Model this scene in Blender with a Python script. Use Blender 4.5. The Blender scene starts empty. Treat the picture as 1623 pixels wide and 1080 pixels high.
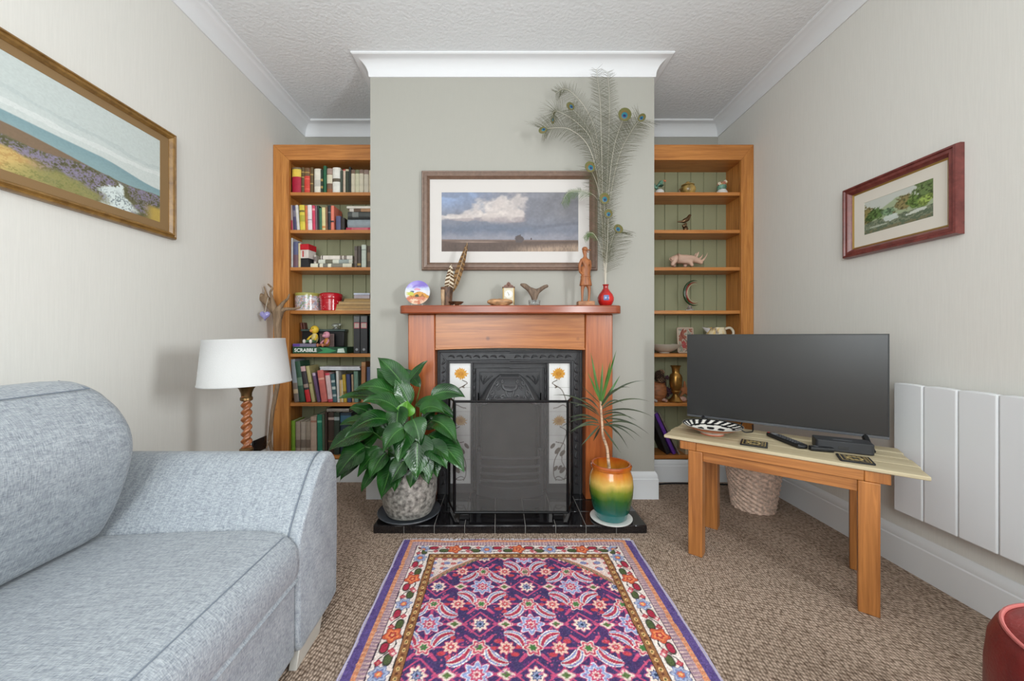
import bpy, bmesh, math, random
import numpy as np
from mathutils import Vector, Matrix

# ------------------------------------------------------------------ camera, world, lights
SC = bpy.context.scene
COL = SC.collection
random.seed(7)
PI = math.pi
F = 606.0                      # focal length in pixels of the 1623 px wide frame
CX, CY = 791.0, 533.0          # where the depth lines of the room meet
H = 1.0176                     # height of the lens above the floor


def W(px, py, d):
    """a point of the room: d metres in front of the lens, seen at px, py"""
    return Vector(((px - CX) * d / F, d, H - (py - CY) * d / F))


cam_d = bpy.data.cameras.new('camera')
cam = bpy.data.objects.new('camera', cam_d)
COL.objects.link(cam)
cam.location = (0, 0, H)
cam.rotation_euler = (PI / 2, 0, 0)
cam_d.sensor_width = 36
cam_d.lens = F / 1623 * 36
cam_d.shift_x = (811.5 - CX) / 1623
cam_d.shift_y = -(540 - CY) / 1623
cam_d.clip_start = 0.02
SC.camera = cam

SC.view_settings.view_transform = 'Standard'
SC.view_settings.look = 'None'
SC.view_settings.gamma = 1
SC.view_settings.use_curve_mapping = False
SC.view_settings.exposure = -0.05

wd = bpy.data.worlds.new('sky')
SC.world = wd
wd.use_nodes = True
bg = wd.node_tree.nodes['Background']
bg.inputs[0].default_value = (0.85, 0.92, 1.0, 1)
bg.inputs[1].default_value = 1.0


def area(name, loc, rot, sx, sy, power, color=(1, 1, 1)):
    l = bpy.data.lights.new(name, 'AREA')
    l.shape = 'RECTANGLE'
    l.size, l.size_y = sx, sy
    l.energy = power
    l.color = color
    o = bpy.data.objects.new(name, l)
    COL.objects.link(o)
    o.location = loc
    o.rotation_euler = rot
    return o


# daylight through the side window (beside the camera); the second is an added soft fill behind it
area('side_window_daylight', (1.76, -0.25, 1.40), (0, PI / 2, 0), 0.62, 0.42, 58, (0.93, 0.98, 1.0))
area('rear_fill_light', (-0.58, -2.25, 1.55), (PI / 2, 0, 0), 1.8, 1.6, 66, (0.91, 0.975, 1.0))
# added point light behind the camera, brightens the ceiling and walls
ld = bpy.data.lights.new('ceiling_fill_light', 'POINT')
ld.energy = 36
ld.shadow_soft_size = 0.22
ld.color = (0.96, 1.0, 0.98)
lo = bpy.data.objects.new('ceiling_fill_light', ld)
COL.objects.link(lo)
lo.location = (-0.3, -0.75, 2.0)

# ------------------------------------------------------------------ helpers


def lin(c):
    out = []
    for v in c[:3]:
        v = v / 255.0
        out.append(v / 12.92 if v <= 0.04045 else ((v + 0.055) / 1.055) ** 2.4)
    return (*out, 1.0)


_M = {}


def pm(name, col, rough=0.6, metal=0.0, spec=0.5, coat=0.0, noise=None, bump=None, trans=0.0, ior=1.45, alpha=None, sheen=0.0):
    """principled material; noise=(scale, amount, (sx,sy,sz)) varies the colour, bump=(scale, strength, (sx,sy,sz))"""
    if name in _M:
        return _M[name]
    m = bpy.data.materials.new(name)
    m.use_nodes = True
    nt = m.node_tree
    b = nt.nodes['Principled BSDF']
    b.inputs['Base Color'].default_value = lin(col)
    b.inputs['Roughness'].default_value = rough
    b.inputs['Metallic'].default_value = metal
    b.inputs['Specular IOR Level'].default_value = spec
    b.inputs['Coat Weight'].default_value = coat
    b.inputs['Transmission Weight'].default_value = trans
    b.inputs['IOR'].default_value = ior
    if sheen:
        b.inputs['Sheen Weight'].default_value = sheen
    tc = nt.nodes.new('ShaderNodeTexCoord')
    if noise:
        sc, am, st = noise
        mp = nt.nodes.new('ShaderNodeMapping')
        mp.inputs['Scale'].default_value = st
        nt.links.new(tc.outputs['Object'], mp.inputs[0])
        n = nt.nodes.new('ShaderNodeTexNoise')
        n.inputs['Scale'].default_value = sc
        n.inputs['Detail'].default_value = 5
        nt.links.new(mp.outputs[0], n.inputs['Vector'])
        r = nt.nodes.new('ShaderNodeValToRGB')
        r.color_ramp.elements[0].position = 0.3
        r.color_ramp.elements[1].position = 0.7
        r.color_ramp.elements[0].color = lin([max(0, v * (1 - am)) for v in col])
        r.color_ramp.elements[1].color = lin([min(255, v * (1 + am)) for v in col])
        nt.links.new(n.outputs['Fac'], r.inputs[0])
        nt.links.new(r.outputs[0], b.inputs['Base Color'])
    if bump:
        sc, s, st = bump
        mp = nt.nodes.new('ShaderNodeMapping')
        mp.inputs['Scale'].default_value = st
        nt.links.new(tc.outputs['Object'], mp.inputs[0])
        n = nt.nodes.new('ShaderNodeTexNoise')
        n.inputs['Scale'].default_value = sc
        n.inputs['Detail'].default_value = 4
        nt.links.new(mp.outputs[0], n.inputs['Vector'])
        bp = nt.nodes.new('ShaderNodeBump')
        bp.inputs['Strength'].default_value = s
        bp.inputs['Distance'].default_value = 0.004
        nt.links.new(n.outputs['Fac'], bp.inputs['Height'])
        nt.links.new(bp.outputs[0], b.inputs['Normal'])
    _M[name] = m
    return m


def wood(name, dark, light, st=(1, 1, 1), scale=9, rough=0.42, coat=0.15, knots=True):
    """grain stretched along the axis whose entry in st is small"""
    if name in _M:
        return _M[name]
    m = bpy.data.materials.new(name)
    m.use_nodes = True
    nt = m.node_tree
    L = nt.links.new
    b = nt.nodes['Principled BSDF']
    b.inputs['Roughness'].default_value = rough
    b.inputs['Coat Weight'].default_value = coat
    b.inputs['Coat Roughness'].default_value = 0.25
    tc = nt.nodes.new('ShaderNodeTexCoord')
    mp = nt.nodes.new('ShaderNodeMapping')
    mp.inputs['Scale'].default_value = st
    L(tc.outputs['Object'], mp.inputs[0])
    n = nt.nodes.new('ShaderNodeTexNoise')
    n.inputs['Scale'].default_value = scale
    n.inputs['Detail'].default_value = 6
    n.inputs['Roughness'].default_value = 0.6
    n.inputs['Distortion'].default_value = 0.6
    L(mp.outputs[0], n.inputs['Vector'])
    r = nt.nodes.new('ShaderNodeValToRGB')
    e = r.color_ramp.elements
    e[0].position, e[1].position = 0.28, 0.72
    e[0].color, e[1].color = lin(dark), lin(light)
    L(n.outputs['Fac'], r.inputs[0])
    out = r.outputs[0]
    if knots:
        mp2 = nt.nodes.new('ShaderNodeMapping')
        mp2.inputs['Scale'].default_value = [0.55 if v < 0.5 else 1.3 for v in st]
        L(tc.outputs['Object'], mp2.inputs[0])
        v = nt.nodes.new('ShaderNodeTexVoronoi')
        v.inputs['Scale'].default_value = 4.0
        L(mp2.outputs[0], v.inputs['Vector'])
        r2 = nt.nodes.new('ShaderNodeValToRGB')
        r2.color_ramp.elements[0].position, r2.color_ramp.elements[1].position = 0.03, 0.085
        r2.color_ramp.elements[0].color = (0.28, 0.2, 0.15, 1)
        r2.color_ramp.elements[1].color = (1, 1, 1, 1)
        L(v.outputs['Distance'], r2.inputs[0])
        mx = nt.nodes.new('ShaderNodeMix')
        mx.data_type = 'RGBA'
        mx.blend_type = 'MULTIPLY'
        mx.inputs[0].default_value = 0.7
        L(out, mx.inputs[6])
        L(r2.outputs[0], mx.inputs[7])
        out = mx.outputs[2]
    L(out, b.inputs['Base Color'])
    bp = nt.nodes.new('ShaderNodeBump')
    bp.inputs['Strength'].default_value = 0.12
    bp.inputs['Distance'].default_value = 0.002
    L(n.outputs['Fac'], bp.inputs['Height'])
    L(bp.outputs[0], b.inputs['Normal'])
    _M[name] = m
    return m


def attr_mat(name, rough=0.6, spec=0.5, coat=0.0, bump=None):
    """colours come from the mesh's own 'Col' attribute"""
    if name in _M:
        return _M[name]
    m = pm(name, (128, 128, 128), rough, 0, spec, coat, bump=bump)
    nt = m.node_tree
    a = nt.nodes.new('ShaderNodeAttribute')
    a.attribute_name = 'Col'
    nt.links.new(a.outputs['Color'], nt.nodes['Principled BSDF'].inputs['Base Color'])
    return m


class MB:
    """collects shapes into ONE mesh"""

    def __init__(s):
        s.v, s.f, s.mi, s.uv = [], [], [], None
        s.T = Matrix.Identity(4)

    def add(s, vs, fs, mi=0):
        o = len(s.v)
        s.v += [tuple(s.T @ Vector(p)) for p in vs]
        s.f += [[i + o for i in f] for f in fs]
        s.mi += [mi] * len(fs) if isinstance(mi, int) else list(mi)
        return s

    def box(s, x0, x1, y0, y1, z0, z1, mi=0):
        return s.add([(x0, y0, z0), (x1, y0, z0), (x1, y1, z0), (x0, y1, z0), (x0, y0, z1), (x1, y0, z1), (x1, y1, z1), (x0, y1, z1)],
                     [(0, 3, 2, 1), (4, 5, 6, 7), (0, 1, 5, 4), (1, 2, 6, 5), (2, 3, 7, 6), (3, 0, 4, 7)], mi)

    def loft(s, rings, mi=0, caps=True, closed=True):
        n = len(rings[0])
        vs = [p for r in rings for p in r]
        fs, ms = [], []
        for k in range(len(rings) - 1):
            for i in range(n if closed else n - 1):
                j = (i + 1) % n
                fs.append((k * n + i, k * n + j, (k + 1) * n + j, (k + 1) * n + i))
                ms.append(mi if isinstance(mi, int) else mi[k])
        if caps and closed:
            fs.append(tuple(range(n - 1, -1, -1)))
            ms.append(ms[0])
            fs.append(tuple((len(rings) - 1) * n + i for i in range(n)))
            ms.append(ms[-2])
        return s.add(vs, fs, ms)

    def lathe(s, prof, n=32, c=(0, 0, 0), mi=0, caps=True):
        """prof: [(radius, z)] bottom to top"""
        rings = [[(c[0] + max(r, 1e-4) * math.cos(2 * PI * i / n), c[1] + max(r, 1e-4) * math.sin(2 * PI * i / n), c[2] + z) for i in range(n)] for r, z in prof]
        return s.loft(rings, mi, caps)

    def tube(s, pts, r, n=8, mi=0, caps=True):
        pts = [Vector(p) for p in pts]
        rs = r if isinstance(r, (list, tuple)) else [r] * len(pts)
        rings = []
        a = None
        for i, p in enumerate(pts):
            t = (pts[min(i + 1, len(pts) - 1)] - pts[max(i - 1, 0)]).normalized()
            if a is None:
                a = t.orthogonal().normalized()
            else:
                a = (a - t * a.dot(t)).normalized()
            b = t.cross(a)
            rings.append([tuple(p + (a * math.cos(2 * PI * k / n) + b * math.sin(2 * PI * k / n)) * rs[i]) for k in range(n)])
        return s.loft(rings, mi, caps)

    def prism(s, poly, axis, a0, a1, mi=0):
        """poly of 2D points, extruded along axis 'x' (poly=y,z), 'y' (poly=x,z) or 'z' (poly=x,y)"""
        def P(q, a):
            return (a, q[0], q[1]) if axis == 'x' else (q[0], a, q[1]) if axis == 'y' else (q[0], q[1], a)
        return s.loft([[P(q, a0) for q in poly], [P(q, a1) for q in poly]], mi)

    def ball(s, c, r, n=16, m=10, mi=0):
        rx, ry, rz = r if isinstance(r, (tuple, list)) else (r, r, r)
        rings = []
        for j in range(m + 1):
            t = -PI / 2 + PI * j / m
            q = max(math.cos(t), 0.02)
            rings.append([(c[0] + rx * q * math.cos(2 * PI * i / n), c[1] + ry * q * math.sin(2 * PI * i / n), c[2] + rz * math.sin(t)) for i in range(n)])
        return s.loft(rings, mi)

    def build(s, name, mat, parent=None, loc=(0, 0, 0), rot=(0, 0, 0), bevel=0, seg=2, smooth=40, sub=0):
        me = bpy.data.meshes.new(name)
        me.from_pydata(s.v, [], s.f)
        for m in (mat if isinstance(mat, (list, tuple)) else [mat]):
            me.materials.append(m)
        if any(s.mi):
            me.polygons.foreach_set('material_index', s.mi)
        if smooth:
            me.shade_smooth()
            me.set_sharp_from_angle(angle=math.radians(smooth))
        o = bpy.data.objects.new(name, me)
        COL.objects.link(o)
        o.location = loc
        o.rotation_euler = rot
        if parent:
            o.parent = parent
        if bevel:
            b = o.modifiers.new('bevel', 'BEVEL')
            b.width = bevel
            b.segments = seg
            b.limit_method = 'ANGLE'
            b.angle_limit = math.radians(35)
            b.harden_normals = False
        if sub:
            q = o.modifiers.new('sub', 'SUBSURF')
            q.levels = q.render_levels = sub
        return o


def thing(name, label, cat, loc=(0, 0, 0), rot=(0, 0, 0), group=None):
    o = bpy.data.objects.new(name, None)
    COL.objects.link(o)
    o.location = loc
    o.rotation_euler = rot
    o.empty_display_size = 0.05
    return tag(o, label, cat, group)


def tag(o, label, cat, group=None):
    o['label'] = label
    o['category'] = cat
    o['kind'] = 'thing'
    if group:
        o['group'] = group
    return o


def struct(o, label=None):
    o['kind'] = 'structure'
    if label:
        o['label'] = label
    return o


def skin(name, pts, edges, mat, parent=None, loc=(0, 0, 0), rot=(0, 0, 0), sub=2):
    """pts: [(x,y,z,r)]: a body grown around a skeleton"""
    me = bpy.data.meshes.new(name)
    me.from_pydata([p[:3] for p in pts], edges, [])
    me.materials.append(mat)
    o = bpy.data.objects.new(name, me)
    COL.objects.link(o)
    o.modifiers.new('skin', 'SKIN')
    for i, p in enumerate(pts):
        d = me.skin_vertices[0].data[i]
        r = p[3]
        d.radius = (r, r) if not isinstance(r, tuple) else r
        d.use_root = (i == 0)
    q = o.modifiers.new('sub', 'SUBSURF')
    q.levels = q.render_levels = sub
    o.modifiers['skin'].use_smooth_shade = True
    o.location, o.rotation_euler = loc, rot
    if parent:
        o.parent = parent
    return o


# ---- painters -------------------------------------------------------------
def _hash(ix, iy, s):
    h = np.sin(ix * 127.1 + iy * 311.7 + s * 74.7) * 43758.5453
    return h - np.floor(h)


def vnoise(x, y, s=0):
    ix, iy = np.floor(x), np.floor(y)
    fx, fy = x - ix, y - iy
    fx, fy = fx * fx * (3 - 2 * fx), fy * fy * (3 - 2 * fy)
    a, b, c, d = _hash(ix, iy, s), _hash(ix + 1, iy, s), _hash(ix, iy + 1, s), _hash(ix + 1, iy + 1, s)
    return a * (1 - fx) * (1 - fy) + b * fx * (1 - fy) + c * (1 - fx) * fy + d * fx * fy


def fbm(x, y, s=0, o=4):
    t, a, n = 0, 0.5, 0
    for k in range(o):
        t = t + a * vnoise(x * 2 ** k, y * 2 ** k, s + k * 13)
        n += a
        a *= 0.5
    return t / n


class Paint:
    """an RGB field one lays colours over with masks"""

    def __init__(s, shape, col):
        s.a = np.zeros((*shape, 3))
        s.a[:] = col

    def put(s, mask, col):
        m = np.clip(mask, 0, 1)[..., None]
        s.a = s.a * (1 - m) + np.asarray(col, float) * m
        return s


def ss(a, b, x):
    t = np.clip((x - a) / (b - a), 0, 1)
    return t * t * (3 - 2 * t)


def set_col(me, rgb):
    c = np.clip(rgb.reshape(-1, 3) / 255.0, 0, 1)
    l = np.where(c <= 0.04045, c / 12.92, ((c + 0.055) / 1.055) ** 2.4)
    full = np.ones((len(l), 4), np.float32)
    full[:, :3] = l
    at = me.color_attributes.new('Col', 'FLOAT_COLOR', 'POINT')
    at.data.foreach_set('color', full.ravel())


def painted(name, w, h, nx, ny, func, mat, parent=None, loc=(0, 0, 0), rot=(0, 0, 0), disp=None):
    """flat w x h sheet in its own x,y plane (facing +z) whose points carry func(u, v) as colour"""
    u, v = np.meshgrid(np.linspace(0, 1, nx), np.linspace(0, 1, ny))
    z = disp(u, v) if disp else np.zeros_like(u)
    co = np.stack([u * w, v * h, z], -1).reshape(-1, 3)
    i = np.arange(nx * ny).reshape(ny, nx)
    q = np.stack([i[:-1, :-1], i[:-1, 1:], i[1:, 1:], i[1:, :-1]], -1).reshape(-1, 4)
    me = bpy.data.meshes.new(name)
    me.from_pydata(co.tolist(), [], q.tolist())
    me.shade_smooth()
    set_col(me, func(u, v))
    me.materials.append(mat)
    o = bpy.data.objects.new(name, me)
    COL.objects.link(o)
    o.location, o.rotation_euler = loc, rot
    if parent:
        o.parent = parent
    return o


def bez(a, b, c, n=8):
    a, b, c = Vector(a), Vector(b), Vector(c)
    return [a * (1 - t) ** 2 + b * 2 * t * (1 - t) + c * t * t for t in [i / n for i in range(n + 1)]]


def smooth_path(pts, n=6):
    """Catmull-Rom through pts"""
    P = [Vector(p) for p in pts]
    P = [P[0] * 2 - P[1]] + P + [P[-1] * 2 - P[-2]]
    out = []
    for i in range(1, len(P) - 2):
        for k in range(n):
            t = k / n
            out.append(0.5 * ((2 * P[i]) + (P[i + 1] - P[i - 1]) * t + (2 * P[i - 1] - 5 * P[i] + 4 * P[i + 1] - P[i + 2]) * t * t
                              + (3 * P[i] - P[i - 1] - 3 * P[i + 1] + P[i + 2]) * t ** 3))
    out.append(P[-2])
    return out


def rrect(x0, x1, y0, y1, r, n=5):
    out = []
    for cx, cy, a in ((x1 - r, y0 + r, -PI / 2), (x1 - r, y1 - r, 0), (x0 + r, y1 - r, PI / 2), (x0 + r, y0 + r, PI)):
        for k in range(n + 1):
            t = a + PI / 2 * k / n
            out.append((cx + r * math.cos(t), cy + r * math.sin(t)))
    return out

# ------------------------------------------------------------------ the room
XL, XR = -1.585, 1.786          # side walls
CB, YB, YR = 2.40, 3.12, -2.3   # chimney breast, alcove back wall, rear wall
BX0, BX1 = -0.808, 0.974        # sides of the chimney breast
ZC, ZK = 2.741, 2.645           # ceiling, underside of the coving


def wall_mat(name, col, var=0.03):
    """woven-look wallpaper: fine vertical fibres"""
    m = pm(name, col, 0.85, spec=0.2)
    nt = m.node_tree
    L = nt.links.new
    tc = nt.nodes.new('ShaderNodeTexCoord')
    mp = nt.nodes.new('ShaderNodeMapping')
    mp.inputs['Scale'].default_value = (1, 1, 0.035)
    L(tc.outputs['Object'], mp.inputs[0])
    n = nt.nodes.new('ShaderNodeTexNoise')
    n.inputs['Scale'].default_value = 230
    n.inputs['Detail'].default_value = 5
    n.inputs['Roughness'].default_value = 0.7
    L(mp.outputs[0], n.inputs['Vector'])
    r = nt.nodes.new('ShaderNodeValToRGB')
    r.color_ramp.elements[0].position, r.color_ramp.elements[1].position = 0.3, 0.7
    r.color_ramp.elements[0].color = lin([v * (1 - var) for v in col])
    r.color_ramp.elements[1].color = lin([min(255, v * (1 + var)) for v in col])
    L(n.outputs['Fac'], r.inputs[0])
    L(r.outputs[0], nt.nodes['Principled BSDF'].inputs['Base Color'])
    b = nt.nodes.new('ShaderNodeBump')
    b.inputs['Strength'].default_value = 0.12
    b.inputs['Distance'].default_value = 0.002
    L(n.outputs['Fac'], b.inputs['Height'])
    L(b.outputs[0], nt.nodes['Principled BSDF'].inputs['Normal'])
    return m


def carpet_mat():
    """brown loop-pile carpet laid in ribbed rows"""
    m = pm('carpet', (150, 130, 112), 0.95, spec=0.1)
    nt = m.node_tree
    L = nt.links.new
    P = nt.nodes['Principled BSDF']
    tc = nt.nodes.new('ShaderNodeTexCoord')
    mp = nt.nodes.new('ShaderNodeMapping')
    mp.inputs['Rotation'].default_value = (0, 0, math.radians(12))
    mp.inputs['Scale'].default_value = (1.0, 0.62, 1)
    L(tc.outputs['Object'], mp.inputs[0])
    v = nt.nodes.new('ShaderNodeTexVoronoi')
    v.inputs['Scale'].default_value = 108
    v.inputs['Randomness'].default_value = 0.42
    L(mp.outputs[0], v.inputs['Vector'])
    n = nt.nodes.new('ShaderNodeTexNoise')
    n.inputs['Scale'].default_value = 260
    n.inputs['Detail'].default_value = 3
    L(tc.outputs['Object'], n.inputs['Vector'])
    r = nt.nodes.new('ShaderNodeValToRGB')
    r.color_ramp.elements[0].position, r.color_ramp.elements[1].position = 0.0, 0.75
    r.color_ramp.elements[0].color = lin((226, 204, 186))
    r.color_ramp.elements[1].color = lin((104, 86, 72))
    L(v.outputs['Distance'], r.inputs[0])
    r2 = nt.nodes.new('ShaderNodeValToRGB')
    r2.color_ramp.elements[0].position, r2.color_ramp.elements[1].position = 0.3, 0.7
    r2.color_ramp.elements[0].color = (0.62, 0.6, 0.58, 1)
    r2.color_ramp.elements[1].color = (1.12, 1.1, 1.08, 1)
    L(n.outputs['Fac'], r2.inputs[0])
    mx = nt.nodes.new('ShaderNodeMix')
    mx.data_type = 'RGBA'
    mx.blend_type = 'MULTIPLY'
    mx.inputs[0].default_value = 0.8
    L(r.outputs[0], mx.inputs[6])
    L(r2.outputs[0], mx.inputs[7])
    L(mx.outputs[2], P.inputs['Base Color'])
    b = nt.nodes.new('ShaderNodeBump')
    b.inputs['Strength'].default_value = 0.9
    b.inputs['Distance'].default_value = 0.006
    b.invert = True
    L(v.outputs['Distance'], b.inputs['Height'])
    L(b.outputs[0], P.inputs['Normal'])
    return m


M_WALL = wall_mat('cream_wallpaper', (222, 220, 214), 0.014)
M_BREAST = wall_mat('sage_grey_wallpaper', (172, 170, 162), 0.008)
M_CEIL = pm('textured_ceiling_paint', (238, 240, 242), 0.9, spec=0.1, bump=(55, 1.0, (1, 1, 1)))
M_TRIM = pm('white_gloss_paint', (226, 228, 230), 0.35, spec=0.4)
M_CARPET = carpet_mat()

b = MB().box(XL - 0.1, XR + 0.1, YR - 0.1, YB + 0.1, -0.1, 0)
struct(b.build('floor', M_CARPET, smooth=0), 'brown loop pile carpet floor')
b = MB().box(XL - 0.1, XR + 0.1, YR - 0.1, YB + 0.1, ZC, ZC + 0.1)
struct(b.build('ceiling', M_CEIL, smooth=0), 'white textured ceiling')
b = MB().box(XL - 0.1, XL, YR - 0.1, YB + 0.1, 0, ZC)
struct(b.build('wall_left', M_WALL, smooth=0), 'cream papered side wall behind the sofa')
# side wall with the window beside the camera
WY0, WY1, WZ0, WZ1 = -0.55, 0.05, 1.00, 1.80
b = MB().box(XR, XR + 0.1, YR - 0.1, WY0, 0, ZC).box(XR, XR + 0.1, WY1, YB + 0.1, 0, ZC)
b.box(XR, XR + 0.1, WY0, WY1, 0, WZ0).box(XR, XR + 0.1, WY0, WY1, WZ1, ZC)
struct(b.build('wall_right', M_WALL, smooth=0), 'cream papered side wall with the radiator')
b = MB().box(XL, BX0, YB, YB + 0.1, 0, ZC).box(BX1, XR, YB, YB + 0.1, 0, ZC)
struct(b.build('wall_back', M_BREAST, smooth=0), 'grey back wall of the two alcoves')
OX0, OX1, OZ1 = -0.33, 0.463, 0.90
b = MB().box(BX0, OX0, CB, YB, 0, ZC).box(OX1, BX1, CB, YB, 0, ZC).box(OX0, OX1, CB, YB, OZ1, ZC).box(OX0, OX1, YB - 0.1, YB, 0, OZ1)
struct(b.build('wall_chimney_breast', M_BREAST, smooth=0), 'grey green chimney breast')
RX0, RX1, RZ0, RZ1 = -1.5, 0.36, 0.75, 2.4  # rear opening placed to suit the added fill light
b = MB().box(XL, RX0, YR - 0.1, YR, 0, ZC).box(RX1, XR, YR - 0.1, YR, 0, ZC).box(RX0, RX1, YR - 0.1, YR, 0, RZ0).box(RX0, RX1, YR - 0.1, YR, RZ1, ZC)
struct(b.build('wall_rear', M_WALL, smooth=0))


def win(name, x0, x1, z0, z1, nx, T):
    b = MB()
    b.T = T
    t = 0.05
    b.box(x0, x1, 0.03, 0.09, z0, z0 + t).box(x0, x1, 0.03, 0.09, z1 - t, z1)
    b.box(x0, x0 + t, 0.03, 0.09, z0 + t, z1 - t).box(x1 - t, x1, 0.03, 0.09, z0 + t, z1 - t)
    for k in range(1, nx):
        x = x0 + (x1 - x0) * k / nx
        b.box(x - 0.02, x + 0.02, 0.035, 0.085, z0 + t, z1 - t)
    return struct(b.build(name, M_TRIM, smooth=0))


win('added_rear_window', RX0, RX1, RZ0, RZ1, 2, Matrix.Translation((0, YR, 0)) @ Matrix.Diagonal((1, -1, 1, 1)))  # unseen window added around the rear fill light
win('window_2', WY0, WY1, WZ0, WZ1, 2, Matrix.Translation((XR, 0, 0)) @ Matrix(((0, 1, 0, 0), (1, 0, 0, 0), (0, 0, 1, 0), (0, 0, 0, 1))))


def sweep(mb, path, prof):
    """profile (projection, z) carried along a plan path with mitred corners, the room on the right-hand side"""
    P = [Vector(p) for p in path]
    rings = []
    for i, p in enumerate(P):
        ds = []
        if i > 0:
            ds.append((P[i] - P[i - 1]).normalized())
        if i < len(P) - 1:
            ds.append((P[i + 1] - P[i]).normalized())
        ns = [Vector((d.y, -d.x)) for d in ds]
        n = sum(ns, Vector((0, 0))) / len(ns)
        n = n / n.length_squared
        rings.append([(p.x + n.x * q, p.y + n.y * q, z) for q, z in prof])
    return mb.loft(rings)


COVE = [(0, ZK - 0.004), (0.007, ZK - 0.004), (0.009, ZK + 0.004)] + \
       [(0.084 - 0.075 * math.cos(t), ZK + 0.006 + 0.078 * math.sin(t)) for t in [PI / 2 * k / 9 for k in range(10)]] + \
       [(0.086, ZK + 0.086), (0.09, ZK + 0.088), (0.09, ZC), (0, ZC)]
b = sweep(MB(), [(XL, YR), (XL, YB), (BX0, YB), (BX0, CB), (BX1, CB), (BX1, YB), (XR, YB), (XR, YR)], COVE)
struct(b.build('trim_1', pm('coving_paint', (232, 233, 235), 0.6, spec=0.3), smooth=30), 'white concave ceiling coving')

SK = 0.168
SKIRT = [(0, 0), (0.02, 0), (0.02, SK - 0.045), (0.016, SK - 0.04), (0.017, SK - 0.026), (0.013, SK - 0.014), (0.007, SK - 0.004), (0.004, SK), (0, SK)]
FB = 2.66                       # front of the alcove plinths
struct(sweep(MB(), [(XL, YR), (XL, FB)], SKIRT).build('baseboard_left', M_TRIM, smooth=30))
struct(sweep(MB(), [(XR, FB), (XR, YR)], SKIRT).build('baseboard_right', M_TRIM, smooth=30), 'white skirting along the radiator wall')
b = sweep(MB(), [(BX0, FB), (BX0, CB), (-0.545, CB)], SKIRT)
b = sweep(b, [(0.682, CB), (BX1, CB), (BX1, FB)], SKIRT)
struct(b.build('baseboard_back', M_TRIM, smooth=30), 'white skirting around the chimney breast')
b = sweep(MB(), [(XL, FB + 0.02), (BX0, FB + 0.02)], [(p, z * 0.152 / SK) for p, z in SKIRT])
b = sweep(b, [(BX1, FB + 0.02), (XR, FB + 0.02)], [(p, z * 0.152 / SK) for p, z in SKIRT])
struct(b.build('trim_2', M_TRIM, smooth=30), 'white plinth boards under the alcove bookcases')

# ------------------------------------------------------------------ alcove bookcases
SHELF = [2.031, 1.766, 1.503, 1.198, 0.894, 0.547, 0.176]
BF, BB = 2.69, 2.88             # front edge and back boards
PZ = wood('pine_upright', (158, 94, 36), (208, 142, 72), (14, 14, 0.7), 5)
PX = wood('pine_shelf', (158, 94, 38), (206, 138, 70), (0.7, 14, 14), 5)
M_BOARD = pm('sage_green_board_paint', (146, 147, 117), 0.6, spec=0.3)


def bookcase(label, x0, x1, p0, p1):
    t = thing('bookcase', label, 'bookcase', (0, 0, 0), group='pine bookcases in the alcoves')
    z0, z1, zh = 0.1525, 2.36, 2.252
    b = MB().prism([(x0, z0), (p0, z0), (p0, zh), (x0, z1)], 'y', BF - 0.012, BF + 0.016)
    b.build('post', PZ, t, bevel=0.002)
    b = MB().prism([(p1, z0), (x1, z0), (x1, z1), (p1, zh)], 'y', BF - 0.012, BF + 0.016)
    b.build('post', PZ, t, bevel=0.002)
    MB().prism([(p0, zh), (p1, zh), (x1, z1), (x0, z1)], 'y', BF - 0.012, BF + 0.016).build('header', PX, t, bevel=0.002)
    MB().box(x0 + 0.004, p0 - 0.012, BF + 0.016, BB + 0.03, z0, zh + 0.03).build('side_panel', PZ, t)
    MB().box(p1 + 0.012, x1 - 0.004, BF + 0.016, BB + 0.03, z0, zh + 0.03).build('side_panel', PZ, t)
    MB().box(p0 - 0.012, p1 + 0.012, BF + 0.016, BB, zh, zh + 0.025).build('top_board', PX, t)
    for z in SHELF:
        MB().box(p0 - 0.012 + 0.0005, p1 + 0.012 - 0.0005, BF + 0.0165, BB - 0.0005, z - 0.0235, z).box(p0 + 0.0005, p1 - 0.0005, BF + 0.001, BF + 0.02, z - 0.0235, z).build('shelf', PX, t, bevel=0.0015)
    b = MB().box(p0 - 0.03, p1 + 0.03, BB + 0.008, BB + 0.02, z0, zh + 0.02)
    x = p0 - 0.02
    while x < p1 + 0.02:
        w = 0.098
        b.prism([(x + 0.004, BB), (min(x + w, p1 + 0.03) - 0.004, BB), (min(x + w, p1 + 0.03) - 0.001, BB + 0.004), (min(x + w, p1 + 0.03) - 0.001, BB + 0.009), (x + 0.001, BB + 0.009), (x + 0.001, BB + 0.004)], 'z', z0, zh + 0.02)
        x += w
    b.build('back_board', M_BOARD, t, smooth=0)
    return t


bookcase('pine alcove bookcase filled with books, behind the lamp', XL + 0.002, BX0 - 0.002, -1.472, -0.895)
bookcase('pine alcove bookcase with ornaments, behind the television', BX1 + 0.002, XR - 0.002, 1.072, 1.697)

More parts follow.
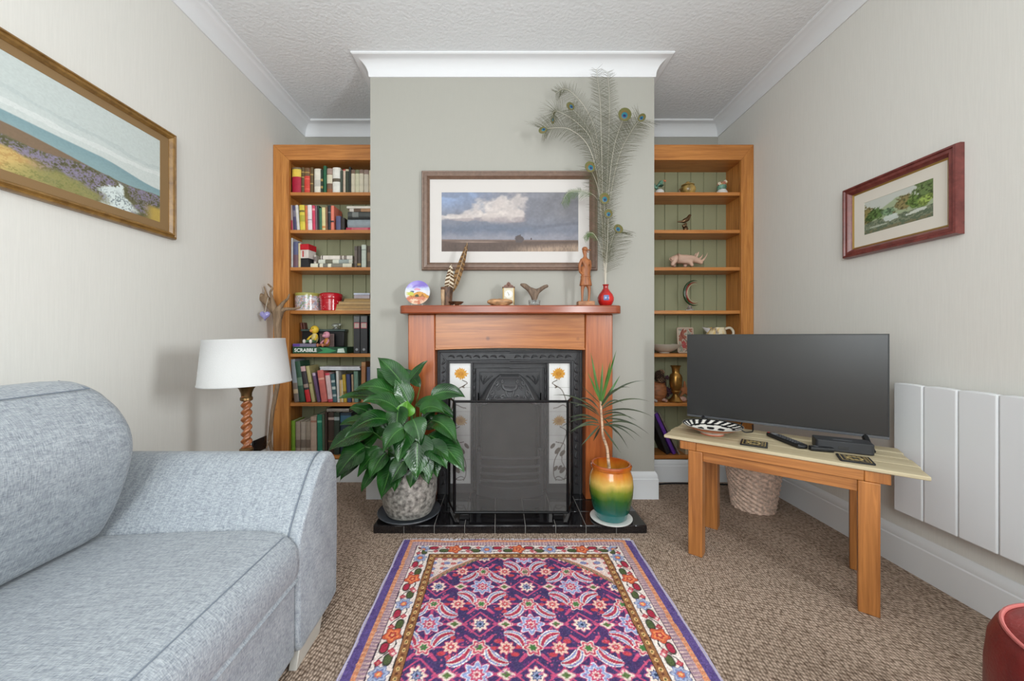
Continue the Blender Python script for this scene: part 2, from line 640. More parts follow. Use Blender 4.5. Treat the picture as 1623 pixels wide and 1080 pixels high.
# ------------------------------------------------------------------ fireplace surround, insert, hearth
WM = wood('mantel_wood_dark', (118, 50, 24), (160, 78, 40), (0.6, 12, 12), 5, 0.32, 0.35)
WF = wood('mantel_wood_light', (146, 80, 32), (194, 124, 62), (0.6, 12, 12), 5, 0.32, 0.3)
WP = wood('pilaster_wood', (144, 70, 32), (188, 106, 54), (12, 12, 0.6), 5, 0.32, 0.35)
t = thing('fireplace_surround', 'pine fireplace surround with mantel shelf on the grey chimney breast', 'fireplace', (0.066, CB, 0))
HZ = 0.042
MB().box(-0.609, -0.449, -0.12, -0.001, HZ, 1.148).build('pilaster', WP, t, bevel=0.006)
MB().box(0.450, 0.612, -0.12, -0.001, HZ, 1.148).build('pilaster', WP, t, bevel=0.006)
arch = [(-0.449, 0.936)] + [(-0.449 + 0.899 * k / 12, 0.936 + 0.012 * math.sin(PI * k / 12)) for k in range(1, 12)] + [(0.45, 0.936)]
MB().prism(arch + [(0.45, 1.148), (-0.449, 1.148)], 'y', -0.105, -0.001).build('frieze', WF, t, bevel=0.003)
MB().prism([(-0.449 + 0.899 * k / 12, 0.934 + 0.012 * math.sin(PI * k / 12)) for k in range(13)] + [(-0.449 + 0.899 * k / 12, 0.946 + 0.012 * math.sin(PI * k / 12)) for k in range(12, -1, -1)], 'y', -0.113, -0.1).build('moulding', WF, t, bevel=0.002)
sh = [(-0.645, 0), (-0.645, -0.165), (-0.632, -0.195), (-0.60, -0.21), (0.60, -0.21), (0.632, -0.195), (0.645, -0.165), (0.645, 0)]
MB().prism(sh, 'z', 1.148, 1.195).build('mantel_shelf', WM, t, bevel=0.006)

M_IRON = pm('black_cast_iron', (60, 60, 62), 0.40, 0.25, 0.5, noise=(30, 0.08, (1, 1, 1)))
M_SOOT = pm('sooty_firebrick', (84, 81, 78), 0.9, noise=(5, 0.15, (1, 1, 1)))
INX, INY = 0.0665, 2.395
ins = thing('fireplace_insert', 'black cast iron fireplace insert with flower tile panels', 'fireplace insert', (INX, INY, 0))
a = 0.447
b = MB()
b.prism([(-a, HZ), (-a + 0.074, HZ), (-a + 0.074, 0.852), (-a, 0.932)], 'y', -0.035, -0.002)
b.prism([(a - 0.074, HZ), (a, HZ), (a, 0.932), (a - 0.074, 0.852)], 'y', -0.035, -0.002)
b.prism([(-a, 0.932), (-a + 0.074, 0.852), (a - 0.074, 0.852), (a, 0.932)], 'y', -0.035, -0.002)
for s in (-1, 1):   # raised beads on the border
    b.tube([(s * (a - 0.012), -0.035, HZ), (s * (a - 0.012), -0.035, 0.918), (0, -0.035, 0.918)], 0.007, 6)
    b.tube([(s * (a - 0.062), -0.035, HZ), (s * (a - 0.062), -0.035, 0.866), (0, -0.035, 0.866)], 0.008, 6)
    for k in range(15):  # leaf relief
        z = 0.10 + k * 0.053
        b.tube(bez((s * (a - 0.027), -0.034, z), (s * (a - 0.055), -0.044, z + 0.012), (s * (a - 0.035), -0.034, z + 0.04), 5), [0.003, 0.006, 0.007, 0.006, 0.004, 0.002], 6)
    for k in range(7):
        x = 0.03 + k * 0.052
        b.tube(bez((s * x, -0.034, 0.882), (s * (x + 0.012), -0.044, 0.908), (s * (x + 0.04), -0.034, 0.888), 5), [0.003, 0.006, 0.007, 0.006, 0.004, 0.002], 6)
b.build('outer_frame', M_IRON, ins, bevel=0.002)


def tile_paint(flip):
    def f(u, v):
        if flip:
            u = 1 - u
        x, z = u * 0.136, v * 0.75
        p = Paint(u.shape, (232, 231, 229))
        p.put((np.abs(((z + 0.075 * 0) % 0.15) - 0.0) < 0.0012) | (np.abs((z % 0.15) - 0.15) < 0.0012), (190, 188, 184))

        def stroke(pts, w, col, a=1.0):
            d = np.full(u.shape, 9.0)
            q = smooth_path([(k[0], k[1], 0) for k in pts], 5)
            for i in range(len(q) - 1):
                A, B = q[i], q[i + 1]
                dx, dz = B.x - A.x, B.y - A.y
                l2 = dx * dx + dz * dz + 1e-12
                tt = np.clip(((x - A.x) * dx + (z - A.y) * dz) / l2, 0, 1)
                d = np.minimum(d, np.hypot(x - A.x - tt * dx, z - A.y - tt * dz))
            p.put(a * (1 - ss(w * 0.6, w * 1.2, d)), col)

        def flower(cx, cz, r, cols):
            an = np.arctan2(z - cz, x - cx)
            d = np.hypot((x - cx) * 0.9, (z - cz) * 1.15)
            n = fbm(x * 120, z * 120, 5)
            e = r * (0.82 + 0.10 * np.sin(an * 15 + 1) + 0.55 * (n - 0.5))
            p.put(1 - ss(e * 0.92, e * 1.05, d), cols[0])
            p.put((1 - ss(e * 0.75, e * 0.95, d)) * (0.5 + 0.5 * np.sin(an * 14 + d * 260)) * 0.7, cols[1])
            p.put((1 - ss(r * 0.2, r * 0.5, d)) * n, cols[2])
        st = (92, 80, 70)
        stroke([(0.078, 0.645), (0.108, 0.628), (0.088, 0.612), (0.05, 0.585), (0.026, 0.53), (0.012, 0.46)], 0.0026, st)
        stroke([(0.092, 0.612), (0.080, 0.603), (0.090, 0.598)], 0.0035, st)
        stroke([(0.012, 0.47), (0.04, 0.49), (0.075, 0.475), (0.10, 0.47)], 0.003, st, 0.7)
        flower(0.068, 0.685, 0.043, [(208, 142, 40), (232, 180, 84), (176, 104, 24)])
        flower(0.066, 0.392, 0.040, [(196, 150, 84), (222, 190, 130), (160, 110, 50)])
        stroke([(0.06, 0.355), (0.022, 0.33), (0.03, 0.28), (0.062, 0.21), (0.095, 0.14), (0.10, 0.06), (0.085, 0.02)], 0.0026, st)
        stroke([(0.035, 0.02), (0.02, 0.08), (0.05, 0.15), (0.03, 0.24), (0.085, 0.26)], 0.0022, st)
        for cx, cz, r in ((0.075, 0.205, 0.017), (0.045, 0.19, 0.016), (0.105, 0.235, 0.014), (0.045, 0.085, 0.017), (0.088, 0.095, 0.014), (0.06, 0.10, 0.012)):
            d = np.hypot((x - cx) * 1.0 + (z - cz) * 0.5, (z - cz) * 0.75)
            p.put(1 - ss(r * 0.8, r, d), (112, 100, 88))
        stroke([(0.02, 0.035), (0.055, 0.022), (0.09, 0.03), (0.07, 0.045), (0.04, 0.03)], 0.0025, st)
        return p.a
    return f


M_TILE = attr_mat('glazed_tile', 0.15, 0.5, 0.3)
for s in (-1, 1):
    x = -a + 0.074 if s < 0 else a - 0.074 - 0.136
    MB().box(x - 0.004, x + 0.14, -0.012, -0.0, HZ, 0.86).build('panel_backing', M_IRON, ins)
    painted('tile_panel', 0.136, 0.75, 56, 280, tile_paint(s > 0), M_TILE, ins, (x, -0.0135, 0.098), (PI / 2, 0, 0))['label'] = 'white tile panel with orange flowers'
# centre plate with the arched hood
hw = 0.237
b = MB()
YP = 0.02
b.box(-hw, hw, YP, YP + 0.012, 0.60, 0.86)
b.box(-hw, -0.185, YP, YP + 0.012, HZ, 0.60).box(0.185, hw, YP, YP + 0.012, HZ, 0.60)
for s in (-1, 1):
    b.box(s * hw - 0.006, s * hw + 0.006, -0.022, YP, HZ, 0.852)
    b.tube([(s * 0.215, YP, HZ), (s * 0.215, YP, 0.815), (0, YP, 0.815)], 0.005, 6)
    b.tube([(s * 0.19, YP, 0.62), (s * 0.19, YP, 0.79), (0, YP, 0.79)], 0.0035, 6)
    for k in range(14):
        b.ball((s * (hw - 0.014), -0.004, 0.12 + k * 0.052), (0.006, 0.006, 0.018), 6, 5)
    for k in range(3):  # honeysuckle sprig beside the hood
        b.tube(bez((s * 0.165, YP, 0.715), (s * (0.13 + 0.03 * k), YP - 0.012, 0.76), (s * (0.108 + 0.035 * k), YP - 0.004, 0.768), 5), 0.0045, 6)
b.build('centre_plate', M_IRON, ins, bevel=0.0015)


def hood_pt(u, w):
    """u -1..1 across, w 0 (top) .. 1 (lip)"""
    e = w ** 0.72
    half = 0.075 + 0.125 * e
    pr = 0.018 + 0.105 * w ** 0.8
    t = u * PI / 2
    x = half * math.copysign(abs(math.sin(t)) ** 0.8, t)
    z = 0.768 - 0.165 * w
    lip = 0.035 * max(0, 1 - (u / 0.5) ** 2) * max(0, (w - 0.75) / 0.25)
    return Vector((x, YP - pr * max(math.cos(t), 0) ** 0.55, z + lip))


b = MB()
n = 28
b.loft([[tuple(hood_pt(-1 + 2 * i / n, w / 8)) for i in range(n + 1)] for w in range(9)], caps=False, closed=False)
b.loft([[tuple(hood_pt(-1 + 2 * i / n, 1) + Vector((0, 0.012 * q, 0.0 - 0.006 * q))) for i in range(n + 1)] for q in (0, 1, 2)], caps=False, closed=False)
b.loft([[tuple(hood_pt(-1 + 2 * i / n, 0)) for i in range(n + 1)], [(0.06 * (-1 + 2 * i / n), YP, 0.778) for i in range(n + 1)]], caps=False, closed=False)
hd = b.build('hood', pm('hood_iron', (74, 74, 76), 0.4, 0.25), ins)
b = MB()


def onhood(pts, r):
    b.tube([hood_pt(u, w) + Vector((0, -0.003, 0)) for u, w in pts], [q * 1.5 for q in r] if isinstance(r, list) else r * 1.5, 6)


for s in (-1, 1):
    onhood([(s * 0.52, k / 10) for k in range(0, 11)], 0.004)
    onhood([(s * 0.05 * k, 0.06) for k in range(0, 11)], 0.003)
    onhood([(s * 0.05 * k, 0.97) for k in range(0, 11)], 0.0045)
    for cx, cz, r0, ph in ((0.40, 0.25, 0.07, 0), (0.42, 0.62, 0.085, 2), (0.26, 0.42, 0.06, 4), (0.28, 0.75, 0.06, 1), (0.12, 0.72, 0.05, 3), (0.2, 0.2, 0.05, 5), (0.44, 0.85, 0.05, 2.5)):
        pts = []
        for k in range(13):
            q = k / 12
            an = ph + q * 7
            rr = r0 * (1 - 0.75 * q)
            pts.append((s * (cx + rr * math.cos(an)), min(0.95, max(0.08, cz + rr * 1.5 * math.sin(an)))))
        onhood(pts, [0.0035 - 0.0012 * k / 12 for k in range(13)])
    onhood([(s * 0.16, 0.32), (s * 0.13, 0.42), (s * 0.07, 0.49), (0, 0.51)], 0.006)
    onhood([(s * 0.16, 0.32), (s * 0.08, 0.35), (0, 0.36)], 0.005)
    onhood([(s * 0.07, 0.49), (s * 0.05, 0.62), (s * 0.02, 0.72)], 0.004)
b.build('relief', pm('worn_iron', (92, 92, 94), 0.32, 0.3), hd)
b = MB()
b.box(-0.19, 0.19, 0.30, 0.31, HZ, 0.66).box(-0.2, -0.187, 0.02, 0.31, HZ, 0.66).box(0.187, 0.2, 0.02, 0.31, HZ, 0.66).box(-0.19, 0.19, 0.032, 0.31, 0.65, 0.66).box(-0.19, 0.19, 0.0, 0.31, HZ, HZ + 0.06)
b.build('firebox', M_SOOT, ins, smooth=0)
for z in (0.275, 0.222, 0.178, 0.135):
    MB().tube([(-0.19, 0.01, z), (-0.185, -0.04, z), (-0.16, -0.065, z), (0, -0.078, z), (0.16, -0.065, z), (0.185, -0.04, z), (0.19, 0.01, z)], 0.0085, 8).build('grate_bar', pm('worn_iron', (92, 92, 94), 0.32, 0.3), ins)
b = MB()
for s in (-1, 1):
    b.box(s * 0.19 - 0.014, s * 0.19 + 0.014, -0.05, 0.0, HZ, 0.31)
    b.ball((s * 0.19, -0.025, 0.315), 0.016, 10, 6)
b.loft([[(x, -0.05 - 0.06 * math.cos(PI * x / 0.42), z) for x in [-0.19 + 0.38 * i / 12 for i in range(13)]] for z in (HZ, 0.11)] + [[(x, -0.03, 0.125) for x in [-0.19 + 0.38 * i / 12 for i in range(13)]]], caps=False, closed=False)
b.build('ash_cover', M_IRON, ins, bevel=0.002)

M_BLACKTILE = pm('black_glazed_tile', (22, 20, 22), 0.08, spec=0.6, coat=0.4)
M_GROUT = pm('pale_grout', (176, 172, 166), 0.9)
he = thing('hearth', 'low black tiled hearth under the fireplace', 'hearth', (0.057, 2.185, 0))
MB().box(-0.7025, 0.7025, -0.2125, 0.2145, 0, 0.0395).build('base', M_GROUT, he)
b = MB()
xs = [-0.704 + 0.1565 * k for k in range(9)] + [0.704]
ys = [-0.215, -0.059, 0.097, 0.2148]
for i in range(9):
    for j in range(3):
        b.box(xs[i] + 0.0012, xs[i + 1] - 0.0012, ys[j] + 0.0012, ys[j + 1] - 0.0012, 0.03, HZ)
    b.box(xs[i] + 0.0012, xs[i + 1] - 0.0012, -0.2165, -0.2, 0.001, 0.0395)
for s in (-1, 1):
    for j in range(3):
        b.box(s * 0.7055 - 0.01, s * 0.7055 + 0.0, ys[j] + 0.0012, ys[j + 1] - 0.0012, 0.001, 0.0395) if s > 0 else b.box(-0.7055, -0.695, ys[j] + 0.0012, ys[j + 1] - 0.0012, 0.001, 0.0395)
b.build('tiles', M_BLACKTILE, he, bevel=0.0015)

# fire screen: framed mesh with two short wings
M_STEEL = pm('black_steel', (20, 20, 21), 0.35, 0.6)


def mesh_mat():
    m = bpy.data.materials.new('fine_wire_mesh')
    m.use_nodes = True
    nt = m.node_tree
    L = nt.links.new
    P = nt.nodes['Principled BSDF']
    P.inputs['Base Color'].default_value = lin((96, 94, 92))
    P.inputs['Roughness'].default_value = 0.6
    P.inputs['Metallic'].default_value = 0.2
    tr = nt.nodes.new('ShaderNodeBsdfTransparent')
    mx = nt.nodes.new('ShaderNodeMixShader')
    mx.inputs[0].default_value = 0.48
    L(tr.outputs[0], mx.inputs[1])
    L(P.outputs[0], mx.inputs[2])
    L(mx.outputs[0], nt.nodes['Material Output'].inputs['Surface'])
    return m


M_MESH = mesh_mat()
fs = thing('fire_screen', 'black mesh fire screen standing in front of the grate', 'fire screen', (0.065, 2.05, HZ))


def wire(mb, x0, x1, y0, y1, z0, z1, r=0.007):
    P = [Vector((x0, y0, z0)), Vector((x1, y1, z0)), Vector((x1, y1, z1)), Vector((x0, y0, z1))]
    for i in range(4):
        mb.tube([P[i], P[(i + 1) % 4]], r, 8)
        mb.ball(P[i], r, 8, 6)


b = MB()
wire(b, -0.303, 0.303, 0, 0, 0.03, 0.625)
b.build('frame', M_STEEL, fs)
MB().add([(-0.303, 0, 0.03), (0.303, 0, 0.03), (0.303, 0, 0.625), (-0.303, 0, 0.625)], [(0, 1, 2, 3)]).build('mesh_panel', M_MESH, fs, smooth=0)
for s in (-1, 1):
    b = MB()
    wire(b, s * 0.308, s * 0.348, 0.012, 0.13, 0.03, 0.625, 0.006)
    w = b.build('wing', M_STEEL, fs)
    MB().add([(s * 0.308, 0.012, 0.03), (s * 0.348, 0.13, 0.03), (s * 0.348, 0.13, 0.625), (s * 0.308, 0.012, 0.625)], [(0, 1, 2, 3)]).build('mesh_panel', M_MESH, w, smooth=0)
    MB().box(s * 0.25 - 0.028, s * 0.25 + 0.028, -0.022, 0.022, 0.0, 0.03).build('foot', M_STEEL, fs, bevel=0.004)
    MB().box(s * 0.352 - 0.008, s * 0.352 + 0.008, 0.12, 0.14, 0.0, 0.03).build('foot', M_STEEL, fs, bevel=0.002)

# ------------------------------------------------------------------ sofa


def fabric_mat(name, slub):
    """blue-grey woven upholstery: fine crossing threads with slubs"""
    m = pm(name, (150, 158, 167), 0.9, spec=0.15, sheen=0.15)
    nt = m.node_tree
    L = nt.links.new
    P = nt.nodes['Principled BSDF']
    tc = nt.nodes.new('ShaderNodeTexCoord')
    outs = []
    for st, sc in (((1, 0.22, 1), 380), ((0.22, 1, 0.22), 380), (slub, 170)):
        mp = nt.nodes.new('ShaderNodeMapping')
        mp.inputs['Scale'].default_value = st
        L(tc.outputs['Object'], mp.inputs[0])
        n = nt.nodes.new('ShaderNodeTexNoise')
        n.inputs['Scale'].default_value = sc
        n.inputs['Detail'].default_value = 3
        L(mp.outputs[0], n.inputs['Vector'])
        outs.append(n.outputs['Fac'])
    ad = nt.nodes.new('ShaderNodeMath')
    L(outs[0], ad.inputs[0])
    L(outs[1], ad.inputs[1])
    ad2 = nt.nodes.new('ShaderNodeMath')
    ad2.operation = 'MULTIPLY_ADD'
    L(outs[2], ad2.inputs[0])
    ad2.inputs[1].default_value = 0.6
    L(ad.outputs[0], ad2.inputs[2])
    r = nt.nodes.new('ShaderNodeValToRGB')
    e = r.color_ramp.elements
    e[0].position, e[1].position = 0.36, 0.66
    e[0].color, e[1].color = lin((120, 127, 136)), lin((180, 186, 191))
    sc = nt.nodes.new('ShaderNodeMath')
    sc.operation = 'MULTIPLY'
    sc.inputs[1].default_value = 1 / 2.6
    L(ad2.outputs[0], sc.inputs[0])
    L(sc.outputs[0], r.inputs[0])
    L(r.outputs[0], P.inputs['Base Color'])
    b = nt.nodes.new('ShaderNodeBump')
    b.inputs['Strength'].default_value = 0.5
    b.inputs['Distance'].default_value = 0.002
    L(ad2.outputs[0], b.inputs['Height'])
    L(b.outputs[0], P.inputs['Normal'])
    return m


M_FAB = fabric_mat('blue_grey_weave', (0.12, 1, 1))
M_FABA = fabric_mat('blue_grey_weave_upright', (1, 0.12, 0.12))
M_PIPE = pm('grey_piping_thread', (116, 125, 136), 0.9)
so = thing('sofa', 'blue grey fabric sofa along the cream wall', 'sofa', (-1.0, 0.3, 0))


def S(p):
    return (p[0] + 1.0, p[1] - 0.3, p[2])


def extr(pts, axis, stops, shrink=None, n=6):
    """smooth closed profile carried along axis; shrink(stop index) scales the profile about its middle for rounded ends"""
    q = smooth_path([(a, c, 0) for a, c in pts + [pts[0]]], n)[:-1]
    ca = sum(p.x for p in q) / len(q)
    cc = sum(p.y for p in q) / len(q)
    rings = []
    for k, st in enumerate(stops):
        f = shrink[k] if shrink else 1
        rg = []
        for p in q:
            a, c = ca + (p.x - ca) * f, cc + (p.y - cc) * f
            rg.append(S((st, a, c)) if axis == 'x' else S((a, st, c)))
        rings.append(rg)
    return rings


armp = [(1.425, 0.06), (1.432, 0.25), (1.432, 0.42), (1.425, 0.54), (1.40, 0.592), (1.36, 0.605), (1.325, 0.597), (1.285, 0.568), (1.235, 0.51), (1.19, 0.45), (1.162, 0.40), (1.158, 0.36), (1.158, 0.2), (1.165, 0.06), (1.23, 0.05), (1.36, 0.05)]
MB().loft(extr(armp, 'x', [-1.56, -1.55, -1.2, -0.9, -0.66, -0.648, -0.643], [0.97, 1, 1, 1, 1, 0.995, 0.975])).build('armrest', M_FABA, so, smooth=50)
ap = MB().loft(extr(armp, 'x', [-0.642, -0.638, -0.622, -0.612, -0.606, -0.604], [0.975, 0.997, 1, 0.99, 0.965, 0.93])).build('arm_front_panel', M_FABA, so, smooth=50)
q = smooth_path([(a, c, 0) for a, c in armp + [armp[0]]], 6)
MB().tube([S((-0.642, p.x, p.y)) for p in q], 0.002, 6).build('piping', M_PIPE, ap)
seatp = [(-1.42, 0.30), (-1.42, 0.40), (-1.3, 0.408), (-1.1, 0.418), (-0.9, 0.426), (-0.74, 0.428), (-0.655, 0.42), (-0.612, 0.39), (-0.60, 0.345), (-0.607, 0.295), (-0.64, 0.282), (-1.0, 0.282)]
st = MB().loft(extr(seatp, 'y', [-0.52, -0.51, -0.45, 0.3, 0.9, 1.13, 1.15, 1.157], [0.93, 0.97, 1, 1.0, 1.0, 1, 0.995, 0.975])).build('seat_cushion', M_FAB, so, smooth=60)
MB().tube([S((-0.643, y, 0.4165)) for y in [-0.5 + 1.64 * k / 10 for k in range(11)]], 0.0016, 6).build('piping', M_PIPE, st)
MB().box(0.10, 0.385, -0.82, 0.857, 0.05, 0.279).box(-0.54, 0.1, -0.82, 0.857, 0.05, 0.279).build('base', M_FABA, so, bevel=0.012, seg=3)
backp = [(-1.185, 0.425), (-1.145, 0.50), (-1.108, 0.60), (-1.092, 0.68), (-1.102, 0.745), (-1.138, 0.805), (-1.178, 0.842), (-1.205, 0.862), (-1.26, 0.885), (-1.33, 0.885), (-1.385, 0.86), (-1.41, 0.80), (-1.425, 0.65), (-1.425, 0.50), (-1.40, 0.425), (-1.30, 0.412)]
bk = MB().loft(extr(backp, 'y', [-0.53, -0.525, -0.50, -0.45, 0.3, 0.95, 1.09, 1.13, 1.15, 1.158], [0.80, 0.9, 0.97, 1, 1.01, 1.0, 1.0, 0.985, 0.94, 0.86])).build('back_cushion', M_FABA, so, smooth=60)
MB().tube([S((-1.2, y, 0.864)) for y in [-0.48 + 1.6 * k / 10 for k in range(11)]] + [S((-1.30, 1.128, 0.885))], 0.0016, 6).build('piping', M_PIPE, bk)
MB().prism([(-0.56, 0.05), (-0.43, 0.05), (-0.43, 0.70), (-0.46, 0.80), (-0.52, 0.81), (-0.56, 0.78)], 'y', -0.82, 0.86).build('back_frame', M_FAB, so, bevel=0.02, seg=3)
# the far end arm's twin, behind the camera's left
rg = extr(armp, 'x', [-1.56, -1.55, -0.66, -0.62, -0.606, -0.604], [0.97, 1, 1, 1, 0.965, 0.93])
m_ = [[(p[0], -(p[1] + 0.3) + 0.63 - 0.3, p[2]) for p in r] for r in rg]
MB().loft([list(reversed(r)) for r in m_]).build('armrest', M_FABA, so, smooth=50)
M_FOOT = pm('pale_metal_foot', (206, 203, 196), 0.35, 0.3)
for x0, x1, y0, y1 in ((0.36, 0.385, 0.86, 1.04), (-0.5, -0.475, 0.86, 1.04), (0.36, 0.385, -0.98, -0.82), (-0.5, -0.475, -0.98, -0.82)):
    MB().prism([(y0, 0), (y1 - 0.03, 0), (y1, 0.056), (y0 + 0.02, 0.056)], 'x', x0, x1).build('foot', M_FOOT, so, bevel=0.002)

# ------------------------------------------------------------------ lamp, driftwood, socket
M_TWIST = wood('barley_twist_wood', (112, 60, 32), (172, 106, 62), (10, 10, 2), 6, 0.3, 0.4, False)
M_BRASSD = pm('aged_brass', (120, 92, 58), 0.35, 0.8)
la = thing('lamp', 'lamp with white fabric shade and twisted wooden column behind the sofa arm', 'lamp', (-1.09, 1.65, 0))
b = MB()
rings = []
for k in range(161):
    z = 0.06 + k * (0.70 / 160)
    rr = []
    for i in range(24):
        t = 2 * PI * i / 24
        r = 0.0165 + 0.0055 * math.cos(2 * (t - z * 2 * PI / 0.062))
        if z < 0.1:
            r = 0.02
        rr.append((r * math.cos(t), r * math.sin(t), z))
    rings.append(rr)
b.loft(rings)
b.build('column', M_TWIST, la, smooth=60)
MB().lathe([(0.019, 0.738), (0.024, 0.742), (0.024, 0.752), (0.020, 0.757), (0.021, 0.772), (0.028, 0.79), (0.036, 0.800), (0.036, 0.806), (0.01, 0.81), (0.009, 0.90), (0.0, 0.9)]).build('neck', M_BRASSD, la)
MB().lathe([(0.021, 0.44), (0.026, 0.445), (0.026, 0.47), (0.0225, 0.48), (0.0225, 0.518), (0.0265, 0.523), (0.0265, 0.531), (0.021, 0.537)]).build('collar', M_BRASSD, la)
MB().lathe([(0.0, 0.0), (0.13, 0.0), (0.13, 0.02), (0.10, 0.035), (0.05, 0.045), (0.03, 0.065), (0.02, 0.1), (0, 0.1)]).build('base', M_TWIST, la)
MB().ball((0, 0, 0.925), (0.028, 0.028, 0.036), 16, 10).build('bulb', pm('pearl_glass', (235, 233, 228), 0.3), la)
sh_ = MB()
prof = [(0.172, 0.0), (0.151, 0.19)]
n = 64
ri = [[(r * math.cos(2 * PI * i / n), r * math.sin(2 * PI * i / n), z) for i in range(n)] for r, z in ((0.172, 0.0), (0.174, 0.001), (0.174, 0.006), (0.172, 0.008), (0.152, 0.184), (0.153, 0.186), (0.153, 0.191), (0.150, 0.192), (0.149, 0.186), (0.169, 0.006), (0.172, 0.0))]
sh_.loft(ri, caps=False)
for k in range(3):
    t = 2 * PI * k / 3 + 0.4
    sh_.tube([(0.0, 0, 0.10), (0.148 * math.cos(t), 0.148 * math.sin(t), 0.186)], 0.002, 6)
M_SHADE = pm('white_linen_shade', (196, 195, 194), 0.85, spec=0.2, bump=(300, 0.3, (1, 1, 1)))
sh_.build('lamp_shade', M_SHADE, la, (0, 0, 0.813), (0.0, math.radians(-1.6), 0), smooth=40)

DW = 2.55


def dp(px, py, r, dd=0.0):
    p = W(px, py, DW + dd)
    return (p.x, p.y, p.z, r)


M_DRIFT = wood('driftwood_grey', (98, 76, 56), (164, 138, 110), (10, 10, 1.2), 6, 0.8, 0.0, False)
pts = [dp(433, 774.5, 0.012), dp(432, 717, 0.011), dp(427, 701, 0.012), (*dp(432, 652, 0.013)[:4],), dp(440, 610, 0.016), dp(441, 560, 0.021), dp(440, 520, 0.025), dp(439, 497, 0.028),
       dp(432, 489, 0.027), dp(422, 477, 0.025), dp(410, 467, 0.021), dp(397, 461.5, 0.013, -0.03),
       dp(431, 472, 0.010, -0.02), dp(428, 464, 0.008, -0.03), dp(432, 457, 0.007, -0.02), dp(424, 450, 0.006, -0.02),
       dp(448, 481, 0.012), dp(456, 474, 0.008, -0.02), dp(459, 466, 0.005, -0.02),
       dp(452, 490, 0.012, -0.02), dp(466, 490, 0.009, -0.03), dp(477, 487, 0.005, -0.03),
       dp(427, 699, 0.006, -0.02), dp(422, 711, 0.004, -0.04),
       dp(421, 462, 0.006, -0.01), dp(418, 454, 0.004, -0.01)]
ed = [(0, 1), (1, 2), (2, 3), (3, 4), (4, 5), (5, 6), (6, 7), (7, 8), (8, 9), (9, 10), (10, 11), (8, 12), (12, 13), (13, 14), (14, 15), (7, 16), (16, 17), (17, 18), (7, 19), (19, 20), (20, 21), (2, 22), (22, 23), (9, 24), (24, 25)]
tag(skin('driftwood_branch', pts, ed, M_DRIFT), 'tall grey driftwood branch standing against the bookcase post behind the lamp', 'branch')
hp = W(420, 500, 2.49)
ht = thing('heart_ornament', 'small lilac glass heart hanging from the driftwood branch', 'ornament', hp)
b = MB()
rings = []
for j in range(11):
    y = -0.016 + 0.032 * j / 10
    k = math.sqrt(max(0.02, 1 - (y / 0.0165) ** 2))
    rings.append([(0.0021 * k * 16 * math.sin(t) ** 3, y, 0.0021 * k * (13 * math.cos(t) - 5 * math.cos(2 * t) - 2 * math.cos(3 * t) - math.cos(4 * t))) for t in [2 * PI * i / 32 for i in range(32)]])
b.loft(rings)
b.build('heart', pm('lilac_glass', (146, 140, 190), 0.12, coat=0.5), ht)
MB().tube([(0, 0, 0.012), (0.001, 0.01, 0.06), (0.003, 0.03, 0.12)], 0.0012, 6).ball((0, 0, 0.02), 0.004, 8, 6).build('string', pm('clear_cord', (200, 196, 186), 0.5), ht)

sk = thing('wall_socket', 'black double wall socket on the cream wall behind the lamp', 'socket', (XL, 2.52, 0.30))
MB().box(0.0005, 0.010, -0.073, 0.073, -0.043, 0.043).build('plate', pm('black_plastic', (24, 24, 26), 0.35), sk, bevel=0.003)
for y in (-0.045, 0.045):
    MB().box(0.010, 0.0135, y - 0.008, y + 0.008, 0.016, 0.034).build('switch', pm('black_plastic', (24, 24, 26), 0.35), sk, bevel=0.001)
    b = MB().box(0.0098, 0.0108, y - 0.003, y + 0.003, -0.006, 0.004)
    b.box(0.0098, 0.0108, y - 0.014, y - 0.008, -0.022, -0.018).box(0.0098, 0.0108, y + 0.008, y + 0.014, -0.022, -0.018)
    b.build('pin_hole', pm('dark_slot', (6, 6, 6), 0.8), sk)

# ------------------------------------------------------------------ rug
RGX0, RGY1, RGW, RGL = -0.470, 1.886, 1.122, 1.80


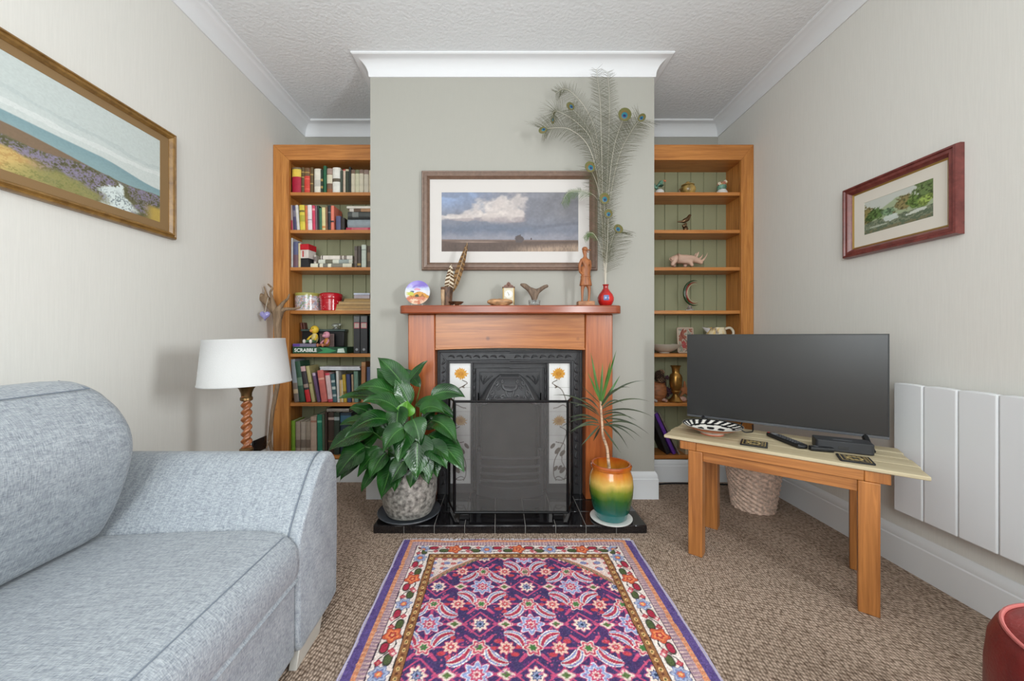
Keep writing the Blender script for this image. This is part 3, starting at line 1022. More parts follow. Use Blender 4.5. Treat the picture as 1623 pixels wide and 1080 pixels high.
def rug_paint(u, v):
    x = (u - 0.5) * RGW
    t = (1 - v) * RGL
    rg = np.random.RandomState(3)
    # hand-knotted wobble
    x0 = x + 0.006 * (fbm(x * 14, t * 14, 2) - 0.5)
    t0 = t + 0.010 * (fbm(x * 10, t * 12, 9) - 0.5)
    x, t = x0, t0
    navy, pink, cream, lblue, red = (60, 52, 96), (200, 78, 118), (234, 214, 202), (150, 166, 200), (198, 68, 76)
    P = Paint(u.shape, navy)
    P.put(ss(0.45, 0.7, fbm(x * 30, t * 30, 4)) * 0.55, (82, 50, 104))
    A, B = 0.355, 0.40
    ox, ot = 0.02, 0.55

    def wrap(cx, ct):
        dx = (x - ox - cx + A / 2) % A - A / 2
        dt = (t - ot - ct + B / 2) % B - B / 2
        return dx, dt

    def at(c, both=True):
        """two places per cell, half a cell apart"""
        r = [wrap(*c)]
        if both:
            r.append(wrap(c[0] + A / 2, c[1] + B / 2))
        return r

    def line(d, w, col, a=1.0):
        P.put(a * (1 - ss(w * 0.7, w * 1.3, np.abs(d))), col)

    def seg(c0, c1, w, col):
        for h in ((0, 0), (A / 2, B / 2)):
            for sx in (1, -1):
                for sy in (1, -1):
                    dx, dt = wrap(h[0], h[1])
                    dx, dt = dx * sx, dt * sy
                    vx, vt = c1[0] - c0[0], c1[1] - c0[1]
                    q = np.clip(((dx - c0[0]) * vx + (dt - c0[1]) * vt) / (vx * vx + vt * vt), 0, 1)
                    d = np.hypot(dx - c0[0] - q * vx, dt - c0[1] - q * vt)
                    P.put(1 - ss(w * 0.7, w * 1.3, d), col)
    # red and pink vine lattice
    seg((0.0, 0.078), (0.085, 0.0), 0.0030, pink)
    seg((0.1775, 0.055), (0.118, 0.0), 0.0030, pink)
    seg((0.085, 0.0), (0.118, 0.0), 0.0030, pink)
    seg((0.0, 0.1), (0.1775, 0.1), 0.0036, pink)
    seg((0.0887, 0.02), (0.0887, 0.07), 0.0042, (188, 60, 98))
    seg((0.02, 0.125), (0.045, 0.15), 0.004, pink)
    seg((0.15, 0.075), (0.13, 0.05), 0.004, pink)
    seg((0.0, 0.055), (0.0, 0.10), 0.005, pink)
    seg((0.05, 0.0), (0.13, 0.0), 0.0045, pink)
    seg((0.03, 0.065), (0.05, 0.055), 0.004, (232, 130, 140))

    def flower(c, r, n, cols, both=True, sq=1.0, ph=0.0):
        for dx, dt in at(c, both):
            an = np.arctan2(dt, dx * sq)
            d = np.hypot(dx * sq, dt)
            e = r * (0.84 + 0.16 * np.cos(n * an + ph))
            for f, col in cols:
                P.put(1 - ss(e * f - 0.002, e * f + 0.002, d), col)

    def sickle(c, r, a0, a1, cols, both=True):
        for dx, dt in at(c, both):
            an = np.arctan2(dt, dx)
            d = np.hypot(dx, dt)
            mid, half = (a0 + a1) / 2, (a1 - a0) / 2
            da = (an - mid + PI) % (2 * PI) - PI
            wv = np.clip(1 - (np.abs(da) / half) ** 2, 0, 1)
            for w, col in cols:
                P.put(((np.abs(d - r) < w * np.sqrt(wv)) & (np.abs(da) < half)) * 1.0, col)
    # curled leaves around the pink rosettes
    sc = [(0.021, (232, 226, 226)), (0.0165, (128, 146, 196)), (0.011, (226, 214, 208)), (0.006, (176, 54, 74))]
    for sx in (1, -1):
        for sy in (1, -1):
            c = (sx * 0.088, sy * 0.100)
            for q in (0, PI):
                an0 = math.atan2(sy * 0.75, sx * 0.66) + q
                sickle(c, 0.058, an0 - 0.85, an0 + 0.85, sc, False)
                dx, dt = wrap(c[0] + 0.040 * math.cos(an0 + 0.8), c[1] + 0.040 * math.sin(an0 + 0.8))
                P.put(1 - ss(0.006, 0.009, np.hypot(dx * 0.8, dt)), red)
    for sx in (1, -1):
        for sy in (1, -1):
            c = (sx * 0.088, sy * 0.100)
            for ang in (2.4, -0.8):
                dx, dt = wrap(c[0] + sx * 0.038 * math.cos(ang), c[1] + sy * 0.038 * math.sin(ang))
                P.put(1 - ss(0.007, 0.010, np.hypot(dx * 0.6, dt)), red)
    flower((0.088, 0.1), 0.029, 8, [(1.12, (186, 44, 84)), (0.95, (240, 204, 184)), (0.5, red), (0.2, cream)])
    flower((-0.088, 0.1), 0.029, 8, [(1.12, (186, 44, 84)), (0.95, (240, 204, 184)), (0.5, red), (0.2, cream)])
    flower((0, 0.1), 0.032, 6, [(1.1, (240, 226, 214)), (0.92, (196, 60, 84)), (0.68, (236, 196, 186)), (0.42, (66, 120, 62))])
    flower((A / 2, 0.1), 0.032, 6, [(1.1, (240, 226, 214)), (0.92, (196, 60, 84)), (0.68, (236, 196, 186)), (0.42, (66, 120, 62))])
    flower((0.088, 0.0), 0.021, 4, [(1.15, pink), (0.95, cream), (0.5, (84, 112, 60))], sq=0.75)
    flower((-0.088, 0.0), 0.021, 4, [(1.15, pink), (0.95, cream), (0.5, (84, 112, 60))], sq=0.75)
    flower((A / 2, 0), 0.033, 8, [(1.1, pink), (0.95, (244, 226, 208)), (0.55, (40, 44, 92)), (0.42, lblue), (0.2, (30, 50, 80))])
    flower((0, 0), 0.049, 8, [(1.1, (196, 60, 104)), (1.0, (226, 228, 236)), (0.88, (142, 160, 206)), (0.62, (220, 220, 232)), (0.5, (196, 66, 100)), (0.3, (238, 212, 204)), (0.15, (190, 60, 80))])
    # scattered knots
    kx, kt = np.floor((x + 1) / 0.006), np.floor(t / 0.006)
    hs = _hash(kx, kt, 5)
    P.put((hs > 0.955) * 0.8, (214, 92, 126))
    P.put((hs < 0.03) * 0.6, (150, 60, 130))
    # white corner pieces with a stepped edge
    ex = RGW / 2 - np.abs(x)
    ce = np.clip((ex - 0.178) / 0.235, 0, 9) ** 0.85 + np.clip((t - 0.148) / 0.20, 0, 9) ** 0.85
    P.put((ce < 1.0) * 1.0, (232, 214, 204))
    P.put(((ce > 0.86) & (ce < 1.0)) * 0.9, (172, 120, 92))
    P.put(((ce > 0.93) & (ce < 1.0) & (((x * 60) % 1) < 0.5)) * 0.9, (96, 110, 80))
    cm = (ce < 0.82) * 1.0
    P.put(cm * (np.abs(np.sin(x * 70) * np.sin(t * 90)) > 0.62), (196, 110, 108))
    P.put(cm * (np.abs(np.cos(x * 52 + 1) * np.sin(t * 70 + 1)) > 0.72), (130, 140, 180))
    # ---- borders
    et = t + 0.030
    e = np.minimum(ex, et)
    side = ex < et
    s_ = np.where(side, t, x)
    P.put((e < 0.181) * 1.0, (54, 40, 30))
    P.put((e < 0.178) * 1.0, (146, 98, 58))
    dd = (s_ % 0.034) - 0.017
    P.put((np.hypot(dd, (e - 0.164) * 1.3) < 0.0085) * 1.0, (222, 184, 120))
    P.put((np.hypot(dd, (e - 0.164) * 1.3) < 0.004) * 1.0, (86, 84, 40))
    dd2 = ((s_ + 0.017) % 0.034) - 0.017
    P.put((np.hypot(dd2, (e - 0.164)) < 0.005) * 1.0, (94, 54, 34))
    P.put((e < 0.1505) * 1.0, (52, 42, 40))
    P.put((e < 0.147) * 1.0, (243, 230, 220))
    c = 0.111
    per = 0.30
    vine = c + 0.020 * np.sin(s_ * 2 * PI / (per / 2))
    wb = ((e < 0.147) & (e > 0.076)) * 1.0
    P.put(wb * (np.abs(e - vine) < 0.0022), (48, 44, 42))

    def bf(s0, r, cols, n=6, sq=1.0, off=0.0):
        ds = (s_ - s0 + per / 2) % per - per / 2
        an = np.arctan2(e - c - off, ds)
        d = np.hypot(ds * sq, e - c - off)
        q = r * (0.86 + 0.14 * np.cos(n * an))
        for f, col in cols:
            P.put(wb * (1 - ss(q * f - 0.0018, q * f + 0.0018, d)), col)
    for k, s0 in enumerate((0.052, 0.098, 0.20, 0.252)):
        bf(s0, 0.019, [(1.05, (46, 50, 40)), (0.8, (74, 92, 52) if k % 2 else (170, 44, 66))], 2, 0.8, 0.012 * (1 if k % 2 else -1))
        bf(s0 + 0.012, 0.012, [(1.0, (176, 48, 66)), (0.5, (214, 120, 110))], 4, 1, -0.014 * (1 if k % 2 else -1))
    bf(0.0, 0.036, [(1.0, (92, 40, 44)), (0.93, (206, 92, 62)), (0.66, (236, 138, 80)), (0.42, (176, 52, 50)), (0.2, (240, 170, 110))], 5)
    bf(0.15, 0.033, [(1.0, (70, 84, 130)), (0.9, (170, 184, 210)), (0.62, (108, 128, 178)), (0.4, (222, 108, 70)), (0.2, (250, 190, 120))], 7)
    bf(0.075, 0.012, [(1.0, (206, 88, 106)), (0.55, (244, 222, 210))], 4, 1, 0.022)
    bf(0.225, 0.012, [(1.0, (206, 88, 106)), (0.55, (244, 222, 210))], 4, 1, -0.022)
    P.put((e < 0.0785) * 1.0, (60, 46, 60))
    P.put((e < 0.0755) * 1.0, (188, 160, 160))
    kk = ((s_ * 70) % 1)
    P.put(((e < 0.0755) & (kk < 0.42)) * 0.8, (146, 116, 136))
    P.put(((e < 0.0755) & (e > 0.062) & (kk > 0.7)) * 0.8, (224, 198, 186))
    P.put((e < 0.050) * 1.0, (212, 138, 98))
    P.put(((e < 0.050) & (((s_ * 48) % 1) < 0.4)) * 0.7, (228, 172, 130))
    P.put((e < 0.0335) * 1.0, (92, 78, 138))
    P.put(((e < 0.0335) & (fbm(x * 60, t * 60, 8) > 0.6)) * 0.6, (74, 60, 116))
    P.put((ex < 0.004) * 0.8, (206, 200, 208))
    # abrash and knot grain
    P.put(0.06 + 0.15 * _hash(np.floor(x / 0.0035), np.floor(t / 0.0035), 11) ** 2, (176, 140, 160))
    g = 1 + 0.26 * (_hash(np.floor(x / 0.003), np.floor(t / 0.003), 1) - 0.5) + 0.10 * (fbm(x * 4, t * 9, 7) - 0.5)
    return P.a * g[..., None]


rug = thing('rug', 'purple and red patterned rug with white floral border on the carpet', 'rug', (RGX0, RGY1 - RGL, 0.006))
NX, NY = 420, 640
painted('pile', RGW, RGL, NX, NY, rug_paint, attr_mat('wool_pile', 0.95, 0.1, bump=(420, 0.5, (1, 1, 1))), rug, (0, 0, 0), disp=lambda u, v: 0.003 + 0.0022 * fbm(u * 6, v * 9, 3) + 0.004 * np.exp(-((1 - v) * RGL / 0.03) ** 2) * (0.5 + np.sin(u * 23) * 0.5))
MB().box(0.002, RGW - 0.002, 0.002, RGL - 0.002, -0.0055, 0.001).build('backing', pm('purple_wool_edge', (88, 62, 140), 0.95), rug, smooth=0)
b = MB()
for k in range(420):
    x = RGW * (k + random.random() * 0.7) / 420
    l = random.uniform(0.014, 0.034)
    dx = random.uniform(-0.012, 0.012)
    b.tube([(x, RGL - 0.004, 0.003), (x + dx * 0.5, RGL + l * 0.5, 0.002 + random.uniform(0, 0.004)), (x + dx, RGL + l, -0.003)], [0.0016, 0.0013, 0.0008], 4)
fr = b.build('fringe', pm('white_wool_fringe', (226, 220, 226), 0.95), rug)
fr['kind'] = 'stuff'
for s, xx in ((-1, 0.0), (1, RGW)):
    MB().tube([(xx + s * 0.002 + 0.002 * math.sin(k * 1.3), RGL * k / 40, 0.002) for k in range(41)], 0.004, 6).build('selvedge', pm('lilac_wool', (186, 178, 204), 0.95), rug)

# ------------------------------------------------------------------ television corner
OU = wood('oak_leg', (136, 82, 38), (192, 126, 66), (13, 13, 0.6), 5, 0.4, 0.15)
OL = wood('oak_rail', (136, 82, 38), (192, 128, 68), (0.6, 13, 13), 5, 0.4, 0.15)
M_PLANK = wood('bare_pale_boards', (174, 159, 126), (200, 187, 156), (0.5, 9, 9), 4, 0.65, 0.0, False)
ta = thing('side_table', 'low oak table with loose pale plank top carrying the television', 'table', (1.26, 1.745, 0), (0, 0, math.radians(-40.3)))
for u, v in ((-0.285, -0.18), (0.295, -0.18), (-0.285, 0.15), (0.285, 0.15)):
    MB().box(u - 0.03, u + 0.03, v - 0.03, v + 0.03, 0, 0.484).build('leg', OU, ta, bevel=0.003)
MB().box(-0.255, 0.265, -0.198, -0.178, 0.440, 0.484).build('apron', OL, ta, bevel=0.002)
MB().box(-0.255, 0.255, 0.15, 0.17, 0.440, 0.484).build('apron', OL, ta, bevel=0.002)
for u in (-0.295, 0.285):
    MB().box(u - 0.01, u + 0.01, -0.15, 0.12, 0.440, 0.484).build('apron', OU, ta, bevel=0.002)
MB().box(-0.282, 0.282, -0.208, 0.18, 0.4845, 0.525).build('table_top', OL, ta, bevel=0.003)
for u0, u1 in ((-0.352, -0.2825), (0.2825, 0.352)):
    MB().box(u0, u1, -0.208, 0.18, 0.4845, 0.525).build('breadboard_end', OU, ta, bevel=0.003)
fl, frr, br, bl = (-0.425, -0.216), (0.450, -0.216), (0.405, 0.19), (-0.42, 0.17)
vs = [0, 0.30, 0.55, 0.78, 1]
for k in range(4):
    def e(t_, a, c):
        return (a[0] + (c[0] - a[0]) * t_, a[1] + (c[1] - a[1]) * t_)
    q0, q1 = vs[k] + (0.004 if k else 0), vs[k + 1] - 0.004
    o = 0.006 * ((k % 2) - 0.5)
    pl = [e(q0, fl, bl), e(q0, frr, br), e(q1, frr, br), e(q1, fl, bl)]
    pl = [(p[0] + (o if i in (1, 2) else -o), p[1]) for i, p in enumerate(pl)]
    MB().prism(pl, 'z', 0.5255, 0.54).build('loose_plank', M_PLANK, ta, bevel=0.003)

TZ = 0.54
M_SCREEN = pm('dark_screen_glass', (43, 42, 41), 0.25, spec=0.5)
M_BLK = pm('matt_black_plastic', (26, 27, 29), 0.45)
tv = thing('television', 'black flat screen television standing on the plank-topped table', 'television', (1.321, 1.83, TZ), (0, 0, math.radians(-38.4)))
MB().box(-0.386, 0.386, 0.004, 0.022, 0.047, 0.487).box(-0.30, 0.30, 0.022, 0.055, 0.07, 0.33).build('back_shell', M_BLK, tv, bevel=0.003)
MB().box(-0.382, 0.382, -0.001, 0.004, 0.058, 0.483).build('screen', M_SCREEN, tv)
MB().box(-0.386, 0.386, -0.004, 0.006, 0.046, 0.057).build('lower_bezel', pm('dark_silver_trim', (96, 98, 102), 0.3, 0.6), tv, bevel=0.001)
b = MB().box(-0.386, -0.382, -0.002, 0.006, 0.057, 0.487).box(0.382, 0.386, -0.002, 0.006, 0.057, 0.487).box(-0.382, 0.382, -0.002, 0.006, 0.483, 0.487)
b.build('bezel', M_BLK, tv)
for u in (-0.31, 0.31):
    MB().tube([(u, 0.012, 0.055), (u + 0.01, -0.03, 0.03), (u + 0.022, -0.085, 0.006)], [0.011, 0.009, 0.006], 8).tube([(u, 0.012, 0.055), (u + 0.006, 0.05, 0.03), (u + 0.012, 0.09, 0.006)], [0.011, 0.009, 0.006], 8).build('foot', M_BLK, tv)
cb = MB().tube(smooth_path([(1.23, 1.93, TZ + 0.05), (1.20, 1.90, TZ + 0.02), (1.21, 1.885, TZ + 0.005), (1.235, 1.885, TZ + 0.004), (1.26, 1.90, TZ + 0.005), (1.28, 1.93, TZ + 0.03)], 6), 0.003, 8).build('tv_cable', M_BLK)
tag(cb, 'short loop of black cable hanging under the television', 'cable')

sb = thing('set_top_box', 'black set top box on the table in front of the television', 'set top box', (1.432, 1.598, TZ), (0, 0, math.radians(-30)))
MB().prism(rrect(-0.092, 0.092, -0.045, 0.045, 0.012), 'z', 0.002, 0.045).build('case', pm('charcoal_plastic', (44, 45, 48), 0.5), sb, bevel=0.003)
MB().box(-0.02, 0.012, -0.047, -0.045, 0.014, 0.026).build('sensor_window', M_SCREEN, sb)
MB().box(-0.03, 0.03, -0.012, -0.008, 0.045, 0.0455).build('emblem', pm('grey_print', (120, 122, 126), 0.5), sb)


def remote(name, label, x, y, ang, L_, w_, group=None):
    t = thing(name, label, 'remote control', (x, y, TZ), (0, 0, math.radians(ang)))
    b = MB()
    sec = []
    for k in range(9):
        q = k / 8
        ww = w_ * (0.5 if k in (0, 8) else 0.92 if k in (1, 7) else 1.0)
        yy = -L_ / 2 + L_ * (0 if k == 0 else 1 if k == 8 else 0.03 if k == 1 else 0.97 if k == 7 else q)
        hh = 0.019 if k not in (0, 8) else 0.012
        sec.append([(a, yy, c) for a, c in rrect(-ww / 2, ww / 2, 0.0012 if k not in (0, 8) else 0.004, hh, 0.005, 3)])
    b.loft(sec)
    b.build('body', M_BLK, t, smooth=50)
    return t


rm = remote('remote_control', 'long black remote control with buttons, on the pale planks', 1.29, 1.72, -3, 0.22, 0.043)
b = MB()
for r in range(9):
    for c in range(3):
        b.prism([(p[0] - 0.012 + 0.012 * c, p[1] - 0.075 + r * 0.016) for p in rrect(-0.0042, 0.0042, -0.004, 0.004, 0.002, 2)], 'z', 0.0185, 0.0203)
b.build('buttons', pm('grey_rubber', (84, 86, 90), 0.6), rm)
MB().lathe([(0.014, 0.0185), (0.014, 0.0205), (0.007, 0.0207), (0.0, 0.0207)], 20, (0, 0.075, 0)).build('dial', pm('silver_ring', (150, 152, 156), 0.3, 0.5), rm)
MB().prism([(p[0] - 0.012, p[1] + 0.1) for p in rrect(-0.005, 0.005, -0.003, 0.003, 0.002, 2)], 'z', 0.0185, 0.0204).build('power_button', pm('red_rubber', (190, 50, 50), 0.5), rm)
r2 = remote('remote_control', 'small dark remote lying between the long remote and the set top box', 1.335, 1.585, 70, 0.082, 0.032)
MB().lathe([(0.009, 0.0185), (0.009, 0.0203), (0.0, 0.0203)], 16, (0, 0.018, 0)).build('dial', pm('grey_rubber', (84, 86, 90), 0.6), r2)


def coaster_paint(u, v):
    P = Paint(u.shape, (34, 30, 24))
    x, y = np.abs(u - 0.5) * 2, np.abs(v - 0.5) * 2
    m = np.maximum(x, y)
    gold = (176, 150, 92)
    P.put(((m > 0.80) & (m < 0.87)) * 1.0, gold)
    s = np.sin(u * 21) * np.sin(v * 21)
    P.put(((m < 0.74) & (np.abs(s) > 0.45)) * 1.0, (150, 128, 80))
    P.put(((m < 0.74) & (np.abs(np.hypot(x, y) - 0.45) < 0.07)) * 1.0, (196, 172, 110))
    P.put((np.hypot(x, y) < 0.16) * 1.0, (70, 74, 50))
    return P.a


for x, y, ang, lab in ((1.125, 1.687, -36, 'black and gold patterned coaster nearest the painted bowl'), (1.371, 1.473, -33, 'black and gold patterned coaster in front of the set top box')):
    c = thing('coaster', lab, 'coaster', (x, y, TZ), (0, 0, math.radians(ang)), 'black and gold coasters on the table')
    MB().prism(rrect(-0.05, 0.05, -0.05, 0.05, 0.006, 3), 'z', 0.0006, 0.006).build('base', M_BLK, c, bevel=0.001)
    painted('pattern', 0.096, 0.096, 60, 60, coaster_paint, attr_mat('glossy_print', 0.25, 0.5), c, (-0.048, -0.048, 0.0064))


def lathe_paint(name, prof, n, func, mat, parent, loc=(0, 0, 0)):
    """turned surface whose points carry func(angle, radius, height) as colour"""
    b = MB().lathe(prof, n, caps=True)
    o = b.build(name, mat, parent, loc, smooth=40)
    co = np.array(b.v)
    set_col(o.data, func(np.arctan2(co[:, 1], co[:, 0]), np.hypot(co[:, 0], co[:, 1]), co[:, 2]))
    return o


def bowl_paint(a, r, z):
    P = Paint(a.shape, (196, 104, 72))
    q = r / 0.13
    ins_ = z > (0.006 + 0.040 * np.clip((q - 0.3) / 0.7, 0, 1) ** 1.3 - 0.0005)
    P.put(ins_ * 1.0, (232, 228, 220))
    P.put(ins_ * (np.abs(q - 0.97) < 0.035), (24, 24, 26))
    P.put(ins_ * (np.abs(q - 0.72) < 0.025), (24, 24, 26))
    P.put(ins_ * (q > 0.74) * (q < 0.94) * (np.abs(np.sin(a * 10 + q * 9)) > 0.62), (28, 28, 30))
    P.put(ins_ * (q < 0.68) * (np.abs(np.sin(a * 4) * np.cos(q * 13)) > 0.48), (28, 28, 30))
    P.put((~ins_) * (q > 0.955), (24, 24, 26))
    return P.a


pr = [(0.0, 0), (0.05, 0), (0.052, 0.004), (0.047, 0.010)] + [(0.047 + 0.083 * k / 10, 0.010 + 0.034 * (k / 10) ** 1.3) for k in range(1, 11)] + [(0.131, 0.047)] + [(0.129 - 0.125 * k / 30, 0.0075 + 0.040 * max(0, ((0.129 - 0.125 * k / 30) / 0.13 - 0.3) / 0.7) ** 1.3) for k in range(31)] + [(0, 0.0075)]
bo = thing('bowl', 'terracotta bowl with black and white painted rim beside the television', 'bowl', (1.038, 1.862, TZ + 0.0005))
lathe_paint('body', pr, 120, bowl_paint, attr_mat('painted_pottery', 0.25, 0.5, 0.2), bo)

# waste basket, cable on the floor
M_WICK = pm('paper_rope_wicker', (208, 182, 165), 0.8, noise=(60, 0.18, (1, 1, 1)))
wb_ = thing('waste_basket', 'pale woven waste basket under the television table', 'basket', (1.515, 2.28, 0))
b = MB()
rings = []
nz, na = 46, 96
for j in range(nz + 1):
    z = 0.30 * j / nz
    R = 0.112 + 0.040 * (j / nz)
    rings.append([((R + 0.0045 * math.sin(i * PI / 3 + (j % 4) * PI / 2)) * math.cos(2 * PI * i / na), (R + 0.0045 * math.sin(i * PI / 3 + (j % 4) * PI / 2)) * math.sin(2 * PI * i / na), z) for i in range(na)])
b.loft(rings, caps=False)
b.lathe([(0.0, 0.002), (0.112, 0.002), (0.112, 0.008), (0, 0.008)], 48)
b.build('woven_side', M_WICK, wb_, smooth=25)
MB().tube([(0.154 * math.cos(2 * PI * k / 48), 0.154 * math.sin(2 * PI * k / 48), 0.302) for k in range(49)], 0.008, 8).build('rim', M_WICK, wb_)
o = MB().tube(smooth_path([(1.0, 2.56, 0.005), (1.06, 2.60, 0.006), (1.18, 2.625, 0.006), (1.35, 2.62, 0.006), (1.6, 2.60, 0.006), (1.72, 2.57, 0.006)], 8), 0.0055, 8).build('floor_cable', M_BLK)
tag(o, 'black cable on the carpet along the alcove plinth', 'cable')

# radiator
M_RAD = pm('white_radiator_enamel', (224, 226, 228), 0.4, spec=0.4)
rd = thing('radiator', 'white flat panel radiator mounted on the cream wall', 'radiator', (XR, 1.3, 0.264))
for k in range(6):
    y1 = 0.362 - 0.1165 * k
    MB().prism([(y1 - 0.1145, 0.0), (y1, 0.0), (y1, 0.551), (y1 - 0.03, 0.554), (y1 - 0.085, 0.554), (y1 - 0.1145, 0.551)], 'x', -0.073, -0.046).build('panel', M_RAD, rd, bevel=0.006, seg=3)
MB().box(-0.046, -0.001, -0.30, 0.32, 0.05, 0.50).build('mounting_box', M_RAD, rd)

# red leather pouffe
M_LEA = pm('oxblood_leather', (112, 36, 34), 0.38, spec=0.5, noise=(9, 0.18, (1, 1, 1)), bump=(160, 0.25, (1, 1, 1)))
po = thing('pouffe', 'round red leather pouffe on the carpet by the radiator', 'pouffe', (1.174, 0.667, 0))
MB().lathe([(0.0, 0.0), (0.18, 0.0), (0.192, 0.01), (0.203, 0.06), (0.206, 0.2), (0.205, 0.33), (0.200, 0.385), (0.190, 0.412), (0.18, 0.42)], 64).build('body', M_LEA, po, smooth=60)
MB().lathe([(0.18, 0.418), (0.17, 0.424), (0.12, 0.430), (0.05, 0.432), (0.0, 0.432)], 64).build('top', M_LEA, po, smooth=60)
MB().tube([(0.181 * math.cos(2 * PI * k / 64), 0.181 * math.sin(2 * PI * k / 64), 0.421) for k in range(65)], 0.004, 8).build('piping', pm('pale_red_piping', (176, 96, 92), 0.4), po)

# ------------------------------------------------------------------ pictures


def frame_strip(mb, x0, x1, z0, z1, prof):
    """profile (inset, height) carried round a rectangle with mitred corners, in the x,y plane facing +z"""
    rings = []
    for px, py, sx, sy in ((x0, z0, 1, 1), (x1, z0, -1, 1), (x1, z1, -1, -1), (x0, z1, 1, -1), (x0, z0, 1, 1)):
        rings.append([(px + sx * q, py + sy * q, h) for q, h in prof])
    return mb.loft(rings, caps=False)


def picture(label, w, h, fw, depth, fmat, prof, matw, matm, painter, nx, ny, loc, rot, slip=None, cat='picture'):
    """local x right, y up, z out of the wall; origin at the lower left corner of the frame"""
    t = thing('framed_picture', label, cat, loc, rot)
    frame_strip(MB(), 0, w, 0, h, prof).build('frame', fmat, t, smooth=25)
    MB().box(0.004, w - 0.004, 0.004, h - 0.004, 0.001, 0.006).build('backing', pm('brown_backing', (120, 100, 80), 0.9), t)
    if slip:
        frame_strip(MB(), fw, w - fw, fw, h - fw, [(0, 0.006), (0, 0.013), (0.007, 0.010), (0.007, 0.006)]).build('gilt_slip', slip, t, smooth=25)
    a, c = fw + matw[0], fw + matw[1]
    p0, p1, p2, p3 = a, w - fw - matw[2], c, h - fw - matw[3]
    b = MB().box(fw - 0.003, p0, fw - 0.003, h - fw + 0.003, 0.006, 0.009).box(p1, w - fw + 0.003, fw - 0.003, h - fw + 0.003, 0.006, 0.009)
    b.box(p0, p1, fw - 0.003, p2, 0.006, 0.009).box(p0, p1, p3, h - fw + 0.003, 0.006, 0.009)
    b.build('mount', matm, t, smooth=0)
    painted('print', p1 - p0, p3 - p2, nx, ny, painter, attr_mat('art_print', 0.55, 0.3), t, (p0, p2, 0.0075))
    return t


def art_clouds(u, v):
    n = fbm(u * 7, v * 4, 3, 5)
    n2 = fbm(u * 16, v * 9, 8, 5)
    P = Paint(u.shape, (132, 134, 144))
    P.put(1 - ss(0.2, 0.8, v), (118, 122, 134))
    P.put(ss(0.55, 0.9, v) * (1 - ss(0.2, 0.45, u)), (142, 158, 188))
    P.put(ss(0.5, 1.0, u) * ss(0.35, 0.7, v) * 0.6, (136, 132, 132))
    P.put(ss(0.45, 0.62, n) * 0.4 * ss(0.3, 0.5, v), (112, 112, 120))
    # the lit cumulus
    for cx, cy, rx, ry in ((0.36, 0.74, 0.13, 0.20), (0.50, 0.76, 0.12, 0.24), (0.26, 0.62, 0.16, 0.10), (0.45, 0.62, 0.16, 0.14), (0.12, 0.58, 0.16, 0.06), (0.55, 0.62, 0.06, 0.12)):
        d = np.hypot((u - cx) / rx, (v - cy) / ry) + (n2 - 0.5) * 1.3
        P.put((1 - ss(0.6, 1.12, d)) * 0.8, (196, 186, 182))
        P.put((1 - ss(0.3, 0.8, d + (n - 0.5))) * 0.5 * ss(0.35, 0.6, n2), (228, 218, 210))
        P.put((1 - ss(0.5, 1.0, np.hypot((u - cx - 0.03) / rx, (v - cy + ry * 0.7) / (ry * 0.5)) + (n2 - 0.5))) * 0.6, (152, 142, 144))
    P.put((1 - ss(0.38, 0.52, v + (n2 - 0.5) * 0.14)) * ss(0.2, 0.28, v) * (1 - ss(0.55, 0.8, u)), (110, 117, 132))
    P.put((1 - ss(0.24, 0.36, v + (n2 - 0.5) * 0.1)) * 0.7, (150, 148, 156))
    P.put((1 - ss(0.0, 0.03, np.abs(v - 0.42 - 0.25 * (u - 0.75)) - 0.02 * n2)) * ss(0.6, 0.75, u) * 0.35, (96, 98, 110))
    hz = 0.205 - 0.012 * u
    P.put(1 - ss(hz - 0.006, hz + 0.006, v), (122, 104, 96))
    P.put((1 - ss(0.17, 0.185, v)) * 1.0, (98, 84, 78))
    P.put((1 - ss(0.004, 0.014, np.abs(v - 0.165 + 0.01 * u))) * ss(0.02, 0.2, u) * (1 - ss(0.3, 0.5, u)) * 0.6, (186, 162, 146))
    st = fbm(u * 120, v * 22, 4, 3)
    P.put((1 - ss(0.02, 0.14, v + (0.6 - u) * 0.1)) * ss(0.4, 0.7, u), (166, 144, 126))
    P.put((1 - ss(0.1, 0.15, v)) * (st - 0.35) * 0.9, (82, 72, 66))
    d = np.hypot((u - 0.568) / 0.032, (v - 0.215) / 0.075) + (fbm(u * 60, v * 30, 21, 3) - 0.5) * 0.9
    P.put((1 - ss(0.85, 1.0, d)) * (v > 0.15), (92, 84, 84))
    P.put((np.hypot((u - 0.655) / 0.006, (v - 0.215) / 0.02) < 1) * 1.0, (88, 80, 82))
    return P.a * (0.95 + 0.1 * fbm(u * 60, v * 30, 1, 2))[..., None]


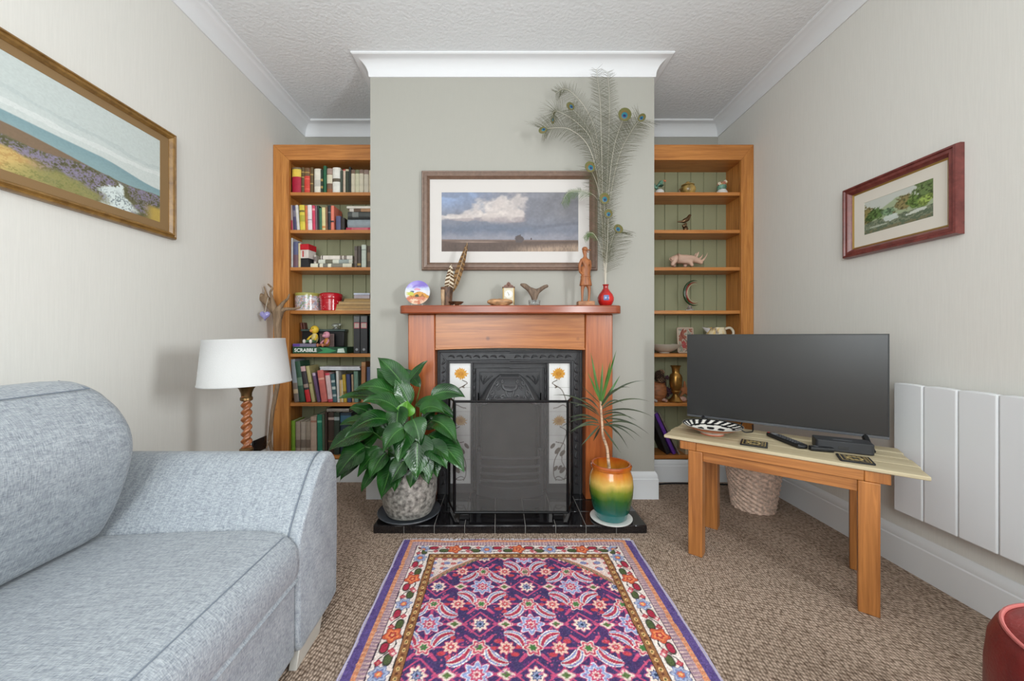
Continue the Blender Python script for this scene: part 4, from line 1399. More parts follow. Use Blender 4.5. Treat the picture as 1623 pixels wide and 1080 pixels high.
def art_moor(u, v):
    n = fbm(u * 10, v * 8, 2, 5)
    f = 0.6 * fbm(u * 190, v * 90, 6, 3) + 0.4 * fbm(u * 40, v * 30, 16, 3)
    P = Paint(u.shape, (207, 214, 211))
    P.put(ss(0.45, 0.75, v) * 0.6, (196, 206, 204))
    P.put((np.abs(v - 0.66 - 0.03 * np.sin(u * 4) + (n - 0.5) * 0.08) < 0.02) * 0.35, (178, 190, 190))
    P.put((np.abs(v - 0.57 + (n - 0.5) * 0.06) < 0.025) * 0.6, (226, 230, 228))
    ht = 0.50 + 0.02 * np.sin(u * 5 + 1) - 0.10 * ss(0.7, 1.0, u)
    P.put(1 - ss(ht - 0.006, ht + 0.006, v), (134, 162, 168))
    P.put((1 - ss(ht - 0.12, ht - 0.02, v)) * 0.5, (150, 176, 178))
    bt = 0.405 - 0.11 * ss(0.35, 0.85, u) + 0.02 * ss(0.85, 1.0, u)
    P.put(1 - ss(bt - 0.006, bt + 0.006, v), (132, 112, 92))
    et = bt - 0.11 + 0.11 * ss(0.45, 0.7, u) + (n - 0.5) * 0.06
    P.put(1 - ss(et - 0.01, et + 0.01, v), (104, 102, 74))
    P.put((1 - ss(et - 0.01, et + 0.01, v)) * ss(0.42, 0.58, f) * ss(0.42, 0.58, n + 0.04), (136, 128, 148))
    P.put((1 - ss(et - 0.01, et + 0.01, v)) * ss(0.6, 0.75, f) * 0.35, (160, 153, 174))
    P.put((1 - ss(et - 0.03, et, v)) * (f < 0.40) * 0.6, (78, 76, 60))
    y = (1 - ss(0.17, 0.24, v + (n - 0.5) * 0.18)) * (1 - ss(0.42, 0.56, u))
    P.put(y, (206, 178, 116))
    P.put(y * ss(0.45, 0.6, f) * 0.6, (182, 142, 88))
    g = (1 - ss(0.10, 0.16, np.hypot((u - 0.58) / 1.2, v - 0.02) + (n - 0.5) * 0.1))
    P.put(g * 0.75, (164, 158, 100))
    P.put(g * ss(0.45, 0.6, f) * 0.6, (116, 122, 70))
    P.put((1 - ss(0.12, 0.2, v + (n - 0.5) * 0.1)) * ss(0.90, 0.97, u), (186, 160, 86))
    w = 0.008 + 0.062 * (1 - ss(0.0, 0.30, v))
    cx = 0.775 + 0.02 * np.sin(v * 30) + 0.02 * (1 - ss(0, 0.3, v))
    s = (1 - ss(0.6, 1.25, np.abs(u - cx + (n - 0.5) * 0.09 + (f - 0.5) * 0.03) / w)) * (1 - ss(0.26, 0.295, v))
    P.put(s, (218, 228, 226))
    P.put(s * ss(0.52, 0.62, f) * (1 - ss(0.1, 0.22, v)) * 0.7, (104, 116, 120))
    return P.a * (0.97 + 0.06 * fbm(u * 150, v * 80, 1, 2))[..., None]


def art_river(u, v):
    n = fbm(u * 9, v * 7, 12, 5)
    f = fbm(u * 34, v * 24, 6, 4)
    P = Paint(u.shape, (196, 200, 192))
    ht = 0.55 + 0.28 * np.exp(-((u - 0.55) / 0.28) ** 2)
    P.put((1 - ss(ht - 0.02, ht + 0.02, v + (n - 0.5) * 0.1)) * 0.9, (158, 172, 136))
    for cx, cy, rx, ry, c in ((0.05, 0.55, 0.12, 0.3, (118, 108, 66)), (0.2, 0.52, 0.16, 0.2, (82, 106, 58)), (0.38, 0.5, 0.12, 0.12, (112, 138, 106)), (0.62, 0.58, 0.16, 0.22, (122, 112, 74)), (0.78, 0.55, 0.14, 0.24, (96, 120, 62)),
                              (0.95, 0.8, 0.2, 0.45, (92, 110, 66)), (0.9, 0.5, 0.12, 0.12, (140, 160, 84))):
        d = np.hypot((u - cx) / rx, (v - cy) / ry) + (n - 0.5) * 1.1 + (f - 0.5) * 0.8
        P.put((1 - ss(0.8, 1.05, d)) * 0.95, c)
        P.put((1 - ss(0.7, 1.0, d)) * (f > 0.53) * 0.5, [min(255, k * 1.35) for k in c])
        P.put((1 - ss(0.7, 1.0, d)) * (f < 0.40) * 0.6, [k * 0.55 for k in c])
    r = v < 0.33 + (n - 0.5) * 0.1
    P.put(r * 1.0, (96, 108, 88))
    P.put(r * (f > 0.5) * 0.8, (134, 140, 116))
    P.put((np.hypot((u - 0.42) / 0.12, (v - 0.3) / 0.10) + (f - 0.5) < 0.9) * 0.9, (206, 214, 208))
    P.put((np.hypot((u - 0.80) / 0.16, (v - 0.28 - 0.2 * (u - 0.8)) / 0.05) + (f - 0.5) < 0.9) * 0.9, (212, 216, 206))
    P.put((np.hypot((u - 0.2) / 0.2, (v - 0.17) / 0.03) + (f - 0.5) < 0.8) * 0.8, (190, 196, 180))
    P.put((v < 0.10) * (f > 0.45) * 0.7, (120, 112, 84))
    return P.a


Rfront = Matrix.Identity(3)
BRN = wood('walnut_frame', (98, 74, 59), (122, 95, 78), (8, 8, 8), 5, 0.45, 0.2, False)
x0, x1, z0, z1 = -0.4815, 0.6125, 1.4275, 2.0465
picture('wide framed picture of clouds over moorland above the mantel shelf', x1 - x0, z1 - z0, 0.049, 0.03, BRN,
        [(0, 0.0), (0, 0.022), (0.004, 0.028), (0.012, 0.026), (0.016, 0.030), (0.034, 0.028), (0.040, 0.020), (0.049, 0.014), (0.049, 0.004)],
        (0.073, 0.070, 0.068, 0.081), pm('ivory_mount', (208, 203, 199), 0.8), art_clouds, 300, 160, (x0, CB - 0.001, z0), (PI / 2, 0, 0))
GLD = wood('bronze_gilt_frame', (108, 76, 34), (156, 118, 62), (6, 6, 6), 4, 0.35, 0.3, False)
# left wall: local x runs towards the chimney (+Y), z out (+X)
picture('large gilt framed painting of a heather moor with a stream above the sofa', 1.08, 0.507, 0.032, 0.03, GLD,
        [(0, 0.0), (0, 0.016), (0.004, 0.024), (0.010, 0.026), (0.013, 0.021), (0.019, 0.027), (0.025, 0.024), (0.032, 0.012), (0.032, 0.004)],
        (0.045, 0.032, 0.045, 0.032), pm('bronze_mount', (140, 112, 76), 0.6), art_moor, 560, 240, (XL + 0.001, 0.774, 1.483), (PI / 2, 0, PI / 2))
MAH = wood('mahogany_frame', (92, 38, 36), (132, 66, 60), (6, 6, 6), 4, 0.35, 0.3, False)
# right wall: local x runs from the chimney towards the camera (-Y), z out (-X)
picture('small mahogany framed picture of a wooded river above the radiator', 0.492, 0.352, 0.040, 0.03, MAH,
        [(0, 0.0), (0, 0.016), (0.004, 0.030), (0.012, 0.032), (0.016, 0.026), (0.028, 0.028), (0.036, 0.020), (0.040, 0.012), (0.040, 0.004)],
        (0.058, 0.058, 0.058, 0.058), pm('cream_mount', (220, 214, 202), 0.8), art_river, 150, 90, (XR - 0.001, 1.958, 1.411), (PI / 2, 0, -PI / 2),
        slip=pm('gilt_metal', (190, 156, 92), 0.3, 0.8))

# ------------------------------------------------------------------ things on the mantel shelf
MZ = 1.1955


def on_mantel(px, d=2.28):
    return ((px - CX) * d / F, d, MZ)


# painted plate on a wire stand
def plate_paint(a, r, z):
    R = 0.072
    x, y = r * np.cos(a) / R, r * np.sin(a) / R
    n = fbm(x * 5 + 9, y * 5 + 9, 3, 4)
    P = Paint(a.shape, (196, 204, 226))
    P.put(ss(0.35, 0.6, y + (n - 0.5) * 0.2), (124, 104, 190))
    P.put((np.hypot((x + 0.05) / 0.28, (y - 0.28) / 0.12) < 1) * 1.0, (216, 150, 170))
    P.put((1 - ss(0.02, 0.08, y - 0.14 + (n - 0.5) * 0.15)), (214, 214, 220))
    P.put((np.hypot((x + 0.45) / 0.16, (y - 0.08) / 0.08) < 1) * 1.0, (52, 70, 110))
    h = 0.1 - 0.5 * np.abs(x - 0.15) ** 1.5
    P.put((y < h) * 1.0, (206, 148, 66))
    P.put((y < h) * (n > 0.55) * 0.8, (150, 92, 40))
    P.put((np.hypot((x + 0.05) / 0.16, (y + 0.28) / 0.14) < 1) * 1.0, (70, 76, 44))
    P.put((np.hypot((x + 0.6) / 0.25, (y + 0.12) / 0.16) + (n - 0.5) < 1) * 1.0, (190, 190, 80))
    P.put((y < -0.42 + (n - 0.5) * 0.3) * 1.0, (196, 120, 92))
    P.put((y < -0.62 + (n - 0.5) * 0.4) * (n > 0.48), (226, 196, 170))
    return P.a


p = on_mantel(662, 2.29)
pt = thing('decorative_plate', 'small painted plate with a hilly landscape standing on the mantel shelf end', 'plate', p)
o = lathe_paint('plate', [(0.0, 0.0), (0.03, 0.0), (0.074, 0.008), (0.0745, 0.011), (0.055, 0.0075), (0.05, 0.0055)] + [(0.05 - 0.0495 * k / 14, 0.0055) for k in range(1, 15)], 72, plate_paint, attr_mat('painted_glaze', 0.3, 0.5, 0.2), pt, (0, 0.004, 0.081))
o.rotation_euler = (math.radians(90 - 12), 0, 0)
MB().tube(smooth_path([(-0.03, -0.018, 0.012), (-0.03, -0.02, 0.002), (0.0, 0.0, 0.002), (0.03, -0.02, 0.002), (0.03, -0.018, 0.012)]), 0.0016, 6).tube([(0.0, 0.0, 0.0018), (0.0, 0.05, 0.0018), (0, 0.026, 0.07)], 0.0016, 6).build('wire_stand', pm('clear_acrylic', (206, 208, 206), 0.2), pt)

M_HORN = pm('mottled_dark_wood', (72, 50, 36), 0.45, noise=(28, 0.7, (1, 1, 0.6)))
p = on_mantel(708.5, 2.28)
cu = thing('wooden_cup', 'dark mottled wooden cup holding two striped feathers', 'cup', p)
MB().lathe([(0.0, 0), (0.026, 0), (0.028, 0.01), (0.033, 0.06), (0.038, 0.112), (0.035, 0.112), (0.03, 0.06), (0.024, 0.012), (0, 0.012)], 24).build('body', M_HORN, cu)
MB().lathe([(0.0, 0), (0.01, 0), (0.012, 0.05), (0.014, 0.095), (0.0, 0.1)], 10, (-0.02, -0.026, 0)).build('side_stem', pm('pale_horn', (150, 124, 96), 0.5, noise=(40, 0.4, (1, 1, 0.4))), cu)


def striped_feather(label, base, tip, width, bend, cols, nst, tw):
    t = thing('striped_feather', label, 'feather', base, group='striped feathers in the wooden cup')
    a, c = Vector((0, 0, 0)), Vector(tip) - Vector(base)
    mid = c * 0.5 + Vector((bend, 0, 0))
    ctr = bez(a, mid, c, 40)
    b = MB()
    for s in (-1, 1):
        L_, R_ = [], []
        for i, q in enumerate(ctr):
            k = i / 40
            w = width * (math.sin(PI * min(1, max(0, (k - tw) / (1 - tw))) ** 0.75) ** 0.7 if k > tw else 0)
            tg = (ctr[min(i + 1, 40)] - ctr[max(i - 1, 0)]).normalized()
            n = Vector((tg.z, 0, -tg.x))
            R_.append(tuple(q + n * s * (w + 0.0005) - tg * w * 0.5 + Vector((0, -0.004 * (w / width), 0))))
            L_.append(tuple(q))
        vs = L_ + R_
        fs = [(i, i + 1, 42 + i, 41 + i) for i in range(40)]
        b.add(vs, fs, [int((i + (1 if s > 0 else 0)) / 40 * nst) % 2 for i in range(40)])
    b.build('vane', cols, t, smooth=0)
    MB().tube(ctr, [0.0016 * (1 - 0.8 * i / 40) for i in range(41)], 6).build('quill', pm('pale_quill', (214, 200, 178), 0.5), t)
    return t


M_F1, M_F2, M_F3 = pm('brown_barb', (92, 66, 40), 0.8), pm('pale_barb', (206, 192, 170), 0.8), pm('tawny_barb', (136, 102, 62), 0.8)
striped_feather('tall brown barred feather leaning right in the wooden cup', (p[0] + 0.006, p[1], p[2] + 0.02), tuple(W(741, 384, 2.29)), 0.022, 0.012, [M_F1, M_F3], 26, 0.18)
striped_feather('short white and brown striped feather in the wooden cup', (p[0] - 0.002, p[1] - 0.01, p[2] + 0.02), tuple(W(715, 419, 2.26)), 0.026, 0.006, [M_F2, M_F1], 22, 0.25)
p = on_mantel(723, 2.26)
di = MB().lathe([(0.0, 0.004), (0.012, 0.004), (0.03, 0.010), (0.045, 0.024), (0.043, 0.025), (0.028, 0.013), (0, 0.009)], 28)
o = di.build('dark_wooden_dish', M_HORN, None, p)
for k in range(3):
    MB().ball((0.02 * math.cos(2.1 * k), 0.02 * math.sin(2.1 * k), 0.0045), 0.0045, 10, 6).build('bead_foot', pm('bone_bead', (214, 190, 158), 0.4), o)
tag(o, 'small dark wooden dish with bead feet beside the feather cup', 'dish')

p = on_mantel(806, 2.31)
M_CLK = pm('cream_clock_case', (206, 196, 172), 0.45)
M_CLKT = wood('clock_pediment', (86, 54, 42), (128, 88, 70), (8, 8, 8), 5, 0.5, 0, False)
ck = thing('mantel_clock', 'little cream carriage clock with carved brown pediment on the mantel shelf', 'clock', p)
MB().box(-0.036, 0.036, -0.022, 0.022, 0.0, 0.008).box(-0.032, 0.032, -0.018, 0.018, 0.008, 0.112).build('case', M_CLK, ck, bevel=0.001)
b = MB().box(-0.038, 0.038, -0.024, 0.024, 0.112, 0.119)
b.prism([(-0.030, 0.119), (0.030, 0.119), (0.026, 0.127), (0.014, 0.131), (0.009, 0.142), (0.0, 0.148), (-0.009, 0.142), (-0.014, 0.131), (-0.026, 0.127)], 'y', -0.018, 0.012)
b.ball((0, -0.018, 0.130), (0.008, 0.004, 0.008), 10, 6)
b.build('pediment', M_CLKT, ck, bevel=0.001)
fc = MB().lathe([(0.0, 0), (0.024, 0), (0.024, 0.002), (0, 0.002)], 32)
f_ = fc.build('dial', pm('white_dial', (232, 228, 218), 0.4), ck, (0, -0.0185, 0.074), (PI / 2, 0, 0))
b = MB()
for k in range(12):
    t_ = PI / 6 * k
    b.tube([(0.019 * math.cos(t_), 0.019 * math.sin(t_), 0.0023), (0.022 * math.cos(t_), 0.022 * math.sin(t_), 0.0023)], 0.0008, 4)
b.tube([(0.003, -0.004, 0.003), (-0.007, 0.012, 0.003)], 0.0013, 4).tube([(0, 0, 0.0034), (0.003, -0.012, 0.0034)], 0.0009, 4)
b.build('hands', pm('dark_slot', (6, 6, 6), 0.8), f_)
MB().tube([(-0.032, -0.019, 0.01), (-0.032, -0.019, 0.11)], 0.003, 6).build('brass_column', pm('gilt_metal', (190, 156, 92), 0.3, 0.8), ck)
MB().tube([(0.032, -0.019, 0.01), (0.032, -0.019, 0.11)], 0.003, 6).build('brass_column', pm('gilt_metal', (190, 156, 92), 0.3, 0.8), ck)

p = on_mantel(792.5, 2.24)
b = MB()
rings = []
for z, s in ((0.0005, 0.55), (0.008, 0.7), (0.020, 1.0), (0.030, 0.98), (0.036, 0.72), (0.039, 0.4)):
    rings.append([((0.075 + 0.006 * math.sin(i * 2.3)) * s * math.cos(2 * PI * i / 20), 0.035 * s * math.sin(2 * PI * i / 20), z + 0.003 * math.sin(i * 1.7 + s * 3)) for i in range(20)])
b.loft(rings)
o = b.build('polished_stone', pm('tan_agate', (176, 134, 96), 0.5, noise=(24, 0.3, (1, 1, 3))), None, p, smooth=60)
tag(o, 'flat tan stone slab in front of the little clock', 'stone')

p = on_mantel(847, 2.27)
dr = thing('driftwood_sculpture', 'forked driftwood piece like a bird in a clear glass base', 'ornament', p)
M_DRK = wood('dark_driftwood', (70, 56, 46), (138, 116, 98), (9, 9, 2), 8, 0.8, 0, False)
k = 2.27 / F
skin('wood', [(0.0, 0, 0.018, 0.012), (0.0, 0, 0.05, 0.020), (0.0, 0, 0.078, 0.022), (-0.03, 0, 0.10, 0.016), (-0.058, 0, 0.122, 0.017), (-0.085, 0, 0.130, 0.006), (0.032, 0, 0.096, 0.014), (0.06, 0, 0.115, 0.012), (0.083, 0, 0.122, 0.009)],
     [(0, 1), (1, 2), (2, 3), (3, 4), (4, 5), (2, 6), (6, 7), (7, 8)], M_DRK, dr)
b = MB()
b.lathe([(0.0, 0.0), (0.03, 0.0), (0.034, 0.006), (0.034, 0.018), (0.036, 0.034), (0.033, 0.034), (0.028, 0.012), (0.0, 0.01)], 20)
b.build('glass_base', pm('clear_glass', (238, 242, 242), 0.03, trans=0.9, spec=0.6), dr)

# carved figure of a standing man in a cap and tunic
p = on_mantel(928, 2.26)
M_CARV = wood('carved_teak', (118, 66, 32), (178, 110, 62), (9, 9, 1.5), 9, 0.5, 0.1, False)
fg = thing('carved_figurine', 'carved wooden man in a peaked cap and tunic on a block', 'figurine', p)
b = MB().box(-0.048, 0.048, -0.03, 0.03, 0, 0.027)
b.build('block', wood('teak_block', (104, 58, 28), (190, 128, 78), (3, 9, 9), 5, 0.45, 0.1, False), fg, bevel=0.002)
k = 2.26 / F


def fp(px, py, r, y=0.0):
    return ((px - 928) * k, y, H - (py - CY) * k - MZ, r)


sk_pts = [fp(928, 446, (0.024, 0.018)), fp(929, 430, (0.022, 0.017)), fp(928, 415, (0.024, 0.018)), fp(927, 409, (0.010, 0.010)), fp(927.5, 404, 0.010), fp(926.5, 399, (0.015, 0.015)), fp(926, 395.5, 0.012),
          fp(921.5, 413, 0.012), fp(918.5, 421, 0.009, -0.002), fp(919.5, 431, 0.008, 0.004), fp(923.5, 437, 0.007, -0.018), fp(935, 414.5, 0.010), fp(936.5, 424, 0.008, 0.014), fp(934, 434, 0.007, 0.022),
          fp(923.5, 452, 0.0135), fp(923, 461, 0.009), fp(922.8, 474, 0.0065), fp(922.5, 478.5, 0.0075), fp(921, 480, 0.007, -0.018),
          fp(933, 452, 0.0135), fp(934, 461, 0.009), fp(933.5, 474, 0.0065), fp(932, 478.5, 0.0075), fp(931.5, 480, 0.007, -0.018)]
se = [(0, 1), (1, 2), (2, 3), (3, 4), (4, 5), (5, 6), (2, 7), (7, 8), (8, 9), (9, 10), (2, 11), (11, 12), (12, 13), (0, 14), (14, 15), (15, 16), (16, 17), (17, 18), (0, 19), (19, 20), (20, 21), (21, 22), (22, 23)]
skin('body', sk_pts, se, M_CARV, fg)
z1_ = H - (450 - CY) * k - MZ
cxt = 0.001
b = MB()
b.loft([[(cxt + rx * math.cos(2 * PI * i / 20), ry * math.sin(2 * PI * i / 20), z) for i in range(20)] for z, rx, ry in
        ((z1_ - 0.012, 0.036, 0.027), (z1_ - 0.010, 0.037, 0.028), (z1_ + 0.03, 0.030, 0.022), (z1_ + 0.05, 0.027, 0.020), (z1_ + 0.085, 0.029, 0.021), (z1_ + 0.10, 0.026, 0.02), (z1_ + 0.11, 0.012, 0.011))])
b.tube([(cxt + 0.029 * math.cos(2 * PI * i / 20), 0.0215 * math.sin(2 * PI * i / 20), z1_ + 0.042) for i in range(21)], 0.0028, 6)
b.build('tunic', M_CARV, fg, smooth=60)
zc = H - (397 - CY) * k - MZ
b = MB().ball((-0.004, 0, zc + 0.006), (0.0175, 0.0165, 0.0155), 14, 8)
b.prism([(0.004, -0.013), (0.028, -0.007), (0.032, 0), (0.028, 0.007), (0.004, 0.013)], 'z', zc - 0.001, zc + 0.0035)
b.tube([(0.010, 0, zc - 0.006), (0.0165, 0, zc - 0.011), (0.012, 0, zc - 0.014)], [0.003, 0.004, 0.002], 6)
b.build('cap', M_CARV, fg, smooth=50)

# red vase and the peacock feathers
p = on_mantel(960, 2.27)
VX, VY = p[0], p[1]
va = thing('bud_vase', 'round red glass vase with blue patch holding the peacock feathers', 'vase', p)
M_RED = pm('red_glaze', (168, 28, 26), 0.08, spec=0.6, coat=0.6, noise=(14, 0.25, (1, 1, 0.4)))
MB().lathe([(0.0, 0), (0.026, 0), (0.038, 0.010), (0.047, 0.030), (0.048, 0.048), (0.040, 0.070), (0.024, 0.090), (0.015, 0.104), (0.014, 0.118), (0.019, 0.128), (0.016, 0.128), (0.011, 0.117), (0.011, 0.10), (0.008, 0.06), (0, 0.055)], 36).build('body', M_RED, va)
b = MB()
b.loft([[((0.0492) * math.sin(u_) * math.cos(0.0) * math.cos(w_), -0.0492 * math.cos(u_) * math.cos(w_), 0.045 + 0.0492 * math.sin(w_)) for u_ in [-0.50 + 0.62 * i / 6 for i in range(7)]] for w_ in [-0.28 + 0.62 * j / 6 for j in range(7)]], caps=False, closed=False)
b.build('blue_patch', pm('blue_glaze', (92, 112, 160), 0.1, coat=0.5), va)

M_BARB = pm('olive_barb', (74, 74, 46), 0.6, sheen=0.2)
M_BARB2 = pm('green_barb', (84, 106, 60), 0.5)
M_QU = pm('white_quill', (214, 206, 190), 0.5)
EYE = [pm('olive_eye_rim', (98, 98, 52), 0.6), pm('bronze_eye', (112, 92, 48), 0.5), pm('turquoise_eye', (34, 108, 122), 0.35), pm('navy_eye', (28, 38, 92), 0.35)]
rnd = random.Random(11)


def peacock(label, pts, eye, er, y0=0.0, tilt=0.0, start=0.25, dens=120, bl=0.085, side=(1, 1), tailw=1.0, col=None, asp=0.75):
    """pts: pixel path from the vase mouth to the tip, eye: radius of the coloured spot at the tip or None"""
    base = Vector((VX, VY, MZ + 0.075))
    P3 = [base + Vector((0.004 * y0, 0.002, 0))]
    L_ = len(pts)
    for i, q in enumerate(pts):
        P3.append(W(q[0], q[1], VY + y0 * 0.05 * (i + 1) / L_ + (q[2] if len(q) > 2 else 0)))
    ctr = smooth_path(P3, 12)
    org = ctr[0].copy()
    t = thing('peacock_feather', label, 'feather', org, group='peacock feathers in the red vase')
    ctr = [c - org for c in ctr]
    n = len(ctr) - 1
    MB().tube(ctr, [0.0017 * (1 - 0.72 * i / n) for i in range(n + 1)], 6).build('quill', M_QU, t)
    b = MB()
    dens = int(dens * 0.72)
    er *= 1.25
    for kk in range(dens):
        s = start + (0.995 - start) * kk / dens
        i = min(int(s * n), n - 1)
        q = ctr[i].lerp(ctr[i + 1], s * n - i)
        tg = (ctr[i + 1] - ctr[i]).normalized()
        nn = Vector((tg.z, 0, -tg.x)).normalized()
        for sd in (-1, 1):
            ln = bl * side[0 if sd < 0 else 1] * (0.55 + 0.45 * math.sin(PI * min(1, (s - start) / (1 - start) * 0.8 + 0.2))) * rnd.uniform(0.75, 1.15)
            if s > 0.93:
                ln *= tailw
            out = nn * sd
            cv = rnd.uniform(-0.02, 0.02)
            p1 = q + out * ln * 0.5 + tg * ln * 0.32 + Vector((0, cv * 0.5, 0))
            p2 = q + out * ln * 0.9 + tg * ln * rnd.uniform(0.45, 0.75) + Vector((0, cv, -0.15 * ln))
            if q.y + org.y + cv > CB - 0.012:
                cv = -abs(cv)
                p1.y, p2.y = min(p1.y, q.y), min(p2.y, q.y)
            c = bez(q, p1, p2, 4)
            w = 0.00095
            vs = []
            for j, m in enumerate(c):
                ww = w * (1 - 0.7 * j / 4)
                vs += [tuple(m + tg * ww), tuple(m - tg * ww)]
            b.add(vs, [(2 * j, 2 * j + 1, 2 * j + 3, 2 * j + 2) for j in range(4)])
    b.build('barbs', col or M_BARB, t, smooth=0)
    if eye:
        e = MB()
        tg = (ctr[-1] - ctr[-4]).normalized()
        ang = math.atan2(tg.x, tg.z)
        for m, (f, dy) in enumerate(((1.0, 0.0), (0.74, -0.0012), (0.50, -0.0022), (0.26, -0.003))):
            rg = []
            for yy, ff in ((0.0008, 0.86), (0.0, 1.0), (-0.0012, 0.9)):
                rg.append([(er * f * ff * asp * math.cos(2 * PI * i / 28) * (1 + 0.05 * (i % 2) * (m == 0)), dy + yy, er * f * ff * math.sin(2 * PI * i / 28) - 0.10 * er * m) for i in range(28)])
            e.loft(rg, m)
        e.build('eye', EYE, t, tuple(ctr[-1] + Vector((0, -0.004, 0))), (0, ang, tilt), smooth=50)
    return t


peacock('tallest peacock feather reaching up to the ceiling coving', [(957, 400), (955, 300), (953, 220), (951, 160), (945, 108)], None, 0, -0.3, dens=190, bl=0.075)
peacock('straight feather just beside the tallest one, tip turned right', [(961, 400), (962, 300), (965, 220), (966, 160), (963, 112)], None, 0, 0.1, dens=180, bl=0.075)
peacock('peacock feather drooping furthest left, its eye hanging over bare wall', [(956, 400), (950, 300), (934, 235), (905, 206), (874, 203), (860, 207)], 1, 0.020, -0.5, start=0.40, dens=120, bl=0.10, side=(0.7, 1.25), tailw=1.4)
peacock('thin feather with a brown drooping tip hanging left above the picture', [(957, 400), (952, 300), (938, 225), (915, 195), (888, 178), (877, 178), (876, 192)], 1, 0.016, 0.2, start=0.45, dens=100, bl=0.09, side=(0.6, 1.1), col=M_BARB, asp=0.5)
peacock('peacock feather with green eye leaning up left beneath the thin arching one', [(957, 400), (953, 300), (943, 230), (926, 195), (904, 169)], 1, 0.022, 0.4, start=0.42, dens=120, bl=0.09, tailw=1.4)
peacock('long thin feather arching over the others to the left, without an eye', [(958, 400), (954, 300), (945, 215), (930, 175), (908, 148), (893, 141), (880, 148)], None, 0, 0.7, start=0.5, dens=90, bl=0.06)
peacock('peacock feather with the large round eye nearest the top right', [(961, 400), (965, 300), (974, 230), (990, 182)], 1, 0.032, -0.2, start=0.4, dens=130, bl=0.09, tailw=1.3, asp=0.95)
peacock('peacock feather furthest right, its eye beside the alcove edge', [(962, 400), (968, 310), (982, 245), (1002, 206), (1017, 187)], 1, 0.022, 0.3, start=0.42, dens=130, bl=0.10, tailw=1.6)
peacock('peacock feather whose eye sits at the picture frame top right corner', [(958, 420), (955, 360), (948, 300), (935, 265)], 1, 0.026, -0.9, start=0.42, dens=110, bl=0.09, tailw=1.3, asp=0.9)
peacock('peacock feather with a bright eye halfway down the picture frame side', [(959, 420), (959, 370), (958, 315)], 1, 0.026, -1.0, start=0.40, dens=90, bl=0.07, tailw=1.3, asp=0.9)
peacock('short peacock feather with its eye just under the bright one', [(960, 425), (963, 385), (964, 339)], 1, 0.020, -1.2, start=0.40, dens=80, bl=0.06, tailw=1.3, asp=0.95)
peacock('shortest peacock feather, dark eye hanging to the right of the stems', [(961, 425), (966, 395), (973, 372), (980, 363)], 1, 0.019, -0.7, start=0.2, dens=100, bl=0.09, side=(0.4, 1.3), tailw=1.3, asp=1.2)
peacock('green feather curling left across the cloud picture', [(958, 420), (955, 360), (946, 315), (920, 302), (900, 306), (890, 324)], None, 0, -0.9, start=0.55, dens=110, bl=0.05, side=(1.2, 0.3), col=M_BARB2)
peacock('small green feather curling left by the lower right picture corner', [(958, 425), (953, 395), (942, 372), (932, 370), (925, 378)], None, 0, -1.1, start=0.5, dens=80, bl=0.035, side=(1.1, 0.4), col=M_BARB2)

# ------------------------------------------------------------------ plants


def leaf(mb, base, tip, width, lift, nrm, fold=0.18, rows=12, uvs=None, wav=0.0, tipd=0.0):
    """blade from base to tip: arched by lift, face towards nrm, folded along the midrib"""
    a, c = Vector(base), Vector(tip)
    mid = (a + c) / 2 + Vector((0, 0, lift)) + Vector(nrm).normalized() * tipd
    ctr = bez(a, mid, c, rows)
    N = Vector(nrm).normalized()
    o = len(mb.v)
    cols = 6
    ph = random.random() * 6
    for i, q in enumerate(ctr):
        t = i / rows
        tg = (ctr[min(i + 1, rows)] - ctr[max(i - 1, 0)]).normalized()
        sd = tg.cross(N)
        sd = sd.normalized() if sd.length > 1e-3 else Vector((1, 0, 0))
        up = sd.cross(tg).normalized()
        w = width / 2 * max(0.004, math.sin(PI * min(1, 0.02 + 0.98 * t ** 0.74))) ** 1.02
        for j in range(cols + 1):
            s = j / cols * 2 - 1
            z = fold * width * 0.5 * (abs(s) - 0.6 * s * s) * min(1, w / (width * 0.2)) + wav * width * math.sin(ph + t * 11 + (s > 0) * 2) * s * s
            p = q + sd * s * w + up * z
            mb.v.append(tuple(p))
            mb.uv.append(((s + 1) / 2, t))
    for i in range(rows):
        for j in range(cols):
            k = o + i * (cols + 1) + j
            mb.f.append([k, k + 1, k + cols + 2, k + cols + 1])
            mb.mi.append(0)


def leaf_build(mb, name, mat, parent, loc):
    o = mb.build(name, mat, parent, loc, smooth=70)
    me = o.data
    uv = me.uv_layers.new(name='UVMap')
    idx = np.zeros(len(me.loops), np.int32)
    me.loops.foreach_get('vertex_index', idx)
    uv.data.foreach_set('uv', np.array(mb.uv, np.float32)[idx].ravel())
    return o


